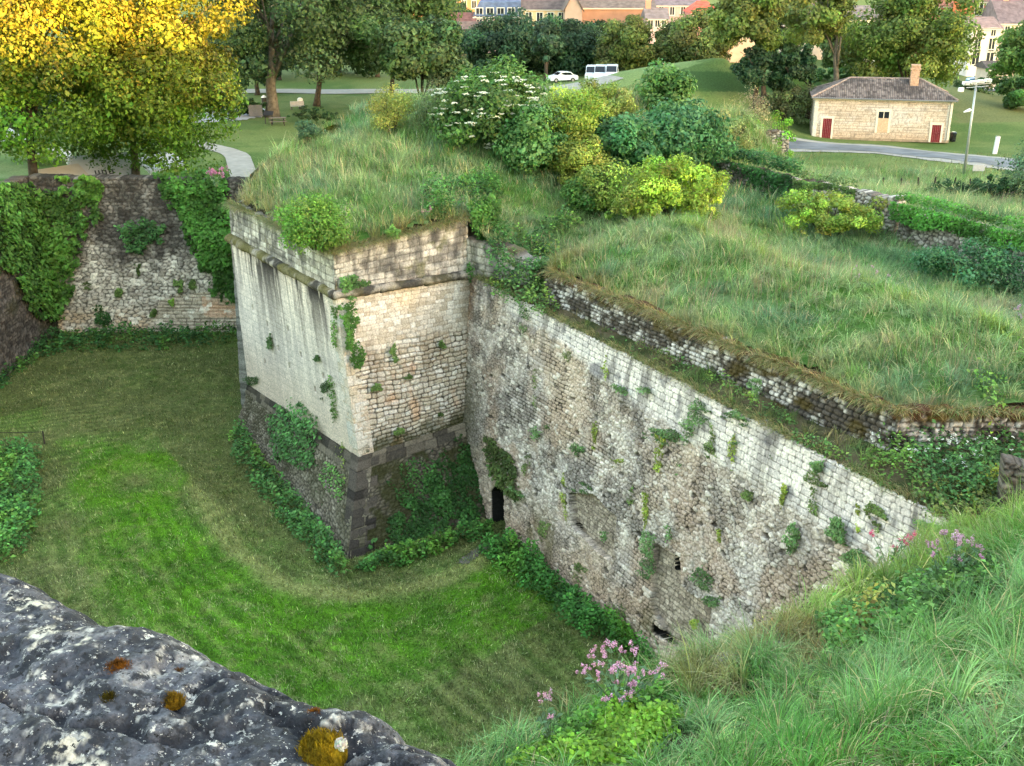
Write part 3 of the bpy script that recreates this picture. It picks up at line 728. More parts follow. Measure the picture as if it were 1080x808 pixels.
# ---- counterscarp across the ditch ----------------------------------
def csc_fn(u, v, px, py, P):
    H = v.max(); hr, ir, dr = rubble(u, v, 201, .42, .24, .04); hc, ic, dc = courses(u, v, 203, (.2, .28), (.35, .7), .03, .03)
    n = fbm(u*.35, v*.35, seed=205); nm = fbm(u*1.3, v*1.3, seed=206); nf = fbm(u*4, v*4, seed=207)
    base = mix(lin((160, 150, 136)), lin((228, 219, 204)), np.clip(ir*.9+nf*.2, 0, 1))
    up = sst(H*.45, H*.62, v+(nm-.5)*2.5+(n-.5)*3)
    c = mix(base, mix(lin((66, 62, 57)), lin((132, 126, 118)), ir), up)
    c = mix(c, BLK*.9, (1-hr)*.9)
    crs = inpoly(px, py, [(170, 315), (262, 300), (262, 360), (150, 358)])
    k = crs*1.; cc = mix(lin((176, 164, 146)), lin((206, 192, 172)), ic); cc = mix(cc, MORT*.8, (1-hc)*.7)
    c = mix(c, cc, k); hh = hr*(1-k)+hc*k
    c = mix(c, lin((214, 168, 136)), inpoly(px, py, [(212, 312), (262, 320), (262, 336), (216, 334)])*(.35+.65*ic)*.9)
    c = mix(c, lin((212, 182, 146)), sst(H*.22, H*.08, v)*sst(.4, .6, nm)*(1-k)*.7*hh)
    c = mix(c, lin((238, 230, 214)), sst(.86, .95, ir)*(1-up)*.8)
    c = stain(c, u, v, H, 209, lin((50, 46, 42)), .7, 1.0, .3, .42, .6, 6)
    return hh*.08+(n-.5)*.4+(nm-.5)*.2, c
counter = wall('counterscarp_wall', Z((-32.8, 77.2), -14.2), Z((-8, 77.2), -14.5), Z((-32.8, 76.2), -25.3), Z((-8, 76.2), -25.3), .075, csc_fn, thick=1.0, ragged=.25, seed=21)
tag(counter, 'old retaining wall across the ditch, dark above and pale crumbled stone at its foot', 'wall')
def csl_fn(u, v, px, py, P):
    hr, ir, dr = rubble(u, v, 221, .42, .22, .04); n = fbm(u*.5, v*.5, seed=222)
    c = mix(lin((54, 50, 47)), lin((122, 115, 108)), ir*.7+n*.2); c = mix(c, BLK*.6, (1-hr)*.9); c = mix(c, MOSSY*.6, sst(.5, .7, n)*.5)
    return hr*.08+(n-.5)*.3, c
cs2 = wall('counterscarp_wall', Z((-32.9, 38), -14.3), Z((-32.9, 77.6), -14.2), Z((-31.9, 38), -25.3), Z((-31.9, 77.6), -25.3), .1, csl_fn, thick=1.0, ragged=.2, seed=23)
tag(cs2, 'dark mossy rubble wall at the picture edge meeting the ivy-clad retaining wall', 'wall')

# ---- old field walls behind the rampart ------------------------------
def fw_fn(seed, dark):
    def fn(u, v, px, py, P):
        hr, ir, dr = rubble(u, v, seed, .4, .2, .04); n = fbm(u*1.1, v*1.1, seed=seed+1); H = v.max()
        c = mix(lin((138, 126, 116)), lin((214, 204, 194)), np.clip(ir*.8+n*.3, 0, 1))*dark; c = mix(c, BLK*.9, (1-hr)*.9); c = mix(c, lin((62, 54, 48)), sst(.5, .68, n)*.7)
        c = mix(c, lin((70, 50, 34)), sst(H-.25, H, v+(n-.5)*.6)*.6)
        return hr*.08+(n-.5)*.25, c
    return fn
def fwall(label, px0, py0, px1, py1, y0, y1, hgt, seed, dark=1, back=1.0):
    A = at(px0, py0, y0); B = at(px1, py1, y1)
    o = wall('field_wall', A, B, A-[0, .1, hgt], B-[0, .1, hgt], .06, fw_fn(seed, dark), thick=.7, ragged=.45, seed=seed)
    return tag(o, label, 'wall', 'old rubble walls along the rampart edge')
fwall('grey rubble wall topped with creeper, behind the yellowish bushes', 838, 190, 948, 207, 63.5, 58.5, 2.9, 231)
fwall('rubble wall with thick bright ivy draped over its top', 950, 221, 1240, 287, 57.6, 42.5, 3.2, 241)
fwall('short pale stretch of rubble wall below a lime bush, beside the road', 772, 138, 833, 140, 86, 85, 2.4, 251, 1.1)
fwall('rubble wall hidden under a long dark ivy hedge', 742, 168, 836, 188, 72, 64, 2.6, 261)

# ---- berm between curtain and parapet --------------------------------
def berm_z(X, Y):
    d = (X-Cc_[0])*NRM[0]+(Y-Cc_[1])*NRM[1]
    z = -14.28+.12*np.clip(d, 0, 3)+(fbm(X*.8, Y*.8, seed=301)-.5)*.35*sst(0, .7, d)
    s = (X-Cc_[0])*DIR[0]+(Y-Cc_[1])*DIR[1]
    z = z+sst(22, 27, s)*sst(4, 9, d)*1.2
    return EYE+z
def berm_keep(X, Y):
    d = (X-Cc_[0])*NRM[0]+(Y-Cc_[1])*NRM[1]; s = (X-Cc_[0])*DIR[0]+(Y-Cc_[1])*DIR[1]
    return (d > -.05) & (s > -1) & (Y < 54) & (((d < 2.5) & (s < 24)) | (Y < 32.2)) & (X < 45)
berm = cloth('berm', np.arange(-3, 46, .14), np.arange(8, 54.5, .14), berm_z, lambda V: mix(np.array([.045, .055, .02]), np.array([.11, .085, .05]), sst(.4, .65, fbm(V[:, 0], V[:, 1], seed=303))), M_SOIL, berm_keep)
tag(berm, kind='structure')

# ---- near bank and the parapet block at the camera -----------------------
BK = [(500, 803, -8.5), (600, 765, -8.5), (690, 722, -8.5), (780, 682, -8.5), (860, 641, -8.45), (930, 600, -8.4), (1000, 562, -8.35), (1080, 535, -8.3)]
bk_edge = np.array([U(*b) for b in BK]); bk_in = np.array([U(*b) for b in [(620, 808, -8.0), (760, 808, -7.1), (900, 808, -6.0), (1080, 808, -5.0), (760, 740, -8.05), (860, 730, -7.4), (980, 720, -6.6), (1080, 700, -6.1), (940, 650, -7.7), (1080, 620, -7.1), (1010, 610, -7.8)]])
bk_all = np.concatenate([bk_edge, bk_in, [[-.6, 9.4, EYE-8.4], [2, 2, EYE-6.2], [5, 2, EYE-4.2], [10, 10, EYE-5.2], [14, 14, EYE-6.4], [12, 19, EYE-8.2], [-2, 5, EYE-8.2]]])
_db = np.hypot(bk_all[:, None, 0]-bk_all[None, :, 0], bk_all[:, None, 1]-bk_all[None, :, 1])
_bm = bk_all[:, 2].mean(); _bw = np.linalg.solve(-np.sqrt(_db**2+.5)-np.eye(len(bk_all))*.03, bk_all[:, 2]-_bm)
e0 = bk_edge[0, :2]; e1 = bk_edge[-1, :2]; ed = (e1-e0)/np.linalg.norm(e1-e0); en = np.array([ed[1], -ed[0]])   # en: into the bank
def bank_z(X, Y):
    X = np.asarray(X, float); Y = np.asarray(Y, float)
    z = _bm-np.sqrt((X[..., None]-bk_all[:, 0])**2+(Y[..., None]-bk_all[:, 1])**2+.5)@_bw
    return z+(fbm(X*1.1, Y*1.1, seed=311)-.5)*.35
def bank_d(X, Y): return (X-e0[0])*en[0]+(Y-e0[1])*en[1]
def bank_t(X, Y): return (X-e0[0])*ed[0]+(Y-e0[1])*ed[1]
def bank_keep(X, Y): return (bank_d(X, Y) > -.12+.3*(vn(X*1.3, Y*1.3, seed=5)-.5)) & (bank_t(X, Y) > -4) & (X < 18) & (Y > 1.2)
bank = cloth('grass_bank', np.arange(-4, 18, .09), np.arange(1, 24, .09), bank_z, lambda V: mix(np.array([.03, .045, .016]), np.array([.09, .075, .04]), sst(.45, .7, fbm(V[:, 0]*1.5, V[:, 1]*1.5, seed=313))), M_SOIL, bank_keep)
tag(bank, kind='structure')
scarp = wall('scarp_wall', np.r_[e1+ed*10+en*.05, EYE-8.75], np.r_[e0-ed*4+en*.05, EYE-8.75], np.r_[e1+ed*10-en*1.2, -.2], np.r_[e0-ed*4-en*1.2, -.2], .16, plain_fn(321), thick=1.2)
tag(scarp, 'stone scarp dropping below the grassy bank to the ditch floor', 'wall')

# ---- parapet block under the camera ------------------------------------
rk_px = [(-260, 545), (-120, 570), (0, 597), (30, 608), (58, 625), (78, 634), (98, 652), (122, 655), (150, 653), (178, 657), (196, 667), (212, 682), (240, 694), (280, 708), (310, 726), (340, 736), (366, 733), (386, 737), (402, 748), (416, 768), (440, 776), (468, 786), (490, 805), (520, 850), (560, 920), (620, 1000)]
rk_e = np.array([U(a, b, -.56)[:2] for a, b in rk_px])
sg = np.r_[0, np.cumsum(np.hypot(*np.diff(rk_e, axis=0).T))]
ns, nr = 460, 300
ts = np.linspace(0, sg[-1], ns); E = np.c_[np.interp(ts, sg, rk_e[:, 0]), np.interp(ts, sg, rk_e[:, 1])]
inw = np.array([-.42, -.907])
rr_ = np.linspace(-.16, .62, nr)
Xr = E[:, None, 0]+inw[0]*np.maximum(rr_, -.035)[None]; Yr = E[:, None, 1]+inw[1]*np.maximum(rr_, -.035)[None]
n1 = fbm(Xr*5, Yr*5, seed=401); n2_ = 1-2*np.abs(fbm(Xr*16, Yr*16, seed=402, o=5)-.5); n3_ = fbm(Xr*75, Yr*75, seed=403, o=4); crk = sst(.035, 0, np.abs(fbm(Xr*4.5, Yr*7, seed=409, o=5)-.5))
drop = np.where(rr_ < .03, -((.03-np.maximum(rr_, -.03))/.06)**2*.05, 0)-np.where(rr_ < -.03, (-.03-rr_)*3.5, 0)
pit = sst(.62, .75, fbm(Xr*14+5, Yr*14, seed=404))
Zr = EYE-.56+drop[None]+((n1-.5)*.026+(n2_-.7)*.010+(n3_-.5)*.010-pit*.008-crk*.009)*sst(-.1, .05, rr_)[None]+.02*np.maximum(rr_, 0)[None]
Vr = np.stack([Xr, Yr, Zr], -1).reshape(-1, 3)
# edge wander so the outline is broken stone
xf, yf, zf_ = Xr.ravel(), Yr.ravel(), Zr.ravel()*1.0
a1 = fbm(xf*9, yf*9, seed=411, o=5); a2 = fbm(xf*26, yf*26, seed=412, o=5); a3 = fbm(xf*75, yf*75, seed=413, o=4); a4 = fbm(xf*13+8, yf*13, seed=414, o=5); a5 = fbm(xf*130, yf*130, seed=418, o=3)
b1 = fbm(xf*30, yf*30, zf_*30, seed=421, o=6); b2 = fbm(xf*85, yf*85, zf_*85, seed=422, o=4); b3 = fbm(xf*190, yf*190, zf_*190, seed=423, o=2)
w1 = fbm(xf*7, yf*7, zf_*7, seed=424)
g1 = fbm(xf*60, yf*60, zf_*60, seed=431, o=2); g2 = fbm(xf*120+5, yf*120, zf_*120, seed=432, o=2); g3 = vn(xf*210, yf*210, zf_*210, seed=433)
cr = mix(lin((60, 61, 68)), lin((104, 103, 110)), sst(.3, .7, b1*.5+g1*.5))
cr = mix(cr, lin((36, 37, 43)), sst(.48, .60, a4*.55+g1*.45)*.75)
cr = mix(cr, lin((150, 147, 147)), sst(.56, .66, g1*.6+w1*.4)*.8)
cr = mix(cr, lin((205, 198, 188)), sst(.60, .68, g2*.6+w1*.25+g1*.15)*.9)
cr = mix(cr, lin((224, 217, 206)), sst(.62, .66, b1*.5+w1*.3+g1*.2)*.85)
cr = mix(cr, lin((206, 196, 178)), sst(.665, .69, fbm(xf*9+3, yf*13, seed=416, o=5)*.8+g2*.2)*.9)
cr = mix(cr, lin((24, 23, 24)), np.maximum(sst(.70, .8, g3)*.7, crk.ravel()*.6))
idx = np.arange(ns*nr).reshape(ns, nr)
qr = np.stack([idx[:-1, :-1], idx[:-1, 1:], idx[1:, 1:], idx[1:, :-1]], -1).reshape(-1, 4)
para = thing('parapet', 'rough grey coping block with pale lichen and moss, topping the lookout wall', 'parapet', (-.4, .6, EYE-1))
o = mesh('coping_stone', Vr, qr, M_ROCK, para, cr); o.location = -np.array(para.location)
lo = np.where(rr_ == rr_[0])[0][0]
pw = MB(); Pe = Vr.reshape(ns, nr, 3)[::20, 0]
for a, b in zip(Pe[:-1], Pe[1:]):
    k = np.array([inw[0]*.06, inw[1]*.06, 0]); pw.add([np.r_[(a+k)[:2], .1], np.r_[(b+k)[:2], .1], b+k*.3+[0, 0, .05], a+k*.3+[0, 0, .05]], [[0, 1, 2, 3]])
o = pw.build('wall', mat_plain('tower_rubble', (.22, .2, .18), .95, amt=.4, scale=3, bump=.6, bscale=8, dist=.05), para); o.location = -np.array(para.location)

def moss_clump(px, py, w, d, h, col, label, seed):
    w, d, h = w*.8, d*.8, h*.7; col = np.asarray(col)*.75
    c = U(px, py, -.55); n = 44; m = 14
    th = np.linspace(0, 2*np.pi, n, endpoint=False); ph = np.linspace(0, 1, m)
    T, Pp = np.meshgrid(th, ph); k = 1+.45*(fbm(np.cos(T)*1.3+seed, np.sin(T)*1.3, seed=seed)-.5)*2*.6
    X = w*np.cos(T)*np.sin(Pp*1.57)*k; Y = d*np.sin(T)*np.sin(Pp*1.57)*k; Zc = h*np.cos(Pp*1.57)*(.75+.5*fbm(X*60, Y*60, seed=seed+2))-.008
    zz = np.zeros_like(X)
    # sit it on the stone
    j = np.argmin((Vr[:, 0]-c[0])**2+(Vr[:, 1]-c[1])**2+((rr_[None]+0*Xr).ravel() < 0)*9); zz = Vr[j, 2]
    V = np.c_[X.ravel(), Y.ravel(), Zc.ravel()]; idx = np.arange(n*m).reshape(m, n); r = np.roll(idx, -1, 1)
    q = np.stack([idx[:-1], idx[1:], r[1:], r[:-1]], -1).reshape(-1, 4)
    f = fbm(V[:, 0]*130, V[:, 1]*130, V[:, 2]*130, seed=seed)
    cc = mix(np.asarray(col)*.45, np.asarray(col)*1.35, sst(.3, .7, f))
    rg = np.random.default_rng(seed); nb = 900; ii = rg.integers(0, len(V), nb)
    bv, bq, bc = blades(V[ii], rg.uniform(.003, .007, nb), np.full(nb, .0012), rg.uniform(0, 6.28, nb), rg.uniform(.2, .8, nb), cc[ii]*1.1, rng=rg)
    o = mesh('moss_cushion', np.concatenate([V, bv]), np.concatenate([q, bq+len(V)]), M_MOSS, None, np.concatenate([cc, bc]), loc=(c[0], c[1], zz))
    return tag(o, label, 'moss', 'moss cushions on the coping stone')
OCH = lin((150, 122, 22)); RUS = lin((120, 74, 22)); DRK = lin((84, 58, 30))
moss_clump(338, 778, .025, .03, .02, OCH, 'largest ochre moss cushion, near the low end of the coping stone', 1)
moss_clump(124, 700, .013, .009, .008, RUS, 'flat rusty orange moss patch highest up on the stone', 2)
moss_clump(117, 730, .014, .009, .008, lin((90, 78, 20)), 'olive and brown moss patch below the rusty orange one', 3)
moss_clump(180, 728, .012, .01, .009, lin((120, 92, 22)), 'golden brown moss tuft at the foot of the dark moss streak', 4)
moss_clump(187, 690, .011, .014, .006, DRK, 'dark brown moss streak near the broken stone edge', 5)
moss_clump(331, 741, .007, .005, .005, RUS, 'tiny orange moss dot above the largest cushion', 6)
pf = U(361, 803, -.55); r6 = np.random.default_rng(6)
d6 = norm(r6.normal(size=(500, 3))); v6, q6, c6 = leafmesh(np.array([pf[0], pf[1], EYE-.535])+d6*.0065*r6.uniform(.4, 1, (500, 1))*.75, d6, .0024, vary((.55, .52, .46), 500, amt=.15), rng=r6)
tag(mesh('seed_head', v6, q6, M_PETAL, None, c6), 'tiny fluffy white seed head beside the ochre moss', 'seed head')

# ------------------------------------------------------------------ grass
def scatter(n, x0, x1, y0, y1, keep, rng):
    X = rng.uniform(x0, x1, n); Y = rng.uniform(y0, y1, n); k = keep(X, Y); return X[k], Y[k]
def tussocks(X, Y, k, r, rng):
    """turn each point into a tuft of about k blades leaning outwards"""
    n = rng.poisson(k, len(X))+2; ix = np.repeat(np.arange(len(X)), n); a = rng.uniform(0, 6.283, len(ix)); q = r*np.sqrt(rng.uniform(0, 1, len(ix)))*np.exp(rng.normal(size=len(X))*.35)[ix]
    return X[ix]+np.cos(a)*q, Y[ix]+np.sin(a)*q, a+rng.normal(size=len(ix))*.5, np.exp(rng.normal(size=len(X))*.3)[ix], np.exp(rng.normal(size=(len(X), 1))*.2)[ix]*(1+rng.normal(size=(len(X), 3))*.06)[ix]
def grass_field(name, label, X, Y, zf, hr, wr, colf, seed, lean=(.25, .75), dirn=None, wind=.6, tuft=None, seg=2, keep=None):
    if tuft is not None:
        rg0 = np.random.default_rng(seed+77); X, Y, az0, hk, ck = tussocks(X, Y, tuft[0], tuft[1], rg0)
        if keep is not None: m_ = keep(X, Y); X, Y, az0, hk, ck = X[m_], Y[m_], az0[m_], hk[m_], ck[m_]
    rg = np.random.default_rng(seed); n = len(X)
    P = np.c_[X, Y, zf(X, Y)-.03]
    h = rg.uniform(*hr, n)*(.55+.9*fbm(X*.5, Y*.5, seed=seed+1))
    base = fbm(X*.35, Y*.35, seed=seed+2)*9 if dirn is None else dirn+(fbm(X*.5, Y*.5, seed=seed+2)-.5)*4
    az = base+rg.normal(size=n)*wind
    if name == 'bank_grass': h = h*np.clip(np.hypot(X, Y)/11, .5, 1)
    if tuft is not None:
        h = h*hk; az = np.arctan2(np.sin(az0)+.75*np.sin(az), np.cos(az0)+.75*np.cos(az))
    C = colf(X, Y, rg)*np.exp(rg.normal(size=(n, 1))*(.42 if name == 'mown_grass' else .24))*(1+rg.normal(size=(n, 3))*.05)
    if tuft is not None: C = C*ck
    v, q, c = blades(P, h, rg.uniform(*wr, n), az, rg.uniform(*lean, n), C, rng=rg, seg=seg)
    return tag(mesh(name, v, q, M_GRASS, None, c), label, 'grass', kind='stuff')

def top_keep(X, Y):
    k = ~inpoly(X, Y, CUT) & (Y < 96)
    px, py = proj(np.c_[X, Y, EYE+gz(X, Y, False)])
    return k & (px > -30) & (px < 1110) & (py > 60)
rg = np.random.default_rng(500)
def bast_col(X, Y, rg):
    n = fbm(X*.3, Y*.3, seed=511); m = fbm(X*.9, Y*.9, seed=512)
    c = mix(G_PALE*.95, G_BLUE*.9, sst(.4, .65, n)); c = mix(c, G_MID*1.05, sst(.5, .72, m)*.8)
    c = mix(c, G_DRY, sst(.60, .8, fbm(X*.5+4, Y*.5, seed=513))*.55)
    dry = rg.uniform(size=len(X)) < .11; c = np.where(dry[:, None], G_DRY*1.15, c)
    # straw along the wall edges
    e = np.minimum(segdist(X, Y, [tuple(L_), tuple(Q_), tuple(Cc_)]), segdist(X, Y, [tuple(P0_), tuple(P1), tuple(P2), tuple(P3)]))
    c = mix(c, np.array([.26, .20, .08]), (1-sst(.3, 1.7, e+(m-.5)))*.65)
    d = (X-Cc_[0])*NRM[0]+(Y-Cc_[1])*NRM[1]; s = (X-Cc_[0])*DIR[0]+(Y-Cc_[1])*DIR[1]
    yl = np.exp(-((d-8.6)/.7)**2)*(s > 2)*sst(.42, .6, fbm(X*.8, Y*.8, seed=515)); c = mix(c, G_LIME*.95, yl*.8)
    k = np.exp(-((d-17.6)/1.6)**2)*(s > 4); c = mix(c, np.array([.06, .15, .06]), k*.75)
    return c
X, Y = scatter(30000, -17, 40, 30, 97, top_keep, rg)
dn = fbm(X*.6, Y*.6, seed=520); dist = np.hypot(X, Y)
k = rg.uniform(size=len(X)) < (.35+.9*dn)*np.clip((62/dist)**1.2, .35, 1.3); X, Y = X[k], Y[k]
ld = fbm(X*.22, Y*.22, seed=521)
near_r = (X-Cc_[0])*NRM[0]+(Y-Cc_[1])*NRM[1] > 1.5
m_b = ~(near_r & (Y < 60))
grass_field('tall_grass', 'tall pale grass with dry stalks covering the top of the bastion and the ground behind it', X[m_b], Y[m_b], lambda a, b: EYE+gz(a, b), (.32, .8), (.018, .036), bast_col, 530, wind=1.0, lean=(.2, .95), tuft=(22, .28), keep=top_keep)
grass_field('rampart_grass', 'wind-flattened green and straw grass covering the rampart behind the parapet', X[~m_b], Y[~m_b], lambda a, b: EYE+gz(a, b), (.26, .66), (.013, .028), bast_col, 540, lean=(.35, .98), wind=1.0, tuft=(26, .25), keep=top_keep)
# extra wiry straw stalks in drifts
X, Y = scatter(60000, -17, 34, 34, 90, top_keep, rg); k = rg.uniform(size=len(X)) < sst(.56, .72, fbm(X*.28, Y*.28, seed=551))*.6; X, Y = X[k], Y[k]
grass_field('dry_grass', 'bleached upright dry grass stalks in drifts over the bastion', X, Y, lambda a, b: EYE+gz(a, b), (.7, 1.15), (.012, .022), lambda a, b, r: vary((.30, .255, .16), len(a), r, .2), 550, lean=(.05, .35))
# lower flank of the far field
def far_keep(X, Y): return ~inpoly(X, Y, CUT) & (segdist(X, Y, ROAD) > 4.2)
X, Y = scatter(60000, 12, 48, 56, 112, lambda a, b: far_keep(a, b) & ((a-Cc_[0])*NRM[0]+(b-Cc_[1])*NRM[1] > 21), rg)
k = rg.uniform(size=len(X)) < .9-.7*sst(70, 95, Y); X, Y = X[k], Y[k]
grass_field('field_grass', 'dry yellowish grass on the slope between the field walls and the road', X, Y, lambda a, b: EYE+gz(a, b), (.15, .5), (.03, .05), lambda a, b, r: mix(np.array([.12, .15, .05]), np.array([.22, .20, .10]), sst(.4, .65, fbm(a*.2, b*.2, seed=561))), 560)
# berm
X, Y = scatter(30000, -3, 30, 10, 53, berm_keep, rg)
grass_field('berm_grass', 'short scruffy grass on the ledge between curtain wall and parapet', X, Y, berm_z, (.12, .38), (.014, .026), lambda a, b, r: mix(np.array([.05, .08, .02]), np.array([.15, .12, .05]), sst(.42, .62, fbm(a*.9, b*.9, seed=571))), 570)
# mown lawn in the ditch
def lawn_keep(X, Y):
    px, py = proj(np.c_[X, Y, 0*X]); return (px > -20) & (px < 730) & (py > 340) & (py < 808) & (Y < 76) & (X > -32)
def clip_col(a, b, r):
    c = ditch_col(np.c_[a, b, 0*a])*1.15; k = r.uniform(size=len(a)) < .08+.34*sst(.45, .68, fbm(a*1.3, b*1.3, seed=582))
    return np.where(k[:, None], mix(c, np.array([.36, .36, .17]), np.full(len(a), .65)), c)
X, Y = scatter(700000, -33, 6, 30, 76, lawn_keep, rg); k = rg.uniform(size=len(X)) < np.clip((44/np.hypot(X, Y))**1.2, .3, 1); X, Y = X[k], Y[k]
grass_field('mown_grass', 'mown grass of the ditch floor with clippings and mower stripes', X, Y, ditch_z, (.05, .22), (.016, .045), clip_col, 580, lean=(.2, .95), wind=1.4)
# bank in front
LEAFY = [[(548, 815), (600, 772), (640, 752), (700, 732), (722, 745), (714, 770), (690, 792), (670, 820)], [(862, 668), (900, 636), (950, 616), (1010, 600), (1060, 596), (1060, 636), (1000, 658), (940, 680), (880, 698)]]
bank_keep0 = bank_keep
def bank_keep(X, Y):
    k = bank_keep0(X, Y); qx, qy = proj(np.c_[np.ravel(X), np.ravel(Y), np.ravel(bank_z(X, Y))]); q = inpoly(qx, qy, LEAFY[0]) | inpoly(qx, qy, LEAFY[1])
    return k & ~(q.reshape(np.shape(X)) & (vn(np.asarray(X)*9, np.asarray(Y)*9, seed=3) > .22))
X, Y = scatter(14500, -3.5, 17.8, 2.2, 21, bank_keep, rg)
px, py = proj(np.c_[X, Y, bank_z(X, Y)]); k = (px > 430) & (px < 1900) & (py < 1500); X, Y = X[k], Y[k]
k = rg.uniform(size=len(X)) < (.3+.9*fbm(X*1.1, Y*1.1, seed=591)); X, Y = X[k], Y[k]
def bank_col(X, Y, rg):
    n = fbm(X*.8, Y*.8, seed=592); m = fbm(X*2, Y*2, seed=593)
    c = mix(np.array([.095, .25, .04]), np.array([.18, .32, .11]), sst(.35, .65, n)); c = mix(c, np.array([.075, .19, .03]), sst(.5, .7, m)*.8)
    c = mix(c, np.array([.22, .31, .06]), (1-sst(.2, 1.5, bank_d(X, Y)+(m-.5)))*sst(3.5, 5.5, bank_t(X, Y))*.8)
    px, py = proj(np.c_[X, Y, bank_z(X, Y)])
    br = inpoly(px, py, [(700, 700), (760, 670), (850, 640), (870, 690), (800, 740), (720, 745)]); c = mix(c, np.array([.28, .22, .09]), br*.75*sst(.35, .55, m))
    dry = rg.uniform(size=len(X)) < .1; c = np.where(dry[:, None], np.array([.38, .33, .17]), c); return c
hgt_d = (.17, .44)
grass_field('bank_grass', 'long lush blue-green grass on the bank nearest the lookout', X, Y, bank_z, hgt_d, (.007, .016), bank_col, 590, lean=(.3, 1.05), wind=.7, tuft=(70, .15), seg=3, keep=bank_keep)
X, Y = scatter(2600, -2, 15, 4.2, 20, bank_keep, rg); k = rg.uniform(size=len(X)) < sst(.45, .62, fbm(X*.9, Y*.9, seed=597)); X, Y = X[k], Y[k]
grass_field('straw', 'bleached thin stalks standing out of the lush bank grass', X, Y, bank_z, (.45, .75), (.004, .007), lambda a, b, r: vary((.42, .36, .22), len(a), r, .2), 598, lean=(.1, .7), seg=3)

bank_keep = bank_keep0
# grass hanging over the wall heads
def edge_grass(name, label, pts, outn, n, zf, hr, seed, col, inset=.3):
    rg = np.random.default_rng(seed); P = np.array(pts, float); sg_ = np.r_[0, np.cumsum(np.hypot(*np.diff(P, axis=0).T))]; t = rg.uniform(0, sg_[-1], n)
    t = t[rg.uniform(size=n) < sst(.25, .6, fbm(t*.9, t*0, seed=seed))*.9+.1]
    x = np.interp(t, sg_, P[:, 0])-outn[0]*rg.uniform(-.05, inset, len(t)); y = np.interp(t, sg_, P[:, 1])-outn[1]*rg.uniform(-.05, inset, len(t))
    PP = np.c_[x, y, zf(x, y)]; az = math.atan2(outn[1], outn[0])+rg.normal(size=len(t))*.8
    C = vary(col, len(t), rg, .25, .06)
    k = rg.uniform(size=len(t)) < .3; C = np.where(k[:, None], np.array([.12, .2, .05])*np.exp(rg.normal(size=(len(t), 1))*.2), C)
    v, q, c = blades(PP, rg.uniform(*hr, len(t)), rg.uniform(.014, .028, len(t)), az, rg.uniform(.5, 1.5, len(t)), C, rng=rg, seg=3)
    return tag(mesh(name, v, q, M_GRASS, None, c), label, 'grass', kind='stuff')
flat_z = lambda zz: (lambda x, y: np.full(len(x), EYE+zz))
edge_grass('hanging_grass', 'straw and grass hanging over the rampart parapet', [P0_, P1, P2], -NRM, 9000, flat_z(-12.95), (.25, .6), 801, (.34, .26, .11))
edge_grass('hanging_grass', 'straw and grass hanging over the parapet return', [P2, P3], (0, -1), 9000, flat_z(-12.9), (.25, .6), 802, (.34, .26, .11))
edge_grass('hanging_grass', 'straw and grass hanging over the bastion flank parapet', [Q_, Cc_], of, 3600, lambda x, y: EYE-12.35+.8*(x-Q_[0])/(Cc_[0]-Q_[0]), (.25, .55), 803, (.32, .26, .12))
edge_grass('hanging_grass', 'straw and grass hanging over the bastion face parapet', [L_, Q_], ofl, 6000, flat_z(-12.42), (.25, .6), 804, (.30, .27, .12))
edge_grass('hanging_grass', 'scruffy grass hanging over the head of the curtain wall', [Cc_, E2], -NRM, 7000, flat_z(-14.28), (.15, .4), 805, (.26, .22, .10), .5)
X, Y = scatter(5200, -3, 30, 10, 53, berm_keep, rg)
grass_field('berm_tussock', 'green tussocks crowding the ledge between curtain wall and parapet', X, Y, berm_z, (.15, .45), (.012, .022), lambda a, b, r: mix(np.array([.10, .17, .04]), np.array([.24, .21, .09]), sst(.42, .62, fbm(a*.9, b*.9, seed=576))), 575, tuft=(26, .16), lean=(.3, 1.1), keep=berm_keep)

# ------------------------------------------------------------------ shrubs, ivy, weeds
def ppm(y, zr): return F/(y*cp-zr*sp)
def shrub(name, label, x0, x1, ytop, ybase, leaf, n, col, seed, Y=None, group=None, nb=26, flat=.35, tint=None, stems=True, depth=1.0, cat='shrub', br=(.26, .44), cvar=.2, inner=.4):
    cx = (x0+x1)/2; rng = np.random.default_rng(seed)
    b = hit(cx, ybase) if Y is None else ground_at(at(cx, ybase, Y)[0], Y)
    k = ppm(b[1], b[2]-EYE); rx = (x1-x0)/2/k*1.12; h = (ybase-ytop)/k/.95*1.04; rz = h*.56
    if Y is not None:
        t = at(cx, ytop, Y)[2]; h = max(.4, t-b[2]); rz = h*.56
    t = thing(name, label, cat, b, 0, group)
    v, q, c = blob_leaves((0, 0, h-rz), rx, rx*depth, rz, int(nb*1.7), int(n*2.2), leaf*.76, np.asarray(col)*SHK, rng, flat=flat, tint=tint, br=br, cvar=cvar, inner=inner)
    v[:, 2] = np.maximum(v[:, 2], -.1)
    mesh('foliage', v, q, M_LEAF, t, c)
    if stems:
        mb = MB()
        for i in range(7):
            a = rng.uniform(0, 6.28); e = np.array([math.cos(a)*rx*.55, math.sin(a)*rx*.55, h*.75]); s = np.array([math.cos(a), math.sin(a), 0])*rx*.12
            mb.tube([s-[0, 0, .1], s+(e-s)*.5+rng.normal(size=3)*.08, e], [.045, .03, .012], 5)
        mb.build('stem', M_BARK, t)
    return t, (rx, h, rz, rng)
SHK = np.array([1.22, 1.28, 1.1])
YEL = np.array([.175, .185, .03]); LIM = np.array([.115, .19, .03]); MIDG = np.array([.06, .12, .03]); DKG = np.array([.026, .065, .024]); BLU = np.array([.04, .095, .05]); IVY = np.array([.035, .085, .018]); NET = np.array([.035, .085, .025])

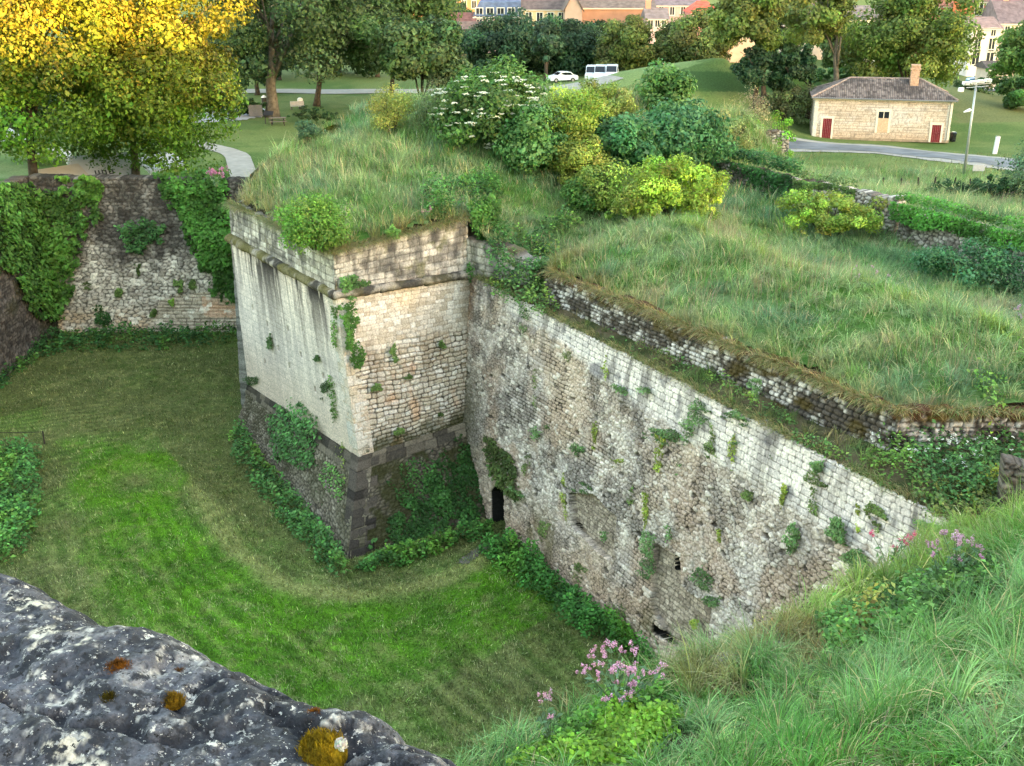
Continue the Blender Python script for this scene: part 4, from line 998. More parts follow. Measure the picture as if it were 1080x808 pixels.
t, (rx, h, rz, rg_) = shrub('elder_bush', 'large elder bush dotted with white flower heads, on top of the bastion', 462, 572, 80, 150, .26, 7000, (.055, .105, .03), 601, nb=34)
bl = []
for i in range(105):
    d = norm(rg_.normal(size=3)); d[2] = d[2]*.75+.15; d[1] = -abs(d[1])-.1
    c = np.array([0, 0, h-rz])+d/np.linalg.norm(d)*np.array([rx, rx, rz])*rg_.uniform(.86, 1.03); n = 14
    P = c+np.c_[rg_.normal(size=(n, 2))*.1, rg_.normal(size=n)*.02]
    bl.append(leafmesh(P, np.tile([0, -.3, 1], (n, 1)), .13, vary((.74, .74, .58), n, rg_, .1, .03), wid=.9, rng=rg_, wild=.4))
v, q, c = join(bl); mesh('blossoms', v, q, M_PETAL, t, c)
shrub('dogwood_bush', 'rounded leafy green bush in front of the flowering elder', 524, 598, 118, 178, .27, 4200, (.06, .125, .04), 602, nb=30)
shrub('fig_bush', 'dark blue-green bush, smaller of the two with drooping leaves', 618, 690, 128, 180, .3, 3600, (.042, .10, .042), 603, nb=24)
shrub('fig_bush', 'dark blue-green bush, taller of the two with drooping leaves', 668, 760, 108, 178, .3, 5600, (.048, .115, .05), 604, nb=32)
shrub('tree_of_heaven', 'upright feathery sapling above the dark bushes', 674, 728, 72, 120, .3, 2300, (.06, .125, .04), 605, nb=20, flat=.6)
shrub('scrub_bush', 'yellow-green scrub between the elder and the dark bushes', 566, 640, 96, 172, .18, 5200, (.135, .175, .032), 606, nb=40, br=(.18, .32), cvar=.3)
shrub('scrub_bush', 'yellow-green scrub capped with dry twigs behind the dogwood', 596, 668, 86, 130, .18, 3600, (.13, .155, .045), 607, nb=34, br=(.18, .32), cvar=.3)
shrub('scrub_bush', 'broad bright yellow-green scrub below the dark bushes', 655, 768, 168, 234, .17, 8200, (.15, .20, .03), 608, nb=52, br=(.16, .3), cvar=.28)
shrub('scrub_bush', 'small yellow-green scrub beside the rampart edge', 610, 668, 178, 226, .17, 2800, (.12, .16, .035), 609, nb=26, cvar=.28)
shrub('scrub_bush', 'low yellow-green scrub against the grey field wall', 818, 930, 202, 248, .17, 5200, (.14, .19, .035), 610, nb=44, br=(.16, .32), cvar=.3)
shrub('scrub_bush', 'yellow-green scrub filling the hollow between dogwood and the smaller dark bush', 584, 640, 140, 196, .17, 3200, (.14, .165, .035), 631, nb=30, br=(.18, .32), cvar=.3)
shrub('scrub_bush', 'olive scrub patch at the break above the rampart grass', 640, 690, 196, 236, .16, 2200, (.13, .165, .035), 632, nb=26, br=(.18, .32), cvar=.3)
shrub('scrub_bush', 'tall grassy scrub to the side of the sapling', 730, 800, 120, 165, .17, 3000, (.12, .15, .06), 633, nb=34, br=(.16, .3), cvar=.3)
shrub('broom_bush', 'lone yellowish broom bush in the tall grass beyond the bastion edge', 388, 436, 98, 142, .13, 2600, (.15, .155, .04), 611, nb=22)
shrub('broom_bush', 'thin grey-green broom bush left of the flowering elder', 430, 474, 92, 140, .12, 1700, (.10, .125, .06), 612, nb=20)
shrub('fern_bush', 'fresh green ferny bush over the corner of the bastion parapet', 300, 368, 212, 262, .14, 4600, (.085, .16, .03), 613, nb=34)
shrub('fern_bush', 'dark tuft of leaves halfway along the bastion grass', 312, 340, 130, 150, .14, 700, (.04, .08, .045), 614, nb=12)
shrub('lime_bush', 'small bright lime bush on the pale wall by the road', 812, 838, 112, 148, .18, 900, (.10, .20, .025), 615, Y=85.5, nb=12)
shrub('lime_bush', 'tiny lime bush beside the larger one on the pale wall', 786, 806, 124, 142, .18, 420, (.12, .19, .03), 616, Y=86, nb=9)
shrub('dark_weed_clump', 'dark leafy weeds at the notch between bastion and rampart', 596, 650, 182, 222, .16, 2200, (.045, .10, .025), 617, nb=22)
shrub('dark_weed_clump', 'dark leafy weeds along the foot of the ivy-topped field wall', 955, 1090, 258, 306, .16, 3600, (.035, .09, .04), 618, nb=36, depth=.5)
shrub('dark_weed_clump', 'spiky grey-green weeds near the picture edge above the field wall', 1058, 1110, 158, 214, .2, 1500, (.06, .10, .06), 619, nb=18)
shrub('bramble', 'dark bramble hedge along the fence posts', 958, 1100, 190, 212, .2, 2600, (.02, .045, .02), 620, nb=40, depth=.25, inner=.2)
shrub('shoot', 'dark upright shoot among the fence posts', 1038, 1046, 182, 204, .2, 160, (.02, .05, .02), 621, nb=8, stems=False)
shrub('shoot', 'dark upright shoot, taller, at the end of the bramble hedge', 1056, 1065, 180, 204, .2, 200, (.02, .05, .02), 622, nb=8, stems=False)

def poly_px(poly, n, rng):
    P = np.array(poly, float); a = rng.uniform(P.min(0), P.max(0), (n*3, 2)); return a[inpoly(a[:, 0], a[:, 1], poly)][:n]

def splat(x, y, w_, h_, seed, k=10):
    r_ = np.random.default_rng(seed); return [(x+math.cos(t)*w_/2*q, y+math.sin(t)*h_/2*q) for t, q in zip(np.linspace(0, 2*np.pi, k, endpoint=False), r_.uniform(.4, 1.3, k))]
class Vert:                                    # plane for plants: through a point, facing the ditch
    def __init__(s, p, n): s.o = np.asarray(p, float); s.n = norm(np.asarray(n, float))
    p = Surf.p
S_CS = Surf(Z((-32.8, 77.2), -14.2), Z((-8, 77.2), -14.5), Z((-32.8, 76.2), -25.3), Z((-8, 76.2), -25.3))
S_CSL = Surf(Z((-32.9, 38), -14.3), Z((-32.9, 77.6), -14.2), Z((-31.9, 38), -25.3), Z((-31.9, 77.6), -25.3))
S_FL = Surf(Z(Q_, ZC), Z(Cc_, ZC), JQ, JC); S_FA = Surf(Z(L_, ZC), Z(Q_, ZC), JL, JQ)
S_FLP = Surf(Z(Q_+[0, .2], -12.3), Z(Cc_+[-.1, .15], -11.55), Z(Q_+[0, .14], ZC), Z(Cc_+[-.1, .1], ZC))
S_FAP = Surf(Z(L_+[.16, .1], -12.45), Z(Q_+[0, .2], -12.3), Z(L_+[.1, .07], ZC), Z(Q_+[0, .14], ZC))
S_FLF = Surf(JQ, JC, QB, CB); S_FAF = Surf(JL, JQ, LB, QB)
S_RP = Surf(Z(P1, -12.9), Z(P2, -12.85), Z(P1-NRM*.15, -14.25), Z(P2-NRM*.15, -14.25))

def creeper(name, label, S, poly, n, leaf, depth, col, seed, group=None, cat='ivy', lump=.9, sparse=.25, rise=0.0, rag=4.2):
    rng = np.random.default_rng(seed)
    A = poly_px(poly, n, rng)
    P = np.array([S.p(a, b) for a, b in A])
    f = fbm(P[:, 0]*lump+P[:, 1]*lump*.7, P[:, 2]*lump, seed=seed, o=3)
    e = segdist(A[:, 0], A[:, 1], list(poly)+[poly[0]])
    ext = np.ptp(np.array(poly, float), 0).min(); f2 = fbm(P[:, 0]*2.2+P[:, 1]*1.5, P[:, 2]*2.2, seed=seed+31, o=4)
    keep = (e/(ext*.22)+(f2-.5)*rag+rng.normal(size=len(P))*.16 > .28) & (f > sparse)
    P = P[keep]; f = f[keep]; m = len(P)
    off = depth*(f*1.3)*rng.uniform(.35, 1.0, m)
    N_ = np.tile(S.n, (m, 1)); P = P+N_*off[:, None]; P[:, 2] += rise*rng.uniform(0, 1, m)
    c = vary(col, m, rng, .24, .07)*(.62+.85*sst(.3, .75, f))[:, None]
    v, q, cc = leafmesh(P, N_+[0, 0, .45], leaf*rng.uniform(.6, 1.35, m), c, rng=rng, up=.3, wild=.7)
    o = P.mean(0)
    return tag(mesh(name, v-o, q, M_LEAF, None, cc, loc=o), label, cat, group)
creeper('ivy', 'great mass of bright ivy covering the retaining wall beside the dark rubble wall', S_CS, [(-14, 194), (40, 200), (100, 188), (107, 230), (92, 262), (82, 300), (70, 334), (38, 340), (14, 330), (6, 300), (-14, 290)], 7800, .32, 1.3, (.055, .125, .02), 651, lump=.7, sparse=.1, rag=2.6)
creeper('ivy', 'tall column of dark ivy hanging against the bastion side of the retaining wall', S_CS, [(164, 184), (240, 182), (262, 312), (256, 330), (226, 312), (204, 272), (188, 232), (172, 212)], 7200, .3, .9, (.045, .115, .018), 652, lump=.8, sparse=.1, rise=.25, rag=2.0)
creeper('ivy', 'ivy trailing over the coping between the two big ivy masses', S_CS, [(60, 186), (100, 184), (112, 192), (106, 215), (84, 205)], 900, .3, .6, (.07, .15, .02), 653, sparse=.1)
creeper('ivy', 'ivy tongue on the dark rubble wall at the picture edge', S_CSL, [(-16, 194), (34, 192), (52, 240), (62, 336), (44, 342), (24, 326), (10, 292), (-16, 290)], 6500, .32, .9, (.05, .115, .02), 654, sparse=.1, rag=2.6)
creeper('fern_bush', 'fern bush sprouting from the middle of the retaining wall', S_CS, [(122, 238), (150, 228), (176, 236), (174, 254), (152, 268), (136, 264)], 1000, .24, .9, (.045, .11, .03), 655, cat='shrub', sparse=.05)
creeper('fern_bush', 'small dark shrub low on the pale crumbled stone', S_CS, [(98, 322), (110, 320), (119, 338), (110, 348), (102, 342)], 300, .22, .5, (.03, .085, .02), 656, cat='shrub', sparse=0)
for i, (x, y, w_, h_, l) in enumerate([(92, 304, 16, 14, 'shrubby tuft beside the lower end of the great ivy mass'), (190, 300, 12, 16, 'yellowish tuft at the top of the neat brick patch'), (163, 330, 9, 10, 'round green tuft by the neat brick patch'), (182, 318, 10, 8, 'low green tuft on the pale stone'), (104, 228, 14, 22, 'yellowish creeper strands fringing the great ivy mass'), (146, 284, 7, 18, 'thin green strand below the fern bush'), (125, 308, 10, 12, 'pale tuft in the crumbled stone'), (204, 300, 9, 9, 'small dark tuft near the orange stone patch')]):
    creeper('wall_tuft', l, S_CS, splat(x, y, w_, h_, 660+i), 420, .15, .4, (.075, .12, .03) if i != 3 else LIM, 660+i, 'tufts on the retaining wall', 'plant', sparse=0)

# ivy over the flank parapet, corner strip, notch
def zhit(a, b): return hit(a, b)
def bed_early(*a, **k): BEDS.append((a, k))
BEDS = []
bed_early('ivy', 'ivy cushion draped over the flank parapet of the bastion', [(438, 214), (452, 202), (486, 196), (522, 192), (534, 206), (528, 224), (506, 226), (482, 224), (466, 238), (452, 232)], 4200, 1.15, .17, (.045, .115, .024), 671, zf=zhit, cat='ivy', lump=1.6)
creeper('ivy', 'ivy spilling over the inner end of the flank parapet', S_FLP, [(484, 216), (504, 206), (524, 212), (530, 240), (516, 262), (500, 252), (490, 236)], 2200, .16, .7, (.045, .115, .022), 679, sparse=.05, rag=2.5, rise=.3)
creeper('ivy', 'ivy strip running down the sharp corner of the bastion', S_FL, [(354, 318), (374, 318), (378, 340), (372, 352), (384, 372), (382, 390), (370, 392), (362, 378), (364, 350), (356, 334)], 1500, .13, .35, (.05, .12, .02), 672, sparse=.1)
creeper('ivy', 'thin ivy tendril on the streaked face next to the corner', S_FA, [(350, 322), (357, 322), (358, 366), (352, 368)], 260, .12, .2, (.07, .14, .025), 673, sparse=0)
creeper('ivy', 'thin ivy tendril lower on the streaked face above the footing', S_FA, [(346, 392), (354, 392), (358, 440), (352, 446), (348, 420)], 300, .12, .2, (.07, .135, .025), 674, sparse=0)
creeper('leafy_clump', 'leafy clump with pink valerian on the string course near the corner', S_FLP, [(356, 292), (372, 288), (390, 296), (384, 310), (366, 314), (356, 310)], 700, .14, .5, (.06, .125, .035), 675, cat='plant', sparse=0)
creeper('leafy_clump', 'green clump where the flank string course meets the broken wall', S_FLP, [(486, 282), (500, 270), (516, 268), (522, 288), (512, 306), (494, 298)], 900, .15, .6, (.05, .115, .03), 676, cat='plant', sparse=0)
creeper('leafy_clump', 'fern tuft on the crest of the flank parapet', S_FLP, [(404, 244), (410, 236), (424, 240), (420, 250), (408, 252)], 350, .13, .4, (.07, .14, .03), 677, cat='plant', sparse=0)
creeper('leafy_clump', 'slim dark creeper in the inner corner of the bastion', S_FL, [(496, 318), (506, 316), (506, 380), (502, 420), (496, 380)], 600, .13, .25, (.045, .095, .025), 678, cat='plant', sparse=.1)
# footing growth
creeper('elder_bush', 'leafy elder bush growing on the footing below the streaked face', S_FAF, [(290, 450), (304, 424), (330, 420), (346, 440), (348, 480), (338, 500), (318, 502), (298, 484)], 2300, .2, 1.0, (.055, .125, .035), 681, cat='shrub', sparse=0)
creeper('ivy', 'dark ivy sheet creeping over the flank footing beside the doorway', S_FLF, [(470, 470), (502, 446), (520, 462), (524, 540), (500, 560), (440, 582), (392, 596), (384, 580), (400, 560), (430, 520), (452, 500)], 8200, .17, .5, (.034, .09, .02), 682, sparse=.2, rag=3)
creeper('ivy', 'ivy patch high on the dark flank footing', S_FLF, [(400, 500), (440, 480), (470, 470), (474, 500), (440, 530), (420, 530)], 900, .15, .3, (.035, .085, .02), 683, sparse=.35)
creeper('weed_clump', 'bright weeds and valerian at the corner of the footing', S_FAF, [(344, 500), (356, 482), (368, 498), (370, 560), (352, 560), (340, 530)], 1000, .15, .5, (.07, .14, .035), 684, cat='plant', sparse=.1)
creeper('weed_clump', 'yellowish creeper beside the elder bush on the footing', S_FAF, [(356, 470), (366, 466), (370, 520), (360, 516)], 400, .13, .3, (.12, .165, .03), 685, cat='plant', sparse=0)

def bed(name, label, poly, n, hgt, leaf, col, seed, zr=-25, cat='nettles', zf=None, lump=1.1, group=None, low=.0):
    rng = np.random.default_rng(seed); A = poly_px(poly, n, rng)
    P = np.array([U(a, b, zr) for a, b in A]) if zf is None else np.array([zf(a, b) for a, b in A])
    f = fbm(P[:, 0]*lump, P[:, 1]*lump, seed=seed, o=3); e = segdist(A[:, 0], A[:, 1], list(poly)+[poly[0]])
    ext = np.ptp(np.array(poly, float), 0).min(); f2 = fbm(P[:, 0]*2.6, P[:, 1]*2.6, seed=seed+41, o=4)
    k = (f > low) & (np.minimum(e/min(ext*.18, 9), 1.2)+(f2-.5)*3.4+rng.normal(size=len(P))*.2 > .3); P = P[k]; f = f[k]; e = e[k]; f2 = f2[k]; m = len(P)
    H = hgt*(.15+1.0*f+1.0*sst(.35, .75, f2)*f)*np.clip(.35+e/12, .35, 1); zz = H*rng.uniform(.05, 1, m)**.6
    if zf is None: P[:, 2] = ditch_z(P[:, 0], P[:, 1])
    P = P+np.c_[rng.normal(size=(m, 2))*.06, zz]
    c = vary(col, m, rng, .3, .08)*(.6+.8*sst(.35, .7, f2))[:, None]; yk = fbm(P[:, 0]*.9, P[:, 1]*.9, seed=seed+51); c = mix(c, c*[1.7, 1.35, .9], sst(.5, .7, yk))
    v, q, cc = leafmesh(P, np.tile([0, -.25, 1.], (m, 1)), leaf*rng.uniform(.6, 1.3, m), c, rng=rng, up=.4, wild=1.0)
    o = P.mean(0); o[2] = P[:, 2].min()
    return tag(mesh(name, v-o, q, M_LEAF, None, cc, loc=o), label, cat, group)
bed('nettle_bed', 'dark nettle strip along the foot of the retaining wall', [(40, 362), (60, 352), (110, 351), (258, 350), (258, 366), (170, 372), (70, 372), (40, 384), (0, 412), (-12, 404), (20, 384)], 5200, 1.0, .24, (.03, .08, .02), 691)
bed('nettle_bed', 'nettles and ferns along the foot of the streaked bastion face', [(242, 462), (254, 452), (272, 478), (300, 512), (330, 545), (360, 588), (372, 606), (352, 614), (330, 590), (300, 560), (262, 510), (242, 488)], 5200, .95, .19, (.05, .12, .03), 692)
bed('nettle_bed', 'leafy weeds below the dark flank footing, ending at the worn path', [(372, 604), (390, 592), (440, 578), (500, 556), (524, 552), (520, 566), (478, 582), (430, 598), (392, 610)], 3800, .8, .18, (.042, .11, .022), 693)
bed('nettle_bed', 'thick nettle strip along the foot of the curtain wall', [(510, 574), (530, 566), (556, 580), (600, 622), (640, 655), (672, 680), (700, 712), (676, 712), (640, 690), (596, 664), (560, 632), (522, 606), (504, 590)], 9000, .95, .17, (.04, .115, .022), 694)
bed('nettle_bed', 'patch of tall lush weeds in the ditch, beside the rope fence', [(-20, 476), (20, 472), (44, 478), (46, 520), (40, 562), (24, 592), (-20, 606)], 4600, 1.1, .22, (.06, .15, .035), 695)

for a_, k_ in BEDS: bed(*a_, **k_)
bed('ivy', 'dark ivy and weeds filling the break between bastion mound and rampart', [(508, 262), (528, 242), (560, 246), (592, 226), (622, 196), (650, 186), (656, 204), (620, 236), (590, 262), (574, 290), (552, 300), (520, 296)], 3200, .75, .17, (.04, .10, .026), 699, zf=zhit, cat='ivy', lump=1.3)
# plants on the curtain wall
CURP = [(600, 380, 14, 40, 200, 2, 'faint trailing strand under the wall head, first beyond the thicket'), (668, 520, 10, 30, 150, 2, 'thin brownish strand in the mid rubble'), (790, 520, 12, 26, 150, 2, 'hanging strand low on the rubble below the pale band'), (840, 560, 16, 30, 170, 0, 'ragged tuft low on the rubble near the grassy bank'), (610, 470, 22, 10, 130, 0, 'flat tuft in the pale rubble above the first recess'), (575, 560, 20, 26, 190, 2, 'mossy weeds low on the wall beyond the doorway'), (612, 600, 26, 26, 230, 2, 'mossy weeds at the damp foot of the wall'), (655, 640, 20, 24, 190, 2, 'mossy weeds above the nettle strip'), (760, 560, 9, 30, 120, 1, 'lime strand over the rubble beside the second recess'), (905, 590, 30, 34, 330, 0, 'leafy weeds where the wall meets the grassy bank'),
  # x, y, w, h, n, colour, label
 (700, 455, 60, 34, 500, 0, 'spreading dark tuft high on the rubble face'), (735, 432, 34, 40, 420, 0, 'bushy green tuft near the pale ashlar band'), (697, 470, 16, 44, 260, 1, 'hanging yellowish strand below the spreading tuft'),
 (752, 462, 20, 60, 420, 2, 'trailing strand with reddish tips by the ashlar band'), (778, 440, 40, 40, 380, 0, 'fern tuft on the ashlar band'), (774, 470, 8, 40, 120, 1, 'thin lime strand on the ashlar blocks'),
 (628, 452, 7, 46, 170, 1, 'bright yellow-green strand hanging alone on the rubble'), (597, 520, 9, 62, 260, 1, 'long lime strand beside the first recess'), (684, 528, 9, 50, 200, 1, 'lime strand above the slit'),
 (686, 575, 24, 56, 520, 0, 'dark hanging plant below the lime strand'), (706, 552, 22, 22, 220, 0, 'round tuft above the slit'), (746, 602, 28, 28, 280, 0, 'leafy tuft beside the slit recess'), (754, 633, 24, 16, 160, 0, 'low leafy tuft under the slit recess'),
 (616, 512, 26, 14, 180, 0, 'grassy tuft capping the first recess'), (568, 452, 20, 16, 150, 0, 'small tuft near the inner corner'), (582, 448, 10, 10, 80, 0, 'tiny tuft among pale rubble near the inner corner'), (657, 410, 20, 12, 120, 0, 'short tuft under the wall head'),
 (683, 408, 16, 12, 110, 0, 'short pale tuft under the wall head'), (558, 485, 12, 26, 140, 2, 'rusty hanging tuft above the doorway side'), (648, 487, 26, 12, 130, 1, 'yellowish patch in the middle of the rubble'), (566, 412, 10, 70, 240, 2, 'long faint strand down the rubble near the corner'),
 (720, 488, 12, 16, 100, 0, 'small tuft in the middle of the rubble'), (862, 512, 22, 40, 320, 2, 'trailing plant under the pale band'), (866, 490, 14, 14, 110, 0, 'little tuft on the pale band'), (886, 552, 24, 40, 300, 0, 'dark tuft beside the leafy creeper'),
 (924, 545, 24, 56, 620, 2, 'leafy creeper hanging from the wall head'), (908, 545, 10, 34, 160, 1, 'lime strand beside the leafy creeper'), (828, 520, 8, 24, 110, 1, 'slender lime strand on the pale band'), (982, 556, 34, 24, 380, 0, 'feathery grey-green tuft at the far end of the wall head'), (815, 482, 9, 24, 110, 2, 'hanging tendril on the pale ashlar'),
 (740, 690, 22, 16, 160, 0, 'tuft at the foot of the slit recess'), (735, 655, 12, 14, 100, 1, 'bright tuft inside the slit recess'), (640, 560, 14, 10, 90, 0, 'tuft inside the first recess'), (548, 520, 16, 22, 190, 0, 'green tuft over the doorway'), (556, 340, 12, 46, 260, 0, 'hanging plant below the wall head near the corner'),
 (800, 404, 16, 14, 120, 0, 'green tuft on the wall head under the ledge'), (640, 380, 12, 40, 160, 1, 'lime tendril below the ledge')]
for i, (x, y, w_, h_, n, ci, l) in enumerate(CURP):
    col = [(.085, .145, .05), (.18, .22, .035), (.10, .14, .04)][ci]
    rng_ = np.random.default_rng(800+i); k = 9; th = np.linspace(0, 2*np.pi, k, endpoint=False)
    rr__ = rng_.uniform(.35, 1.3, k)
    if ci == 0: h_ *= 1.25; y += h_*.08
    poly = [(x+math.cos(a)*w_/2*r, y+math.sin(a)*h_/2*r*(1.35 if math.sin(a) > .5 else .8)) for a, r in zip(th, rr__)]
    creeper('wall_plant', l, S_CUR, poly, int(n*(2.3, 2.0, 1.6)[ci]), .08 if ci else .09, .4 if ci == 0 else .2, col, 900+i, 'plants rooted in the curtain wall', 'plant', lump=4.0, sparse=.34, rag=6)
creeper('grass_mat', 'mat of dark hanging grass over the doorway at the inner corner', S_CUR, [(512, 446), (524, 446), (546, 490), (552, 528), (540, 530), (520, 500), (510, 470)], 1500, .2, .3, (.05, .07, .02), 950, cat='plant', sparse=.1)
for i, (x, y, w_, h_, l) in enumerate([(412, 372, 14, 20, 'tuft in the upper coursed stone of the flank'), (432, 398, 16, 10, 'small tuft in the worn stone of the flank'), (398, 410, 14, 12, 'dark tuft low on the flank near the corner'), (463, 362, 12, 10, 'tiny tuft in the smooth stone of the flank'), (420, 455, 14, 10, 'tuft just above the flank footing'), (466, 436, 9, 9, 'tiny tuft on the worn flank stone')]):
    creeper('wall_plant', l, S_FL, splat(x, y, w_, h_, 960+i), 420, .09, .25, (.07, .11, .03), 960+i, 'tufts rooted in the bastion flank', 'plant', sparse=0)
for i, (x, y, w_, h_, l) in enumerate([(286, 362, 6, 22, 'thin strand on the streaked face'), (336, 378, 9, 8, 'dark tuft on the streaked face'), (266, 400, 16, 12, 'pale tuft at the far foot of the streaked face'), (342, 412, 16, 18, 'leafy tuft near the foot of the corner')]):
    creeper('wall_plant', l, S_FA, splat(x, y, w_, h_, 970+i), 360, .1, .28, (.065, .115, .035), 970+i, 'tufts rooted in the streaked bastion face', 'plant', sparse=0)

# vegetation on the berm and at the end of the rampart
def zberm(a, b): 
    p = U(a, b, -14.15); p[2] = float(berm_z(p[0:1], p[1:2])[0]); return p
bed('leafy_thicket', 'light green leafy thicket filling the ledge at the inner corner', [(508, 300), (540, 274), (560, 262), (590, 262), (600, 296), (588, 330), (574, 340), (556, 326), (528, 318)], 3400, .8, .15, (.07, .135, .035), 981, zf=zberm, cat='shrub', lump=1.6)
bed('leafy_thicket', 'dark thicket dotted with white blossom at the end of the rampart', [(905, 488), (930, 470), (960, 446), (1000, 452), (1050, 440), (1100, 440), (1100, 500), (1060, 520), (1010, 545), (960, 520)], 5200, .75, .13, (.045, .105, .028), 982, zf=zberm, cat='shrub', lump=1.4)
bed('leafy_thicket', 'lime green bush beside the parapet return', [(1004, 450), (1040, 416), (1100, 410), (1100, 470), (1050, 480), (1020, 476)], 3000, 1.3, .15, (.085, .165, .03), 983, zf=zberm, cat='shrub', lump=1.2)
bed('leafy_thicket', 'low green weeds along the ledge under the parapet', [(640, 350), (700, 372), (760, 400), (830, 440), (900, 488), (900, 500), (820, 452), (750, 412), (690, 384), (640, 362)], 4200, .5, .12, (.06, .115, .03), 984, zf=zberm, cat='weeds', lump=1.6, low=.36)['kind'] = 'stuff'
rb_ = np.random.default_rng(985); A = poly_px([(905, 480), (960, 446), (1040, 446), (1080, 450), (1060, 510), (980, 520)], 90, rb_)
P = np.array([zberm(a, b) for a, b in A])+[0, 0, .55]+rb_.normal(size=(len(A), 3))*[.05, .05, .1]
Pn = np.repeat(P, 5, 0)+rb_.normal(size=(len(P)*5, 3))*.03
v, q, c = leafmesh(Pn, np.tile([0, -.4, 1.], (len(Pn), 1)), .06, vary((.7, .7, .62), len(Pn), rb_, .08, .02), wid=.9, rng=rb_)
tag(mesh('blossom_spray', v, q, M_PETAL, None, c), 'scattered small white blossoms in the dark thicket', 'blossom', kind='stuff')
bed('lime_bush', 'small lime-yellow bush at the picture edge below the thicket', [(1030, 516), (1050, 500), (1066, 508), (1058, 526), (1038, 530)], 260, .5, .14, (.25, .27, .03), 986, zf=zberm, cat='shrub')
bed('weed_clump', 'grassy weeds on the ledge at the end of the curtain wall', [(960, 520), (1020, 500), (1090, 510), (1090, 552), (1010, 556), (985, 548)], 1700, .5, .15, (.07, .11, .035), 987, zf=zberm, cat='plant')
# parapet stub at the picture edge
fwp = U(1074, 540, -13.6)
o = wall('field_wall', Z(fwp[:2]+[0, 1.2], -12.9), Z(fwp[:2]+[3.5, .4], -12.6), Z(fwp[:2]+[0, 1.0], -14.6), Z(fwp[:2]+[3.5, .2], -14.6), .05, fw_fn(271, .3), thick=.6, ragged=.5, seed=27)
tag(o, 'stump of brown mossy wall at the picture edge below the thicket', 'wall', 'old rubble walls along the rampart edge')
# ivy hedge and ivy on the field walls
def hedge_on(name, label, pts, hgt, dep, n, leaf, col, seed, top=.2):
    """leafy covering of a wall given by (px, py, y) points along its top"""
    rng = np.random.default_rng(seed); W = np.array([at(a, b, c) for a, b, c in pts]); sgm = np.r_[0, np.cumsum(np.linalg.norm(np.diff(W, axis=0), axis=1))]
    t = rng.uniform(0, sgm[-1], n); C = np.c_[[np.interp(t, sgm, W[:, i]) for i in range(3)]].T
    d = np.r_[W[-1, :2]-W[0, :2]]; d /= np.linalg.norm(d); nn = np.array([-abs(d[1]), -abs(d[0]) if d[1] < 0 else abs(d[0])]); 
    if nn[1] > 0: nn = -nn
    a = rng.uniform(0, 1, n); f = fbm(t*.9, a*hgt*.9, seed=seed); hh = hgt*(.6+.8*fbm(t*.5, t*0, seed=seed+1))
    ontop = rng.uniform(size=n) < .3
    z = np.where(ontop, top*rng.uniform(.2, 1.6, n)*(.5+f), -a*hh); o_ = np.where(ontop, rng.uniform(-.5, .5, n)*dep, dep*(.4+.8*f)*rng.uniform(.5, 1, n))
    P = C+np.c_[nn[0]*o_, nn[1]*o_, z]
    c = vary(col, n, rng, .22, .07)*(.6+.8*sst(.3, .7, f))[:, None]
    N_ = np.where(ontop[:, None], [0, -.3, 1.], [nn[0], nn[1], .35])
    v, q, cc = leafmesh(P, N_, leaf*rng.uniform(.6, 1.3, n), c, rng=rng, wild=.7); o = P.mean(0)
    return tag(mesh(name, v-o, q, M_LEAF, None, cc, loc=o), label, 'ivy')
hedge_on('ivy', 'long dark ivy hedge swallowing a wall below the grassy field', [(740, 162, 73), (790, 172, 68.5), (842, 186, 63.8)], 2.2, .8, 7000, .2, (.035, .095, .025), 991, .5)
hedge_on('ivy', 'bright ivy draped thickly over the top of a field wall', [(946, 212, 57.8), (1000, 224, 54.5), (1060, 240, 51), (1120, 252, 48.4), (1240, 284, 42.6)], .95, .6, 8000, .17, (.055, .15, .022), 992, .3)
hedge_on('ivy', 'light creeper along the top of the grey field wall', [(840, 188, 63.5), (880, 194, 61.8), (905, 199, 60.6)], .5, .5, 1100, .17, (.09, .15, .04), 993, .3)
# valerian
def valerian(label, px, py, zf, hgt, nst, spread, seed, col=(.50, .20, .36), leafc=(.10, .17, .085), head=.07, nh=10):
    rng = np.random.default_rng(seed); b = zf(px, py)
    t = thing('valerian', label, 'flower', b, 0, 'valerian plants in flower')
    st = MB(); lv = []
    tips = []
    for i in range(nst):
        a = rng.uniform(0, 6.28); r = spread*math.sqrt(rng.uniform(.05, 1)); h = hgt*rng.uniform(.6, 1.05)
        e = np.array([math.cos(a)*r, math.sin(a)*r*.8, h]); st.tube([np.zeros(3), e*[.35, .35, .5], e], [.008, .006, .004], 5, leafc)
        for k in range(8):
            u = rng.uniform(.1, .9); p = e*[u, u, u]+rng.normal(size=3)*.02; lv.append((p, a))
        tips.append(e)
    lp = np.array([p for p, a in lv]); v, q, c = leafmesh(lp, rng.normal(size=lp.shape)+[0, 0, .6], hgt*.14, vary(leafc, len(lp), rng, .2, .05), wid=.42, rng=rng)
    st.build('stem', M_STEM, t); mesh('foliage', v, q, M_LEAF, t, c)
    for e in tips[:nh]:
        n = 110; hs = head*rng.uniform(.55, 1.15); d = norm(rng.normal(size=(n, 3))); lob = rng.normal(size=(5, 3))*hs*.55; P = e+lob[rng.integers(0, 5, n)]+d*hs*.55*rng.uniform(.2, 1, (n, 1))*[.85, .85, 1.1]
        v, q, c = leafmesh(P, d, head*.27, vary(col, n, rng, .3, .07), wid=.8, rng=rng); mesh('flower_head', v, q, M_PETAL, t, c)
M_STEM = mat_plain('green_stem', (.10, .15, .06), .8, amt=.2)
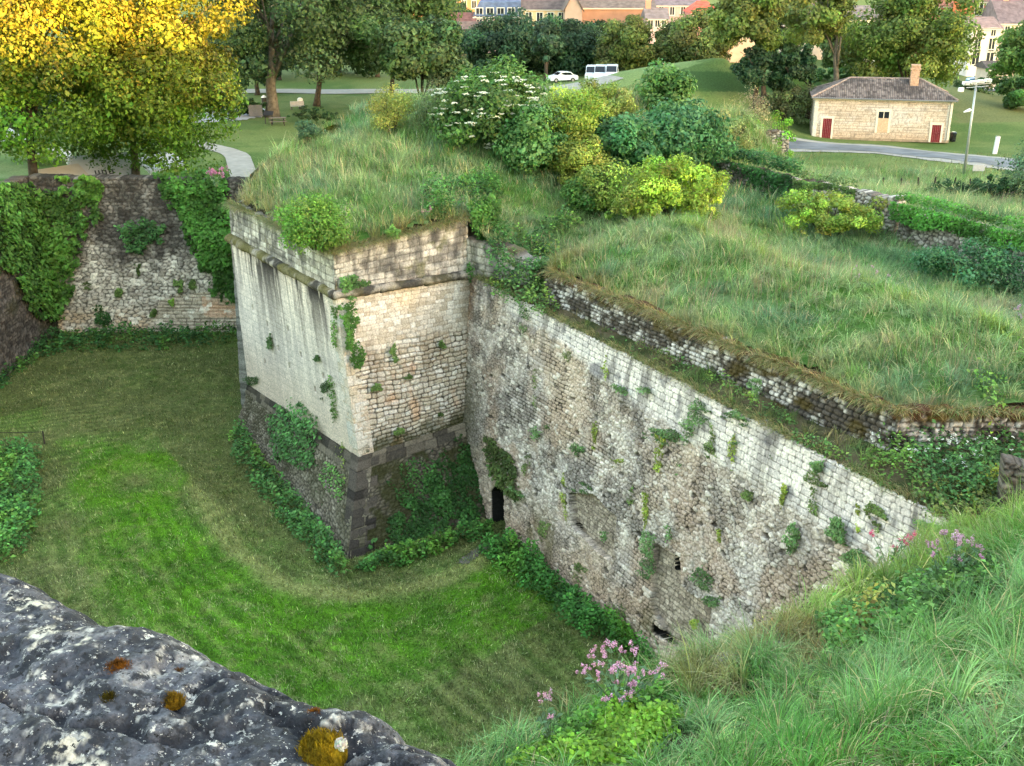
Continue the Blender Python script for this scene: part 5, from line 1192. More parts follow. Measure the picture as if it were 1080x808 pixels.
def zbank(a, b):
    d = ray(a, b); tt = np.linspace(4/d[1], 24/d[1], 600); X = d[0]*tt; Y = d[1]*tt; Zz = EYE+d[2]*tt; g = bank_z(X, Y); k = (Zz < g) & bank_keep(X, Y)
    i = int(np.argmax(k)) if k.any() else int(np.argmin(np.abs(bank_d(X, Y)))); return np.array([X[i], Y[i], g[i]])
valerian('large pink valerian in full bloom at the edge of the grassy bank', 654, 762, zbank, .86, 24, .46, 1001, head=.075, nh=22, col=(.68, .36, .50))
valerian('small valerian with two pink heads beside the big blooming one', 580, 796, zbank, .75, 7, .18, 1002, head=.055, nh=3, col=(.68, .36, .50))
valerian('pale pink valerian on the upper bank with one tall mauve spike', 1008, 612, zbank, .7, 9, .34, 1003, col=(.55, .33, .44), head=.08, nh=5)
valerian('valerian with scattered pink heads lower on the upper bank', 990, 618, zbank, .62, 8, .5, 1004, head=.065, nh=6, col=(.58, .30, .45))
valerian('deep pink valerian just above the bank edge by the curtain wall', 938, 596, zbank, .7, 7, .4, 1005, col=(.60, .10, .20), head=.07, nh=4)
valerian('pink valerian at the outer edge of the bastion grass beside the ivy', 228, 198, lambda a, b: at(a, b, 60.2), 1.1, 12, .55, 1006, head=.17, nh=9)
valerian('pink valerian on the footing corner below the streaked face', 352, 524, lambda a, b: S_FAF.p(a, b), .8, 9, .45, 1007, col=(.48, .26, .38), head=.1, nh=7)
valerian('pale valerian flowering in the rampart grass', 916, 305, hit, .7, 8, .8, 1008, col=(.42, .30, .35), head=.11, nh=5)
valerian('pale valerian in the rampart grass nearest the picture edge', 1074, 348, hit, .9, 6, .4, 1009, col=(.44, .32, .40), head=.13, nh=4)
valerian('rosy valerian on the flank parapet of the bastion', 448, 232, lambda a, b: S_FLP.p(a, b), .5, 8, .4, 1010, col=(.45, .25, .28), head=.09, nh=5)
# leafy weeds on the near bank
bed('bank_ivy', 'bright green ivy spilling over the bank below the big valerian', [(548, 806), (600, 768), (640, 750), (700, 730), (722, 742), (716, 770), (690, 792), (670, 815), (540, 815)], 14000, .3, .07, (.07, .16, .024), 1011, zf=zbank, cat='ivy', lump=2.4)
bed('dock_clump', 'broad-leaved weeds covering the upper bank below the flowers', [(862, 668), (900, 636), (950, 616), (1010, 600), (1060, 596), (1060, 640), (1000, 664), (940, 686), (880, 700)], 7000, .34, .08, (.065, .14, .03), 1012, zf=zbank, cat='plant', lump=2.4)
bed('dock_clump', 'yellowing dock plants near the bank edge', [(884, 672), (900, 650), (930, 640), (940, 660), (910, 690), (890, 690)], 900, .42, .08, (.16, .17, .04), 1013, zf=zbank, cat='plant', lump=3)
bed('lavender_tuft', 'grey mossy tuft with bare stone on the bank edge', [(780, 692), (800, 668), (830, 660), (850, 672), (830, 694), (800, 704)], 1300, .22, .05, (.14, .14, .075), 1014, zf=zbank, cat='plant', lump=4)
for k_, (px, py, r, l) in enumerate([(770, 704, .16, 'flat grey stone half buried on the bank edge'), (818, 690, .13, 'small pale stone among the mossy tuft on the bank')]):
    b = zbank(px, py); n = 26; m = 14; T, Ph = np.meshgrid(np.linspace(0, 2*np.pi, n, endpoint=False), np.linspace(0, np.pi, m))
    d = np.stack([np.cos(T)*np.sin(Ph), np.sin(T)*np.sin(Ph), np.cos(Ph)], -1); kk = r*(.7+.7*fbm(d[..., 0]*2+k_, d[..., 1]*2, d[..., 2]*2, seed=k_+50))
    V = (d*kk[..., None]*[1.5, 1, .6]).reshape(-1, 3); idx = np.arange(n*m).reshape(m, n); r_ = np.roll(idx, -1, 1)
    c = mix(lin((110, 102, 92)), lin((176, 168, 154)), fbm(V[:, 0]*12, V[:, 1]*12, V[:, 2]*12, seed=9))
    tag(mesh('stone', V, np.stack([idx[:-1], idx[1:], r_[1:], r_[:-1]], -1).reshape(-1, 4), M_ROCK, None, c, loc=b+[0, 0, .06]), l, 'stone')

# ------------------------------------------------------------------ trees
def tree(label, x0, x1, ytop, ybot, trunk, Y, n, leaf, col, seed, name='broadleaf_tree', r0=.35, nb=46, bark=None, group='trees of the park', depth=1.0, cvar=.22, br=(.2, .36), inner=.45, nl=7, flat=.35, tint=None, lean=0, low=-.85, shrinkx=1.02):
    rng = np.random.default_rng(seed)
    b = ground_at(at(trunk, 150, Y)[0], Y)
    k = ppm(Y, b[2]-EYE)
    cxl = at((x0+x1)/2, (ytop+ybot)/2, Y); zt = at((x0+x1)/2, ytop, Y)[2]; zb = at((x0+x1)/2, ybot, Y)[2]
    rx = (x1-x0)/2/k*shrinkx; rz = (zt-zb)/2*.96; c = np.array([cxl[0]-b[0], 0, (zt+zb)/2-b[2]])
    t = thing(name, label, 'tree', b, 0, group)
    v, q, cc = blob_leaves(c, rx, rx*depth, rz, int(nb*1.25), int(n*1.45*(1.5 if leaf > .3 else 1)), leaf*(.86 if leaf > .3 else 1), np.asarray(col), rng, flat=flat, br=br, cvar=cvar, inner=inner, tint=tint, low=low)
    mesh('crown', v, q, M_LEAF, t, cc)
    mb = MB(); limb_tree(mb, (0, 0, -.3), c*[.3, 1, 1]+[0, 0, -rz*.15], r0, rng, nl, (rx*.75, rx*.75, rz*.8), c)
    mb.build('trunk', bark or M_BARK, t, smooth=True)
    return t
GOLD = np.array([.16, .145, .014]); GRN = np.array([.062, .105, .024])
def lit_crown_tint(P, C, idx):  # sunlit top and shaded lower crown put into the leaf colour
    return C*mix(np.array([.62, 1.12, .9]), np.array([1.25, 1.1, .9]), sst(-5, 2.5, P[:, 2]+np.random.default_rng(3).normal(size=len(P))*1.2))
tree('nearest park tree at the frame edge, its golden-lit crown and dark trunk above the tent', -70, 160, -150, 206, 28, 82, 40000, .25, (.105, .115, .014), 1101, r0=.42, nb=150, low=-.95, br=(.1, .22), cvar=.28, tint=lit_crown_tint, inner=.35)
tree('golden-topped tree behind the tents, its lower leaves dark green', 50, 258, -130, 238, 137, 86, 40000, .25, (.10, .115, .014), 1102, r0=.4, nb=150, low=-.95, br=(.1, .22), cvar=.28, tint=lit_crown_tint, inner=.35)
tree('blue-green tree between the golden tree and the thick forked one', 208, 262, 22, 112, 247, 126, 5200, .5, (.045, .085, .04), 1103, nb=30)
tree('thick forked trunk and spreading limbs over the car park, thin dark crown', 216, 392, -110, 100, 289, 129, 12500, .46, (.04, .072, .026), 1104, r0=.72, nb=60, bark=M_BARKG, nl=12, br=(.14, .27))
tree('medium tree with a dark straight trunk standing by the gravel path', 298, 420, -30, 90, 336, 139, 9000, .5, (.042, .078, .026), 1105, r0=.4, nb=44, br=(.17, .3))
tree('tall dark green tree behind the round chestnut', 366, 476, -50, 92, 415, 150, 9500, .5, (.045, .085, .025), 1106, nb=50)
tree('round dark chestnut with big leaves by the end of the gravel path', 398, 492, 13, 98, 446, 128, 8200, .52, (.05, .085, .03), 1107, nb=44, r0=.34)
tree('broad dark dome-shaped tree in front of the mansard house', 490, 585, 8, 92, 537, 185, 9500, .5, (.028, .058, .026), 1108, nb=48, inner=.5)
tree('dark dome-shaped tree beside the broad one, hiding the yellow house', 556, 644, 15, 92, 600, 190, 8200, .52, (.027, .056, .024), 1109, nb=44, inner=.5)
tree('small very dark tree peeping out behind the dome-shaped ones', 612, 652, 18, 60, 632, 206, 2600, .5, (.03, .062, .024), 1110, nb=20)
tree('rounded tree with an orange-tinged top behind the grassy mound', 626, 694, 16, 84, 660, 180, 6800, .46, (.085, .11, .028), 1111, nb=40)
tree('low bushy olive tree in the gap beside the orange-tinged one', 680, 712, 30, 72, 694, 190, 2600, .5, (.07, .10, .025), 1112, nb=20)
tree('broad olive-green tree behind the mound in front of the red roof', 694, 782, 6, 80, 734, 180, 8800, .46, (.10, .125, .035), 1113, nb=46)
tree('ivy-trunked leaning tree, yellowish crown, first behind the stone house', 752, 828, -40, 62, 802, 128, 7600, .42, (.085, .115, .026), 1114, nb=44, r0=.35, br=(.16, .3))
tree('tall thin tree with a bare dark trunk behind the stone house', 820, 908, -60, 60, 878, 138, 7800, .42, (.10, .125, .03), 1115, nb=44, r0=.4, bark=M_BARKG, br=(.16, .28))
tree('big full acacia-like tree rising behind the chimney', 896, 1034, -30, 104, 950, 140, 16000, .42, (.085, .125, .026), 1116, nb=74, r0=.45, br=(.16, .28))
tree('bright green tree at the frame edge beside the white townhouse', 1048, 1110, 20, 96, 1080, 150, 5200, .45, (.075, .14, .03), 1117, nb=34)
tree('small round bush-like tree below the bright edge tree', 1056, 1100, 76, 118, 1078, 142, 2600, .4, (.055, .12, .03), 1118, nb=22)
for i, (x0, x1, yt, yb, tr) in enumerate([(776, 812, 42, 100, 794), (812, 842, 50, 104, 824), (838, 862, 44, 98, 850)]):
    tree(['dark ivy-wrapped stem, widest of three, behind the house', 'dark ivy-wrapped stem in the middle of three', 'slim dark ivy-wrapped stem nearest the house roof'][i], x0, x1, yt, yb, tr, 126+i*2, 2600, .36, (.02, .045, .018), 1120+i, nb=22, nl=3, br=(.3, .5), inner=.3)
for i, (x0, x1, yt, yb, Y, col, l) in enumerate([(232, 300, -40, 84, 176, (.05, .08, .03), 'far tree behind the car park hedge'), (330, 392, -24, 80, 182, (.05, .085, .03), 'far tree behind the gravel path'), (455, 500, 0, 40, 250, (.04, .07, .03), 'far dark tree beside the slate gable'), (440, 470, -14, 22, 262, (.055, .08, .03), 'far tree on the town slope'), (560, 590, 20, 70, 172, (.035, .065, .035), 'bluish tree between the two dome-shaped trees'), (700, 722, 22, 62, 182, (.03, .06, .028), 'far dark tree by the pink house'), (806, 850, -10, 70, 176, (.055, .085, .03), 'far tree behind the ivy-wrapped stems'), (868, 912, 10, 90, 168, (.06, .10, .03), 'far tree filling the gap beside the acacia'), (250, 300, 20, 100, 150, (.04, .075, .035), 'low tree behind the clipped hedge'), (196, 250, 0, 92, 160, (.035, .07, .03), 'dark tree at the far end of the car park'), (268, 330, 0, 86, 170, (.035, .065, .028), 'dark tree closing the view behind the forked trunk'), (310, 372, 6, 86, 178, (.04, .075, .03), 'rounded dark tree behind the straight-trunked one'), (372, 430, 4, 88, 176, (.035, .07, .028), 'rounded dark tree behind the tall park tree'), (470, 510, 30, 84, 190, (.035, .065, .028), 'dark tree beside the round chestnut'), (560, 612, 36, 86, 196, (.03, .06, .026), 'dark tree closing the gap between the dome-shaped ones'), (640, 700, 40, 84, 198, (.05, .085, .028), 'dark tree behind the orange-tinged one'), (-20, 60, 60, 150, 120, (.035, .065, .025), 'shaded tree behind the golden ones'), (120, 214, 20, 128, 118, (.035, .07, .028), 'dark tree filling in behind the golden-topped tree')]):
    tree(l, x0, x1, yt, yb, (x0+x1)/2, Y, 4200, .5, col, 1140+i, nb=34, group='trees beyond the park')
# dark bank of undergrowth behind the house
shrub('undergrowth_bush', 'brown-green undergrowth by the dark stems behind the house', 800, 866, 92, 128, .3, 2600, (.06, .07, .03), 1160, nb=30, depth=.5, stems=False)
shrub('undergrowth_bush', 'low dark hedge running behind the stone house', 855, 960, 70, 96, .35, 3200, (.045, .09, .028), 1161, Y=150, nb=36, depth=.3, stems=False)
shrub('undergrowth_bush', 'long dark hedge line beyond the field at the frame edge', 1000, 1110, 80, 92, .35, 2600, (.04, .07, .025), 1162, Y=158, nb=36, depth=.2, stems=False)
shrub('undergrowth_bush', 'dry twiggy scrub on the end of the grassy mound', 772, 812, 74, 118, .16, 1400, (.15, .13, .08), 1163, Y=96, nb=24, stems=False)
shrub('undergrowth_bush', 'small brown bush on the crest of the grassy mound', 700, 716, 64, 78, .25, 300, (.06, .035, .02), 1164, Y=116, nb=8, stems=False)
shrub('clipped_hedge', 'dark clipped hedge at the back of the car park', 243, 284, 103, 117, .22, 2200, (.018, .042, .016), 1165, Y=129, nb=40, depth=.3, inner=.2, stems=False, cat='hedge')
shrub('clipped_hedge', 'low dark hedge line across the lawn beyond the bastion', 302, 362, 111, 118, .2, 1500, (.02, .04, .016), 1166, Y=124, nb=40, depth=.15, inner=.2, stems=False, cat='hedge')

# ------------------------------------------------------------------ stone house by the road
hb0 = U(856, 145, -18.35); hb1 = U(1000, 149.3, -18.35)
hw = np.linalg.norm((hb1-hb0)[:2]); ha_ = math.atan2(hb1[1]-hb0[1], hb1[0]-hb0[0]); hz0 = hb0[2]-.1
house = thing('stone_house', 'long low stone house with tiled hip roof, two dark red doors and brick chimney', 'house', (hb0[0], hb0[1], hz0), ha_)
kh = ppm(hb0[1], hz0-EYE); HH = 39.5/kh/.97+.2; HD = 6.5
def house_fn(u, v, px, py, P):
    h, i, d = courses(u, v, 1201, (.2, .3), (.3, .7), .03, .03); n = fbm(u*.5, v*.9, seed=1202); nm = fbm(u*1.6, v*1.6, seed=1203)
    c = mix(lin((186, 166, 144)), lin((212, 194, 172)), i*.7+nm*.3); c = mix(c, lin((206, 196, 184)), sst(.42, .6, n)*sst(.2, .4, v/HH)*sst(.95, .7, v/HH)*.75)
    c = mix(c, lin((190, 160, 132)), sst(.28, .1, v/HH)*.6); c = mix(c, MORT, (1-h)*.5); c = mix(c, lin((120, 105, 88)), sst(.6, .8, nm)*.4)
    q = np.minimum(u, hw-u) < .45; c = np.where(q[:, None], mix(lin((206, 196, 178)), lin((222, 208, 186)), i), c)
    return h*.03, c*np.array([.95, .97, 1.04])
def hwall(TL, TR, BL, BR, res, fn): return wall('wall', TL, TR, BL, BR, res, fn, parent=house, thick=.3)
hwall((0, 0, HH), (hw, 0, HH), (0, 0, 0), (hw, 0, 0), .09, house_fn)
hwall((0, HD, HH), (0, 0, HH), (0, HD, 0), (0, 0, 0), .12, house_fn); hwall((hw, 0, HH), (hw, HD, HH), (hw, 0, 0), (hw, HD, 0), .12, house_fn); hwall((hw, HD, HH), (0, HD, HH), (hw, HD, 0), (0, HD, 0), .2, house_fn)
# hip roof of canal tiles
RH = 15/kh+.2; ov = .38
def slope(A, B, C, D, seed):      # A,B eave ends, D,C ridge ends
    A, B, C, D = [np.asarray(p, float) for p in (A, B, C, D)]; L = np.linalg.norm(B-A); W = np.linalg.norm((C+D-A-B)/2)
    n = int(L/.05); m = max(6, int(W/.12)); S, T = np.meshgrid(np.linspace(0, 1, n), np.linspace(0, 1, m))
    e1_ = (B-A)/L; x = S*L
    lo = ((D-A)@e1_)*T; hi = L-((B-C)@e1_)*T
    xs_ = np.clip(x, lo, np.maximum(hi, lo)); up = ((D+C-A-B)/2); up = up-(up@e1_)*e1_
    P = A+xs_[..., None]*e1_+T[..., None]*up
    nr_ = np.cross(e1_, up); nr_ /= np.linalg.norm(nr_)
    rip = .055*np.abs(np.sin(xs_*math.pi/.22))+.02*(1-np.mod(T*W/.36, 1)); P = P+rip[..., None]*nr_
    tid = _hash(np.floor(xs_/.22), np.floor(T*W/.36), S*0, seed); nn_ = fbm(xs_*.5, T*W*.5, seed=seed)
    c = mix(lin((76, 68, 66)), lin((132, 120, 114)), tid); c = mix(c, lin((58, 54, 54)), sst(.45, .65, nn_)*.6); c = mix(c, lin((60, 54, 52)), (np.abs(np.sin(xs_*math.pi/.22)) < .35)*.7)
    idx = np.arange(n*m).reshape(m, n)
    q = np.stack([idx[:-1, :-1], idx[:-1, 1:], idx[1:, 1:], idx[1:, :-1]], -1).reshape(-1, 4)
    return P.reshape(-1, 3), q, c.reshape(-1, 3)
e = HH-.02; rA = (-ov, -ov, e); rB = (hw+ov, -ov, e); rC = (hw+ov, HD+ov, e); rD = (-ov, HD+ov, e); g0 = (hw*.26, HD/2, HH+RH); g1 = (hw*.78, HD/2, HH+RH)
v, q, c = join([slope(rA, rB, g1, g0, 1), slope(rB, rC, g1, g1, 2), slope(rC, rD, g0, g1, 3), slope(rD, rA, g0, g0, 4)])
roof = mesh('roof', v, q, mat_attr('canal_tile', .9, 12, .3, .3, 30, spec=.1), house, c)
mb = MB(); mb.tube([g0, g1], .13, 8); 
for a, b in ((rA, g0), (rB, g1), (rC, g1), (rD, g0)): mb.tube([np.array(a)+[0, 0, .05], b], .11, 8)
mb.build('ridge_tile', mat_plain('ridge_tile', lin((140, 124, 116)), .9, amt=.35, scale=4, spec=.1), roof)
mb = MB(); mb.box((-.2, -.24, HH-.24), (hw+.2, -.02, HH-.04)); mb.build('cornice', mat_plain('pale_stone', lin((214, 200, 180)), .9, amt=.15, spec=.1), house)
M_BRICK = mat_plain('old_brick', lin((178, 146, 124)), .9, amt=.3, scale=5, spec=.1, bump=.4, bscale=12)
mb = MB(); cx_ = hw*.725; mb.box((cx_-.42, HD*.3, HH+.4), (cx_+.42, HD*.3+.75, HH+3.1)); mb.box((cx_-.5, HD*.3-.08, HH+2.75), (cx_+.5, HD*.3+.83, HH+2.93)); mb.box((cx_-.46, HD*.3-.04, HH+3.1), (cx_+.46, HD*.3+.79, HH+3.28))
ch = mb.build('chimney', M_BRICK, roof)
M_RED = mat_plain('dark_red_paint', (.16, .012, .018), .55, amt=.2, scale=3); M_PALE = mat_plain('dressed_stone', lin((216, 204, 186)), .9, amt=.12, spec=.1); M_DARK = mat_plain('dark_glass', (.012, .014, .017), .15, amt=.3, spec=.5)
def fdoor(px0, px1, pyt):
    u0 = (px0-856)/144.*hw; u1 = (px1-856)/144.*hw; hh = (146.5-pyt)/kh/.97+.05
    mb = MB(); n = 5
    for i in range(n): mb.box((u0+(u1-u0)*i/n+.012, -.075, 0), (u0+(u1-u0)*(i+1)/n-.012, -.02, hh))
    d = mb.build('door', M_RED, house)
    mb = MB(); mb.box((u0-.2, -.1, 0), (u0-.003, -.01, hh+.003)); mb.box((u1+.003, -.1, 0), (u1+.2, -.01, hh+.003)); mb.box((u0-.24, -.105, hh+.006), (u1+.24, -.012, hh+.24)); mb.build('door_frame', M_PALE, d)
    mb = MB(); mb.tube([(u1-.14, -.1, hh*.5), (u1-.14, -.13, hh*.5), (u1-.26, -.13, hh*.5)], .02, 6); mb.build('handle', M_DARK, d)
fdoor(866.5, 876, 126.5); fdoor(981.5, 991, 130)
u0 = (924.5-856)/144*hw; u1 = (935.5-856)/144*hw; z0 = HH-(24.8-5)/kh; z1 = z0+6.4/kh
mb = MB(); mb.box((u0, -.06, z0), (u1, -.035, z1)); wn = mb.build('window', M_DARK, house)
mb = MB()
for a, b in (((u0-.22, z0-.02), (u0-.003, z1+.02)), ((u1+.003, z0-.02), (u1+.22, z1+.02)), ((u0-.26, z1+.023), (u1+.26, z1+.25)), ((u0-.22, z0-1.5), (u0-.003, z0-.023)), ((u1+.003, z0-1.5), (u1+.22, z0-.023))): mb.box((a[0], -.085, a[1]), (b[0], -.01, b[1]))
mb.box(((u0+u1)/2-.04, -.085, z0), ((u0+u1)/2+.04, -.065, z1)); mb.build('frame', M_PALE, wn)
mb = MB(); mb.box((u0+.002, -.055, z0-1.48), (u1-.002, -.02, z0-.004)); mb.build('blocked_opening', mat_plain('infill', lin((196, 164, 136)), .95, amt=.2, scale=6, spec=.1), house)
mb = MB(); mb.tube([(-ov, -ov-.05, HH-.05), (hw+ov, -ov-.05, HH-.07)], .07, 8); gt = mb.build('gutter', mat_plain('zinc', (.20, .20, .20), .5, .3), roof)
mb = MB(); mb.tube([(hw-.25, -ov-.05, HH-.1), (hw-.25, -.12, HH-.5), (hw-.25, -.12, .1)], .05, 8); mb.build('downpipe', mat_plain('zinc_pipe', (.22, .22, .21), .5, .3), house)
mb = MB(); mb.box((-.05, -.05, -.05), (hw+.05, -.005, .22)); mb.build('plinth', mat_plain('plinth_stone', lin((150, 132, 112)), .95, amt=.35, scale=2, spec=.1), house)
p = hit(1004.5, 149.5)
t = thing('bin', 'small dark bin standing at the corner of the stone house', 'bin', p); mb = MB(); mb.tube([(0, 0, 0), (0, 0, .9)], [.3, .34], 12); mb.build('body', M_DARK, t); mb = MB(); mb.tube([(0, 0, .9), (0, 0, 1.02)], [.36, .2], 12); mb.build('lid', M_DARK, t)

# ------------------------------------------------------------------ lamp, posts, signs
M_GALV = mat_plain('galvanised_steel', (.34, .36, .37), .45, .6, amt=.12); M_WHT = mat_plain('white_enamel', (.72, .72, .72), .4, amt=.05); M_GREY = mat_plain('grey_panel', (.34, .35, .38), .6, amt=.1); M_BLACK = mat_plain('black_paint', (.02, .02, .022), .5, amt=.2)
p = hit(1016, 187); k = ppm(p[1], p[2]-EYE); lh = 92/k/.97
lamp = thing('street_lamp', 'tall grey lamp mast with a crossbar of four floodlights by the road', 'lamp post', p, rad(8))
mb = MB(); mb.tube([(0, 0, -.2), (0, 0, lh*.5), (0, 0, lh)], [.12, .095, .07], 12); mb.build('pole', M_GALV, lamp, smooth=True)
mb = MB(); mb.tube([(-1.1, 0, lh-.05), (1.25, 0, lh+.1)], .05, 8); mb.tube([(-.9, -.12, lh-.22), (1.0, -.12, lh-.1)], .03, 6); mb.build('crossbar', M_GALV, lamp)
for i in range(4):
    x = -.95+i*.62; mb = MB(); mb.box((-.24, -.2, -.1), (.24, .14, .12), org=(x, -.05, lh+.14+.06*i)); o = mb.build('floodlight', M_WHT, lamp)
    mb = MB(); mb.box((-.2, -.215, -.07), (.2, -.203, .09), org=(x, -.05, lh+.14+.06*i)); mb.build('lens', M_GREY, o)
mb = MB(); mb.box((-1.45, -.2, lh-.5), (-1.1, .1, lh-.2)); mb.build('camera_housing', M_WHT, lamp)
mb = MB(); mb.tube([(0, 0, lh*.72), (-.35, -.1, lh*.75), (-.6, -.15, lh*.73)], [.03, .03, .02], 6); mb.tube([(-.3, -.1, lh*.735), (-.85, -.2, lh*.715)], [.14, .06], 8); mb.build('lantern', M_WHT, lamp)
p = hit(1049, 162.5); k = ppm(p[1], p[2]-EYE)
t = thing('marker_post', 'short white leaning marker post on the lawn beyond the road', 'post', p, .3); t.rotation_euler = (0, rad(4), .3)
mb = MB(); mb.box((-.2, -.1, -.1), (.2, .1, 1.62)); mb.build('post', M_WHT, t); mb = MB(); mb.box((-.2, -.1, 1.623), (.2, .1, 1.72)); mb.build('cap', M_GREY, t)
p = hit(1031, 186)
t = thing('sign_board', 'pale grey board on two thin legs at the roadside below the lamp mast', 'sign', p, .1); mb = MB(); mb.box((-.5, -.03, .42), (.5, .03, .95)); mb.build('panel', M_GREY, t)
for x in (-.4, .4): mb = MB(); mb.tube([(x, .05, -.1), (x, .05, .9)], .03, 6); mb.build('leg', M_GALV, t)
M_POST = mat_plain('dark_weathered_wood', (.035, .028, .022), .9, amt=.3, scale=6)
posts = [(949, 203), (968, 202), (985.5, 201), (1005, 202), (1023, 204), (930, 203)]
base = None
for i, (px, py) in enumerate(posts):
    p = hit(px, py)
    if base is None:
        mb = MB(); mb.tube([(0, 0, -.3), (.02, 0, .5), (0, .02, 1.0), (0, .02, 1.06)], [.075, .07, .06, .02], 8); base = mb.build('fence_post', M_POST)
        o = base
    else:
        o = base.copy(); COL.objects.link(o)
    o.location = p; o.rotation_euler = (R.normal()*.05, R.normal()*.05, R.uniform(0, 6))
    tag(o, ['rough dark fence post, second in the row from the field wall end', 'rough dark fence post where the bramble hedge begins', 'rough dark fence post before the tallest bramble', 'rough dark fence post below the lamp mast', 'rough dark fence post under the grey sign board', 'first rough dark fence post in the row, standing clear of the brambles'][i], 'post', 'fence posts along the bramble hedge')
# rope fence in the ditch
fp = U(47, 468, -25)
t = thing('rope_fence', 'low rope fence with one dark post beside the tall weeds in the ditch', 'fence', fp); mb = MB(); mb.tube([(0, 0, -.1), (0, 0, .75)], [.05, .04], 8); mb.build('post', M_POST, t)
q0 = U(-60, 466, -25)-fp; mb = MB(); mb.tube([q0, q0+[0, 0, .75]], .05, 8); mb.build('post', M_POST, t)
mb = MB(); pts = [q0*(1-u)+np.array([0, 0, .7-.1*math.sin(u*math.pi)])+q0*0 for u in np.linspace(0, 1, 12)]; mb.tube(pts, .022, 5); mb.build('rope', M_POST, t)

# ------------------------------------------------------------------ vehicles
M_TYRE = mat_plain('tyre', (.012, .012, .013), .9, amt=.1); M_RIM = mat_plain('alloy', (.4, .4, .42), .35, .7, amt=.05); M_GLASS = mat_plain('car_glass', (.01, .012, .016), .08, amt=.1, spec=.6)
M_LAMP = mat_plain('lamp_lens', (.7, .7, .66), .2, amt=.05)
def car(name, label, cat, p, rz, paint, L=4.2, W=1.75, van=False, group=None):
    t = thing(name, label, cat, p, rz, group)
    if van: prof = [(-.5, .3), (-.5, 1.0), (-.49, 1.85), (-.44, 2.0), (.12, 2.0), (.3, 1.1), (.48, .95), (.5, .6), (.5, .3)]; win = [(-.38, 1.15), (-.38, 1.75), (.1, 1.78), (.23, 1.15)]
    else: prof = [(-.5, .35), (-.5, .8), (-.46, .95), (-.36, 1.0), (-.24, 1.4), (-.02, 1.46), (.1, 1.4), (.26, 1.0), (.46, .85), (.5, .65), (.5, .3)]; win = [(-.31, 1.02), (-.21, 1.34), (-.02, 1.39), (.08, 1.34), (.2, 1.02)]
    n = len(prof); ins = [(.92 if z > 1.05 else 1) for x, z in prof]
    V = [(x*L, s*W/2*k, z) for s in (-1, 1) for (x, z), k in zip(prof, ins)]
    mb = MB(); mb.add(V, [[i, (i+1) % n, n+(i+1) % n, n+i] for i in range(n)], [[0, i+1, i] for i in range(1, n-1)]+[[n, n+i, n+i+1] for i in range(1, n-1)]); b = mb.build('body', paint, t)
    for s in (-1, 1): mb = MB(); mb.poly([(x*L, s*(W/2*.945+.012), z) for x, z in win]); mb.build('side_window', M_GLASS, t)
    zz = [q for q in prof if q[1] > .94]; a, b2 = (.135, 1.95), (.285, 1.15)
    if not van: a, b2 = (.115, 1.37), (.245, 1.04)
    mb = MB(); mb.poly([(a[0]*L+.02, -W*.4, a[1]), (a[0]*L+.02, W*.4, a[1]), (b2[0]*L+.02, W*.43, b2[1]), (b2[0]*L+.02, -W*.43, b2[1])]); mb.build('windscreen', M_GLASS, t)
    a, b2 = ((-.5, 1.8), (-.503, 1.15)) if van else ((-.25, 1.36), (-.35, 1.04))
    mb = MB(); mb.poly([(a[0]*L-.02, -W*.38, a[1]), (a[0]*L-.02, W*.38, a[1]), (b2[0]*L-.02, W*.41, b2[1]), (b2[0]*L-.02, -W*.41, b2[1])]); mb.build('rear_window', M_GLASS, t)
    for x in (-.3, .31):
        for s in (-1, 1):
            mb = MB(); mb.tube([(x*L, s*(W/2-.2), .32), (x*L, s*(W/2+.015), .32)], .32, 16); w_ = mb.build('wheel', M_TYRE, t, smooth=False)
            mb = MB(); mb.tube([(x*L, s*(W/2+.016), .32), (x*L, s*(W/2+.03), .32)], .19, 12); mb.build('rim', M_RIM, w_)
    for s in (-1, 1): mb = MB(); mb.box((L*.49, s*W*.36-.15, .66), (L*.5+.012, s*W*.36+.15, .8)); mb.build('headlight', M_LAMP, t)
    return t
M_BLUE = mat_plain('dark_blue_paint', (.008, .014, .05), .25, amt=.1, spec=.6); M_LBL = mat_plain('light_blue_paint', (.16, .32, .5), .3, amt=.05, spec=.6); M_CARW = mat_plain('white_paint', (.7, .72, .75), .3, amt=.04, spec=.6)
car('parked_car', 'dark blue car parked under the trees at the car park edge', 'car', hit(231, 117.5), rad(188), M_BLUE)
car('parked_car', 'light blue car in front of the white townhouse', 'car', ground_at(at(1037, 72, 178)[0], 178), rad(175), M_LBL)
car('parked_car', 'white car glimpsed between the dark trees and yellow scrub', 'car', ground_at(at(593, 90, 168)[0], 168), rad(200), M_CARW)
for i, px in enumerate((624, 633, 645)):
    p = ground_at(at(px, 84, 170-i)[0], 170-i)
    car('parked_van', ['white van at the far end of the parked row', 'white van in the middle of the parked row', 'white van at the near end of the parked row, closest to the mound'][i], 'van', p, rad(262), M_CARW, 4.2, 1.7, True, 'white vans parked by the mound')

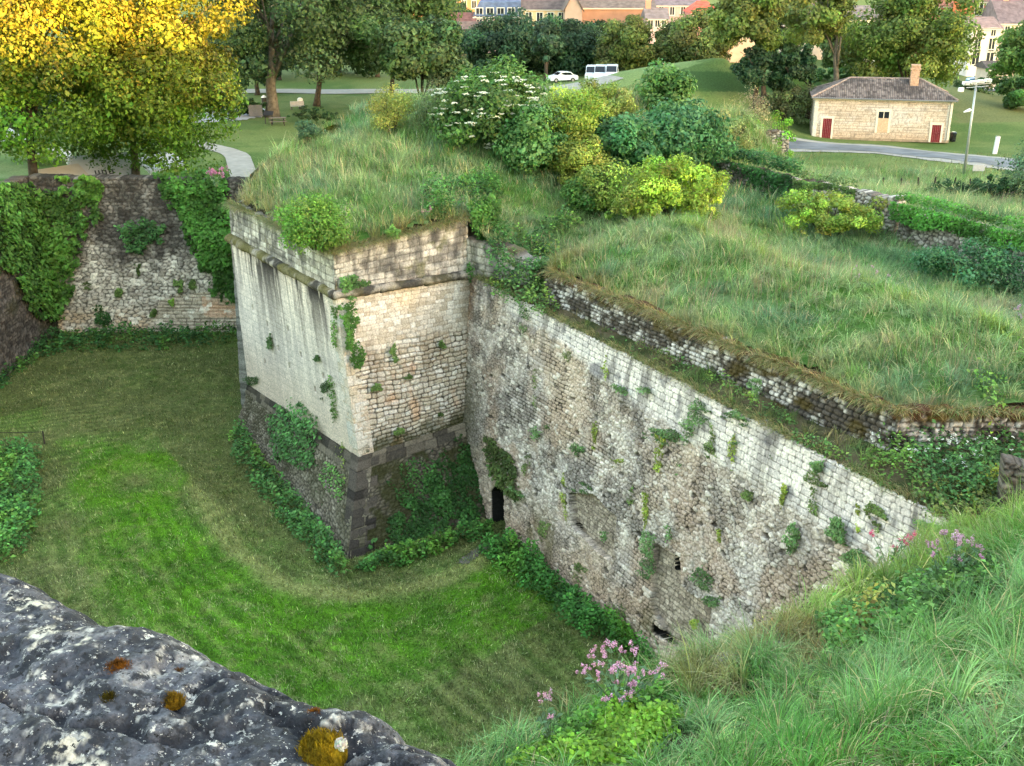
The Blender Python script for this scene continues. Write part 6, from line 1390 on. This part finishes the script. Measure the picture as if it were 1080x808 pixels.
# ------------------------------------------------------------------ tents, bench, panels in the park
M_CANV = mat_plain('beige_canvas', (.40, .36, .31), .85, amt=.06, scale=2); M_CANW = mat_plain('white_canvas', (.42, .42, .43), .85, amt=.05, scale=2)
def tent(label, p, rz, W, L, eave, rise, canvas, letters=False, scallop=.25):
    t = thing('market_tent', label, 'tent', p, rz, 'tents under the golden trees')
    mb = MB(); n = 14
    for s in (-1, 1):
        A = [(s*W/2, -L/2, eave), (s*W/2, L/2, eave), (0, L/2, eave+rise), (0, -L/2, eave+rise)]; S, T = np.meshgrid(np.linspace(0, 1, n), np.linspace(0, 1, n))
        A = np.array(A); P = (A[0]*(1-S[..., None])+A[1]*S[..., None])*(1-T[..., None])+(A[3]*(1-S[..., None])+A[2]*S[..., None])*T[..., None]
        P[..., 2] -= .16*np.sin(S*math.pi)*np.sin(T*math.pi)
        idx = np.arange(n*n).reshape(n, n); mb.add(P.reshape(-1, 3), np.stack([idx[:-1, :-1], idx[:-1, 1:], idx[1:, 1:], idx[1:, :-1]], -1).reshape(-1, 4))
    mb.build('roof', canvas, t, smooth=True)
    mb = MB()
    for s in (-1, 1):
        m = 60; y = np.linspace(-L/2, L/2, m); dz = scallop*(.75+.25*np.abs(np.sin(y*math.pi/.3)))
        V = np.r_[np.c_[np.full(m, s*(W/2+.004)), y, np.full(m, eave)], np.c_[np.full(m, s*(W/2+.012)), y, eave-dz]]; mb.add(V, [[i, i+1, m+i+1, m+i] for i in range(m-1)])
        x = np.linspace(-W/2, W/2, m); top = eave+rise*(1-np.abs(x)/(W/2)); dz = scallop*(.9+.25*np.abs(np.sin(x*math.pi/.3)))
        V = np.r_[np.c_[x, np.full(m, s*(L/2+.004)), top], np.c_[x, np.full(m, s*(L/2+.012)), top-dz]]; mb.add(V, [[i, i+1, m+i+1, m+i] for i in range(m-1)])
    mb.build('valance', canvas, t)
    for x in (-1, 1):
        for y in (-1, 1): mb = MB(); mb.tube([(x*(W/2-.08), y*(L/2-.08), 0), (x*(W/2-.08), y*(L/2-.08), eave)], .035, 6); mb.build('leg', M_WHT, t)
    if letters:
        mb = MB(); th = math.atan2(rise, W/2); 
        def st(y0, y1, a, b): 
            q_ = lambda y, d: (W/2-d*math.cos(th)+.0, y, eave+d*math.sin(th)+.03-.1)
            mb.add([q_(y0, a), q_(y1, a), q_(y1, b), q_(y0, b)], [[0, 1, 2, 3]])
        for k_ in range(3):
            y = -.75+k_*.5; st(y, y+.1, .5, 1.0); st(y+.25, y+.35, .5, 1.0); st(y, y+.35, .5, .6)
            if k_: st(y, y+.35, .9, 1.0)
        mb.build('lettering', M_BLACK, t)
    return t
pt = at(60, 192, 83.5); gz0 = float(gz(np.array([pt[0]]), np.array([pt[1]]))[0])+EYE
tent('beige ridge tent with a scalloped edge, just over the retaining wall', (pt[0]-.2, 84.5, at(60, 191, 83)[2]-1.9), rad(-38), 2.6, 3.4, 1.95, .75, M_CANV)
pt = at(103, 190, 86)
tent('larger pale grey tent joined to the beige one, with faint dark letters on its roof', (pt[0], 87.2, at(100, 187, 86)[2]-1.95), rad(-62), 4.2, 4.6, 2.0, 1.5, M_CANW, True)
pt = at(14, 152, 96)
tent('white tent half hidden behind the tree trunk at the frame edge', (pt[0]-.5, 97, at(14, 152, 96)[2]-1.9), rad(25), 3, 3, 2.0, .9, M_CANW)
pt = at(160, 178, 92)
tent('white tent almost hidden by the golden-topped tree', (pt[0], 93, at(160, 178, 92)[2]-1.9), rad(-30), 3, 4, 2.0, 1.0, M_CANW)
pt = at(50, 165, 98)
tent('dark-sided tent standing in the shade behind the beige one', (pt[0], 99, at(50, 168, 98)[2]-1.9), rad(10), 3, 3, 2.0, .8, M_CANV)
M_WOODB = mat_plain('weathered_bench_wood', (.13, .11, .09), .85, amt=.25)
p = hit(293, 132)
t = thing('picnic_bench', 'grey picnic bench on the mown slope with a dark panel behind it', 'bench', p, rad(15))
mb = MB(); mb.box((-.9, -.35, .72), (.9, .35, .78)); mb.build('tabletop', M_WOODB, t)
for s in (-1, 1): mb = MB(); mb.box((-.9, s*.72-.13, .42), (.9, s*.72+.13, .47)); mb.build('seat', M_WOODB, t)
for x in (-.65, .65): mb = MB(); mb.tube([(x, -.75, 0), (x, -.2, .72)], .04, 6); mb.tube([(x, .75, 0), (x, .2, .72)], .04, 6); mb.box((x-.035, -.75, .36), (x+.035, .75, .415)); mb.build('leg', M_POST, t)
p = hit(284, 131)
t = thing('information_panel', 'black information panel tilted on two legs beside the picnic bench', 'sign', p, rad(-10))
mb = MB(); mb.add([(-.55, -.3, .95), (.55, -.3, .95), (.55, .15, 1.35), (-.55, .15, 1.35), (-.55, -.28, .9), (.55, -.28, .9), (.55, .17, 1.3), (-.55, .17, 1.3)], [[0, 1, 2, 3], [4, 7, 6, 5], [0, 4, 5, 1], [1, 5, 6, 2], [2, 6, 7, 3], [3, 7, 4, 0]]); mb.build('panel', M_BLACK, t)
for x in (-.4, .4): mb = MB(); mb.tube([(x, -.05, -.1), (x, 0, 1.05)], .05, 6); mb.build('leg', M_BLACK, t)
p = hit(270, 124)
t = thing('sign_board', 'square dark grey board standing at the car park kerb', 'sign', p, 0); mb = MB(); mb.box((-.75, -.04, .12), (.75, .04, 1.35)); mb.build('panel', mat_plain('slate_panel', (.11, .11, .12), .6), t)
for x in (-.6, .6): mb = MB(); mb.tube([(x, .08, -.1), (x, .08, 1.3)], .035, 6); mb.build('leg', M_GALV, t)
p = hit(279, 112)
t = thing('litter_bin', 'dark litter bin with a white lid by the thick forked tree', 'bin', p); mb = MB(); mb.tube([(0, 0, 0), (0, 0, 1.0)], .32, 10); mb.build('body', M_BLACK, t); mb = MB(); mb.tube([(0, 0, 1.0), (0, 0, 1.25)], [.36, .1], 10); mb.build('lid', M_WHT, t)
p = hit(314, 116)
t = thing('park_bench', 'small grey park bench beside a white bin on the lawn', 'bench', p, rad(20)); mb = MB(); mb.box((-.8, -.22, .42), (.8, .22, .48)); mb.build('seat', M_GREY, t); mb = MB(); mb.box((-.8, .2, .5), (.8, .26, .95)); mb.build('backrest', M_GREY, t)
for x in (-.7, .7): mb = MB(); mb.box((x-.05, -.2, 0), (x+.05, .24, .42)); mb.build('leg', M_BLACK, t)
p = hit(317, 115)
t = thing('litter_bin', 'white bin with a dark foot beside the small park bench', 'bin', p); mb = MB(); mb.tube([(0, 0, .3), (0, 0, 1.15), (0, 0, 1.3)], [.3, .32, .15], 10); mb.build('body', M_WHT, t); mb = MB(); mb.tube([(0, 0, 0), (0, 0, .3)], .2, 10); mb.build('foot', M_BLACK, t)

# ------------------------------------------------------------------ the town
M_TILE = {}
def tmat(c, amt=.3):
    k = tuple(c)
    if k not in M_TILE: M_TILE[k] = mat_plain('roof_tile', lin(c), .9, amt=amt, scale=1.2, spec=.1, bump=.5, bscale=4, dist=.1)
    return M_TILE[k]
M_WALLS = {}
def wmat(c):
    k = tuple(c)
    if k not in M_WALLS: M_WALLS[k] = mat_plain('render_wall', lin(c), .9, amt=.12, scale=.8, spec=.1, bump=.15, bscale=6)
    return M_WALLS[k]
M_SURR = mat_plain('window_surround', lin((222, 212, 196)), .9, amt=.06, spec=.1); M_PANE = mat_plain('window_pane', (.03, .034, .04), .2, amt=.4, scale=1, spec=.5); M_SHUT = mat_plain('grey_shutter', lin((170, 176, 184)), .7, amt=.08)
def building(label, x0, x1, ridge, eave, Y, wc, rc, D=9, kind='gable', rows=(), chim=(), rz=0, shutters=False, end=False, basey=None):
    A = at(x0, eave, Y); B = at(x1, eave, Y); W = B[0]-A[0]; k = ppm(Y, -18)
    zb = EYE+float(park_plane(0, 300))-2; he = A[2]-zb; rh = max(.2, (eave-ridge)/k/.97+(0 if kind == 'flat' else .0))
    t = thing('town_house', label, 'house', (A[0], Y, zb), rz, 'houses of the town beyond the park')
    mb = MB()
    if end:   # gable end faces the park
        mb.add([(0, 0, 0), (W, 0, 0), (W, 0, he), (0, 0, he), (W/2, 0, he+rh)], [[0, 1, 2, 3]], [[3, 2, 4]]); mb.add([(0, D, 0), (W, D, 0), (W, D, he), (0, D, he), (W/2, D, he+rh)], [[1, 0, 3, 2]], [[2, 3, 4]])
        mb.add([(0, 0, 0), (0, D, 0), (0, D, he), (0, 0, he)], [[1, 0, 3, 2]]); mb.add([(W, 0, 0), (W, D, 0), (W, D, he), (W, 0, he)], [[0, 1, 2, 3]])
        mb.build('wall', wmat(wc), t)
        mb = MB()
        for s in (0, 1):
            xe = -.35 if s == 0 else W+.35
            mb.add([(xe, -.35, he-.2), (W/2, -.35, he+rh+.12), (W/2, D+.35, he+rh+.12), (xe, D+.35, he-.2), (xe, -.35, he-.38), (W/2, -.35, he+rh-.06), (W/2, D+.35, he+rh-.06), (xe, D+.35, he-.38)], [[0, 1, 2, 3], [4, 7, 6, 5], [0, 4, 5, 1], [3, 2, 6, 7], [0, 3, 7, 4]])
        rf = mb.build('roof', tmat(rc), t)
    else:
        mb.box((0, 0, 0), (W, D, he))
        if kind == 'gable':
            for x in (.0, W): mb.add([(x, 0, he), (x, D, he), (x, D/2, he+rh)], (), [[0, 1, 2]])
        mb.build('wall', wmat(wc), t)
        mb = MB(); o = .4; i_ = W*.0 if kind == 'gable' else min(W*.3, D*.5)
        if kind == 'mansard':
            mb.add([(-.2, -.2, he), (W+.2, -.2, he), (W+.2, D+.2, he), (-.2, D+.2, he), (.9, .9, he+rh*.62), (W-.9, .9, he+rh*.62), (W-.9, D-.9, he+rh*.62), (.9, D-.9, he+rh*.62), (3, D/2, he+rh), (W-3, D/2, he+rh)], [[0, 1, 5, 4], [1, 2, 6, 5], [2, 3, 7, 6], [3, 0, 4, 7], [4, 5, 9, 8], [6, 7, 8, 9]], [[5, 6, 9], [7, 4, 8]])
        else:
            g = -o if kind == 'gable' else i_
            mb.add([(-o, -o, he-.15), (W+o, -o, he-.15), (W+o, D+o, he-.15), (-o, D+o, he-.15), (g, D/2, he+rh), (W-g, D/2, he+rh)], [[0, 1, 5, 4], [2, 3, 4, 5], [0, 3, 2, 1]], [[1, 2, 5], [3, 0, 4]])
        rf = mb.build('roof', tmat(rc), t)
        mb = MB(); mb.box((-.25, -.3, he-.36), (W+.25, -.002, he-.16)); mb.build('cornice', M_SURR, t)
    for (u, hgt) in chim:
        mb = MB(); mb.box((W*u-.45, D*.45, he+rh*.4), (W*u+.45, D*.45+.9, he+rh+hgt)); mb.box((W*u-.5, D*.45-.05, he+rh+hgt+.003), (W*u+.5, D*.45+.95, he+rh+hgt+.2)); mb.build('chimney', wmat((188, 140, 118)), rf)
    for (py, n, w_, h_, *rest) in rows:     # window rows by height in the picture
        zc = he-(py-eave)/k/.97; us = rest[0] if rest else [(i+.5)/n for i in range(n)]
        for u in us:
            xc = u*W; mb = MB(); mb.box((xc-w_/2, -.012, zc-h_/2), (xc+w_/2, .05, zc+h_/2)); wd = mb.build('window', M_PANE, t)
            mb = MB(); s = .16
            for a in ((xc-w_/2-s, zc-h_/2-s, xc-w_/2-.003, zc+h_/2+s), (xc+w_/2+.003, zc-h_/2-s, xc+w_/2+s, zc+h_/2+s), (xc-w_/2, zc+h_/2+.003, xc+w_/2, zc+h_/2+s), (xc-w_/2, zc-h_/2-s, xc+w_/2, zc-h_/2-.003), (xc-.04, zc-h_/2, xc+.04, zc+h_/2)): mb.box((a[0], -.07, a[1]), (a[2], -.003, a[3]))
            mb.build('frame', M_SURR, wd)
            if shutters:
                for sg_ in (-1, 1): mb = MB(); xs_ = xc+sg_*(w_*.75+s+.1); mb.box((xs_-w_*.24, -.06, zc-h_/2), (xs_+w_*.24, -.004, zc+h_/2)); mb.build('shutter', M_SHUT, wd)
    return t
SLATE = (96, 106, 128); BROWNT = (112, 92, 88); REDT = (196, 92, 76); DTILE = (104, 90, 86)
building('pale cottage with a grey tiled roof, in front of the slate gable', 466, 506, 25, 38, 205, (214, 198, 196), DTILE, 8, 'gable', [(46, 3, .8, 1.3)])
building('house with a steep blue slate gable roof at the tree edge', 446, 474, 6, 30, 222, (190, 170, 160), SLATE, 9, 'gable', end=True, chim=((.3, .6),))
building('long pinkish house with a low dark red-brown roof', 466, 500, 15, 24, 224, (206, 170, 158), (120, 84, 78), 8, 'gable', [(29, 3, .8, 1.3)])
building('mansard house with slate roof, tall dormer windows and pinkish walls', 500, 556, -4, 17, 226, (206, 172, 164), SLATE, 12, 'mansard', [(14.5, 5, 1.2, 1.9), (24, 5, .9, 1.7), (34, 5, .9, 1.7)], chim=((.2, 1.2), (.8, 1.2)))
building('cream yellow townhouse with a brown roof and tall grey-framed windows', 552, 598, -6, 9, 214, (226, 192, 146), DTILE, 10, 'gable', [(19, 4, 1.0, 2.1), (31, 4, 1.0, 2.0)], chim=((.05, 1.6), (.95, 1.0)))
building('grey-brown house showing a blank gable end beside the yellow townhouse', 596, 614, -6, 10, 206, (156, 140, 130), DTILE, 12, end=True)
building('long windowless brick shed with a dark roof and pale coping', 612, 690, -1, 7.5, 214, (160, 122, 100), (112, 100, 94), 9, 'gable')
building('small pink house with a grey roof and an end chimney', 683, 704, 10, 19, 204, (208, 176, 168), (124, 112, 110), 7, 'gable', [(24, 3, .7, 1.2)], chim=((.12, 1.1),))
building('wide pink house set behind the small ones, grey roof', 692, 738, -4, 5, 228, (212, 168, 156), (116, 106, 110), 9, 'gable', [(11, 4, .8, 1.4)], chim=((.9, .8),))
building('house with a bright red painted roof and gable', 730, 758, 3, 13, 208, (208, 150, 140), REDT, 9, 'hip', [(19, 3, .8, 1.3)])
building('brown roofed house just beyond the red roof', 752, 800, 8, 20, 214, (206, 178, 152), (132, 96, 84), 9, 'gable', [(27, 4, .9, 1.4)], chim=((.7, 1),))
building('house with sunlit orange painted into its walls, high on the town slope at the top edge', 474, 536, -24, -4, 270, (222, 150, 104), (190, 110, 80), 9, 'gable', [(4, 6, .9, 1.5)])  # evening sunlight painted into the wall colour
building('house with sunset orange put into its wall colour, at the top edge behind the far trees', 420, 476, -20, -3, 275, (226, 152, 100), (170, 104, 82), 9, 'gable', [(4, 5, .9, 1.5)])  # orange walls carry the low sun as colour
building('pale house with a blue-grey roof glimpsed through the forked tree', 306, 346, 4, 15, 232, (214, 190, 160), (120, 124, 140), 9, 'gable', [(22, 4, .8, 1.3)])
building('grey roofed house with an orange upper wall seen between the park trees', 338, 372, 0, 12, 236, (210, 150, 120), DTILE, 9, 'gable', [(20, 3, .8, 1.3)])
building('grey roofed house behind the acacia-like tree', 836, 876, 2, 15, 222, (204, 186, 170), DTILE, 9, 'gable', [(24, 4, .8, 1.3)])
building('white-walled house half hidden between the trees by the chimney', 890, 936, 8, 20, 205, (220, 208, 190), (120, 110, 108), 9, 'gable', [(30, 4, .9, 1.5)])
building('orange brick townhouse with pale window bays above the white one', 1028, 1062, -8, 1, 214, (198, 112, 78), BROWNT, 10, 'gable', [(8.5, 3, 1.3, 2.2)], shutters=False)
building('white townhouse of three storeys with dark windows and a tiled roof', 1026, 1056, 20, 29, 190, (218, 206, 198), (138, 116, 112), 9, 'gable', [(33.5, 2, .7, 1.1), (46, 2, .9, 2.0), (58, 2, 1.1, 2.2)])
building('dark grey roofed house beside the white townhouse', 1056, 1100, 2, 24, 206, (200, 176, 164), (112, 100, 104), 10, 'gable', [(31, 3, .8, 1.2)], chim=((.3, 1.6),))
building('pink house at the top edge behind the grey roof', 1060, 1104, -6, 4, 226, (206, 150, 138), BROWNT, 9, 'gable', [(8, 3, .8, 1.2)])
building('reddish house behind the acacia-like tree top', 984, 1030, -6, 6, 226, (190, 130, 112), (150, 100, 84), 9, 'gable', [(11, 4, .8, 1.4)])
building('small grey shed with a pale wall at the foot of the white townhouse', 1044, 1070, 66, 72, 172, (196, 178, 160), (90, 82, 80), 5, 'gable')
# zebra crossing by the white townhouse
zc_ = ground_at(at(1036, 76, 172)[0], 172)
for i in range(4):
    mb = MB(); mb.box((-2.6+i*1.4, -1.6, 0), (-1.9+i*1.4, 1.6, .004)); o = mb.build('crossing_stripe', M_WHT); o.location = zc_+[0, 0, .14]; tag(o, kind='structure')
mb = MB(); mb.box((-6, -3.5, 0), (8, 3.5, .005)); o = mb.build('street', M_ROAD); o.location = zc_+[0, 0, .125]; tag(o, kind='structure')

# ------------------------------------------------------------------ unseen ridge added behind the lookout to keep the low evening sun off the ditch
SUN_EL = rad(4.5); SUN_AZ = rad(42.0)               # light travels towards +y and -x: low evening sun behind the lookout
def ridge_h(x):
    gap = sst(92, 102, x)*sst(154, 146, x)  # gap shaped so the sun reaches the golden trees
    return 30+3*fbm(x*.03, x*0, seed=701)-gap*(30-9.2-.12*np.clip(x-116, 0, 30))+gap*3.4*(fbm(x*.5, x*0, seed=703)-.5)
hx = np.r_[np.linspace(-420, 84, 90), np.linspace(85, 155, 150), np.linspace(160, 480, 60)]; hy = np.array([-160, -120, -98, -90, -84, -78, -60, -30.])
hp = np.array([-1, .2, .5, .95, 1, .9, .4, -1.0])
HX, HY = np.meshgrid(hx, hy); HZ = EYE-18+(ridge_h(HX)+18)*np.maximum(hp, -.2)[:, None]+(fbm(HX*.2, HY*.2, seed=702)-.5)*1.2
ii = np.arange(HX.size).reshape(HX.shape)
hq = np.stack([ii[:-1, :-1], ii[:-1, 1:], ii[1:, 1:], ii[1:, :-1]], -1).reshape(-1, 4)
Vh = np.c_[HX.ravel(), HY.ravel(), HZ.ravel()]
tag(mesh('unseen_shade_ridge', Vh, hq, M_SOIL, None, np.tile(G_MID*1.1, (len(Vh), 1))), kind='structure')

w = bpy.data.worlds.new('World'); SC.world = w; w.use_nodes = True
nt = w.node_tree; bg = nt.nodes['Background']; sky = nt.nodes.new('ShaderNodeTexSky'); sky.sky_type = 'NISHITA'; sky.sun_disc = False
sky.sun_elevation = SUN_EL; sky.sun_rotation = math.pi-SUN_AZ; sky.air_density = 1.0; sky.dust_density = 1.0; sky.ozone_density = .35; sky.altitude = 20
nt.links.new(sky.outputs[0], bg.inputs[0]); bg.inputs[1].default_value = .15
sl = bpy.data.lights.new('sun', 'SUN'); sl.energy = 2.0; sl.angle = rad(.55); sl.color = (1.0, .56, .18)
so = bpy.data.objects.new('sun', sl); COL.objects.link(so)
from mathutils import Vector
so.rotation_euler = Vector((math.sin(-SUN_AZ)*math.cos(SUN_EL), math.cos(SUN_AZ)*math.cos(SUN_EL), -math.sin(SUN_EL))).to_track_quat('-Z', 'Y').to_euler()
cd = bpy.data.cameras.new('camera'); cd.sensor_width = 36; cd.lens = 36*F/1080; cd.clip_start = .05; cd.clip_end = 4000
co = bpy.data.objects.new('camera', cd); COL.objects.link(co); co.location = (0, 0, EYE); co.rotation_euler = (math.pi/2-PITCH, 0, 0)
SC.camera = co
SC.view_settings.view_transform = 'Standard'; SC.view_settings.look = 'None'; SC.view_settings.gamma = 1; SC.view_settings.exposure = 3.95
SC.cycles.max_bounces = 6; SC.cycles.diffuse_bounces = 3; SC.cycles.transmission_bounces = 3; SC.cycles.sample_clamp_indirect = 4
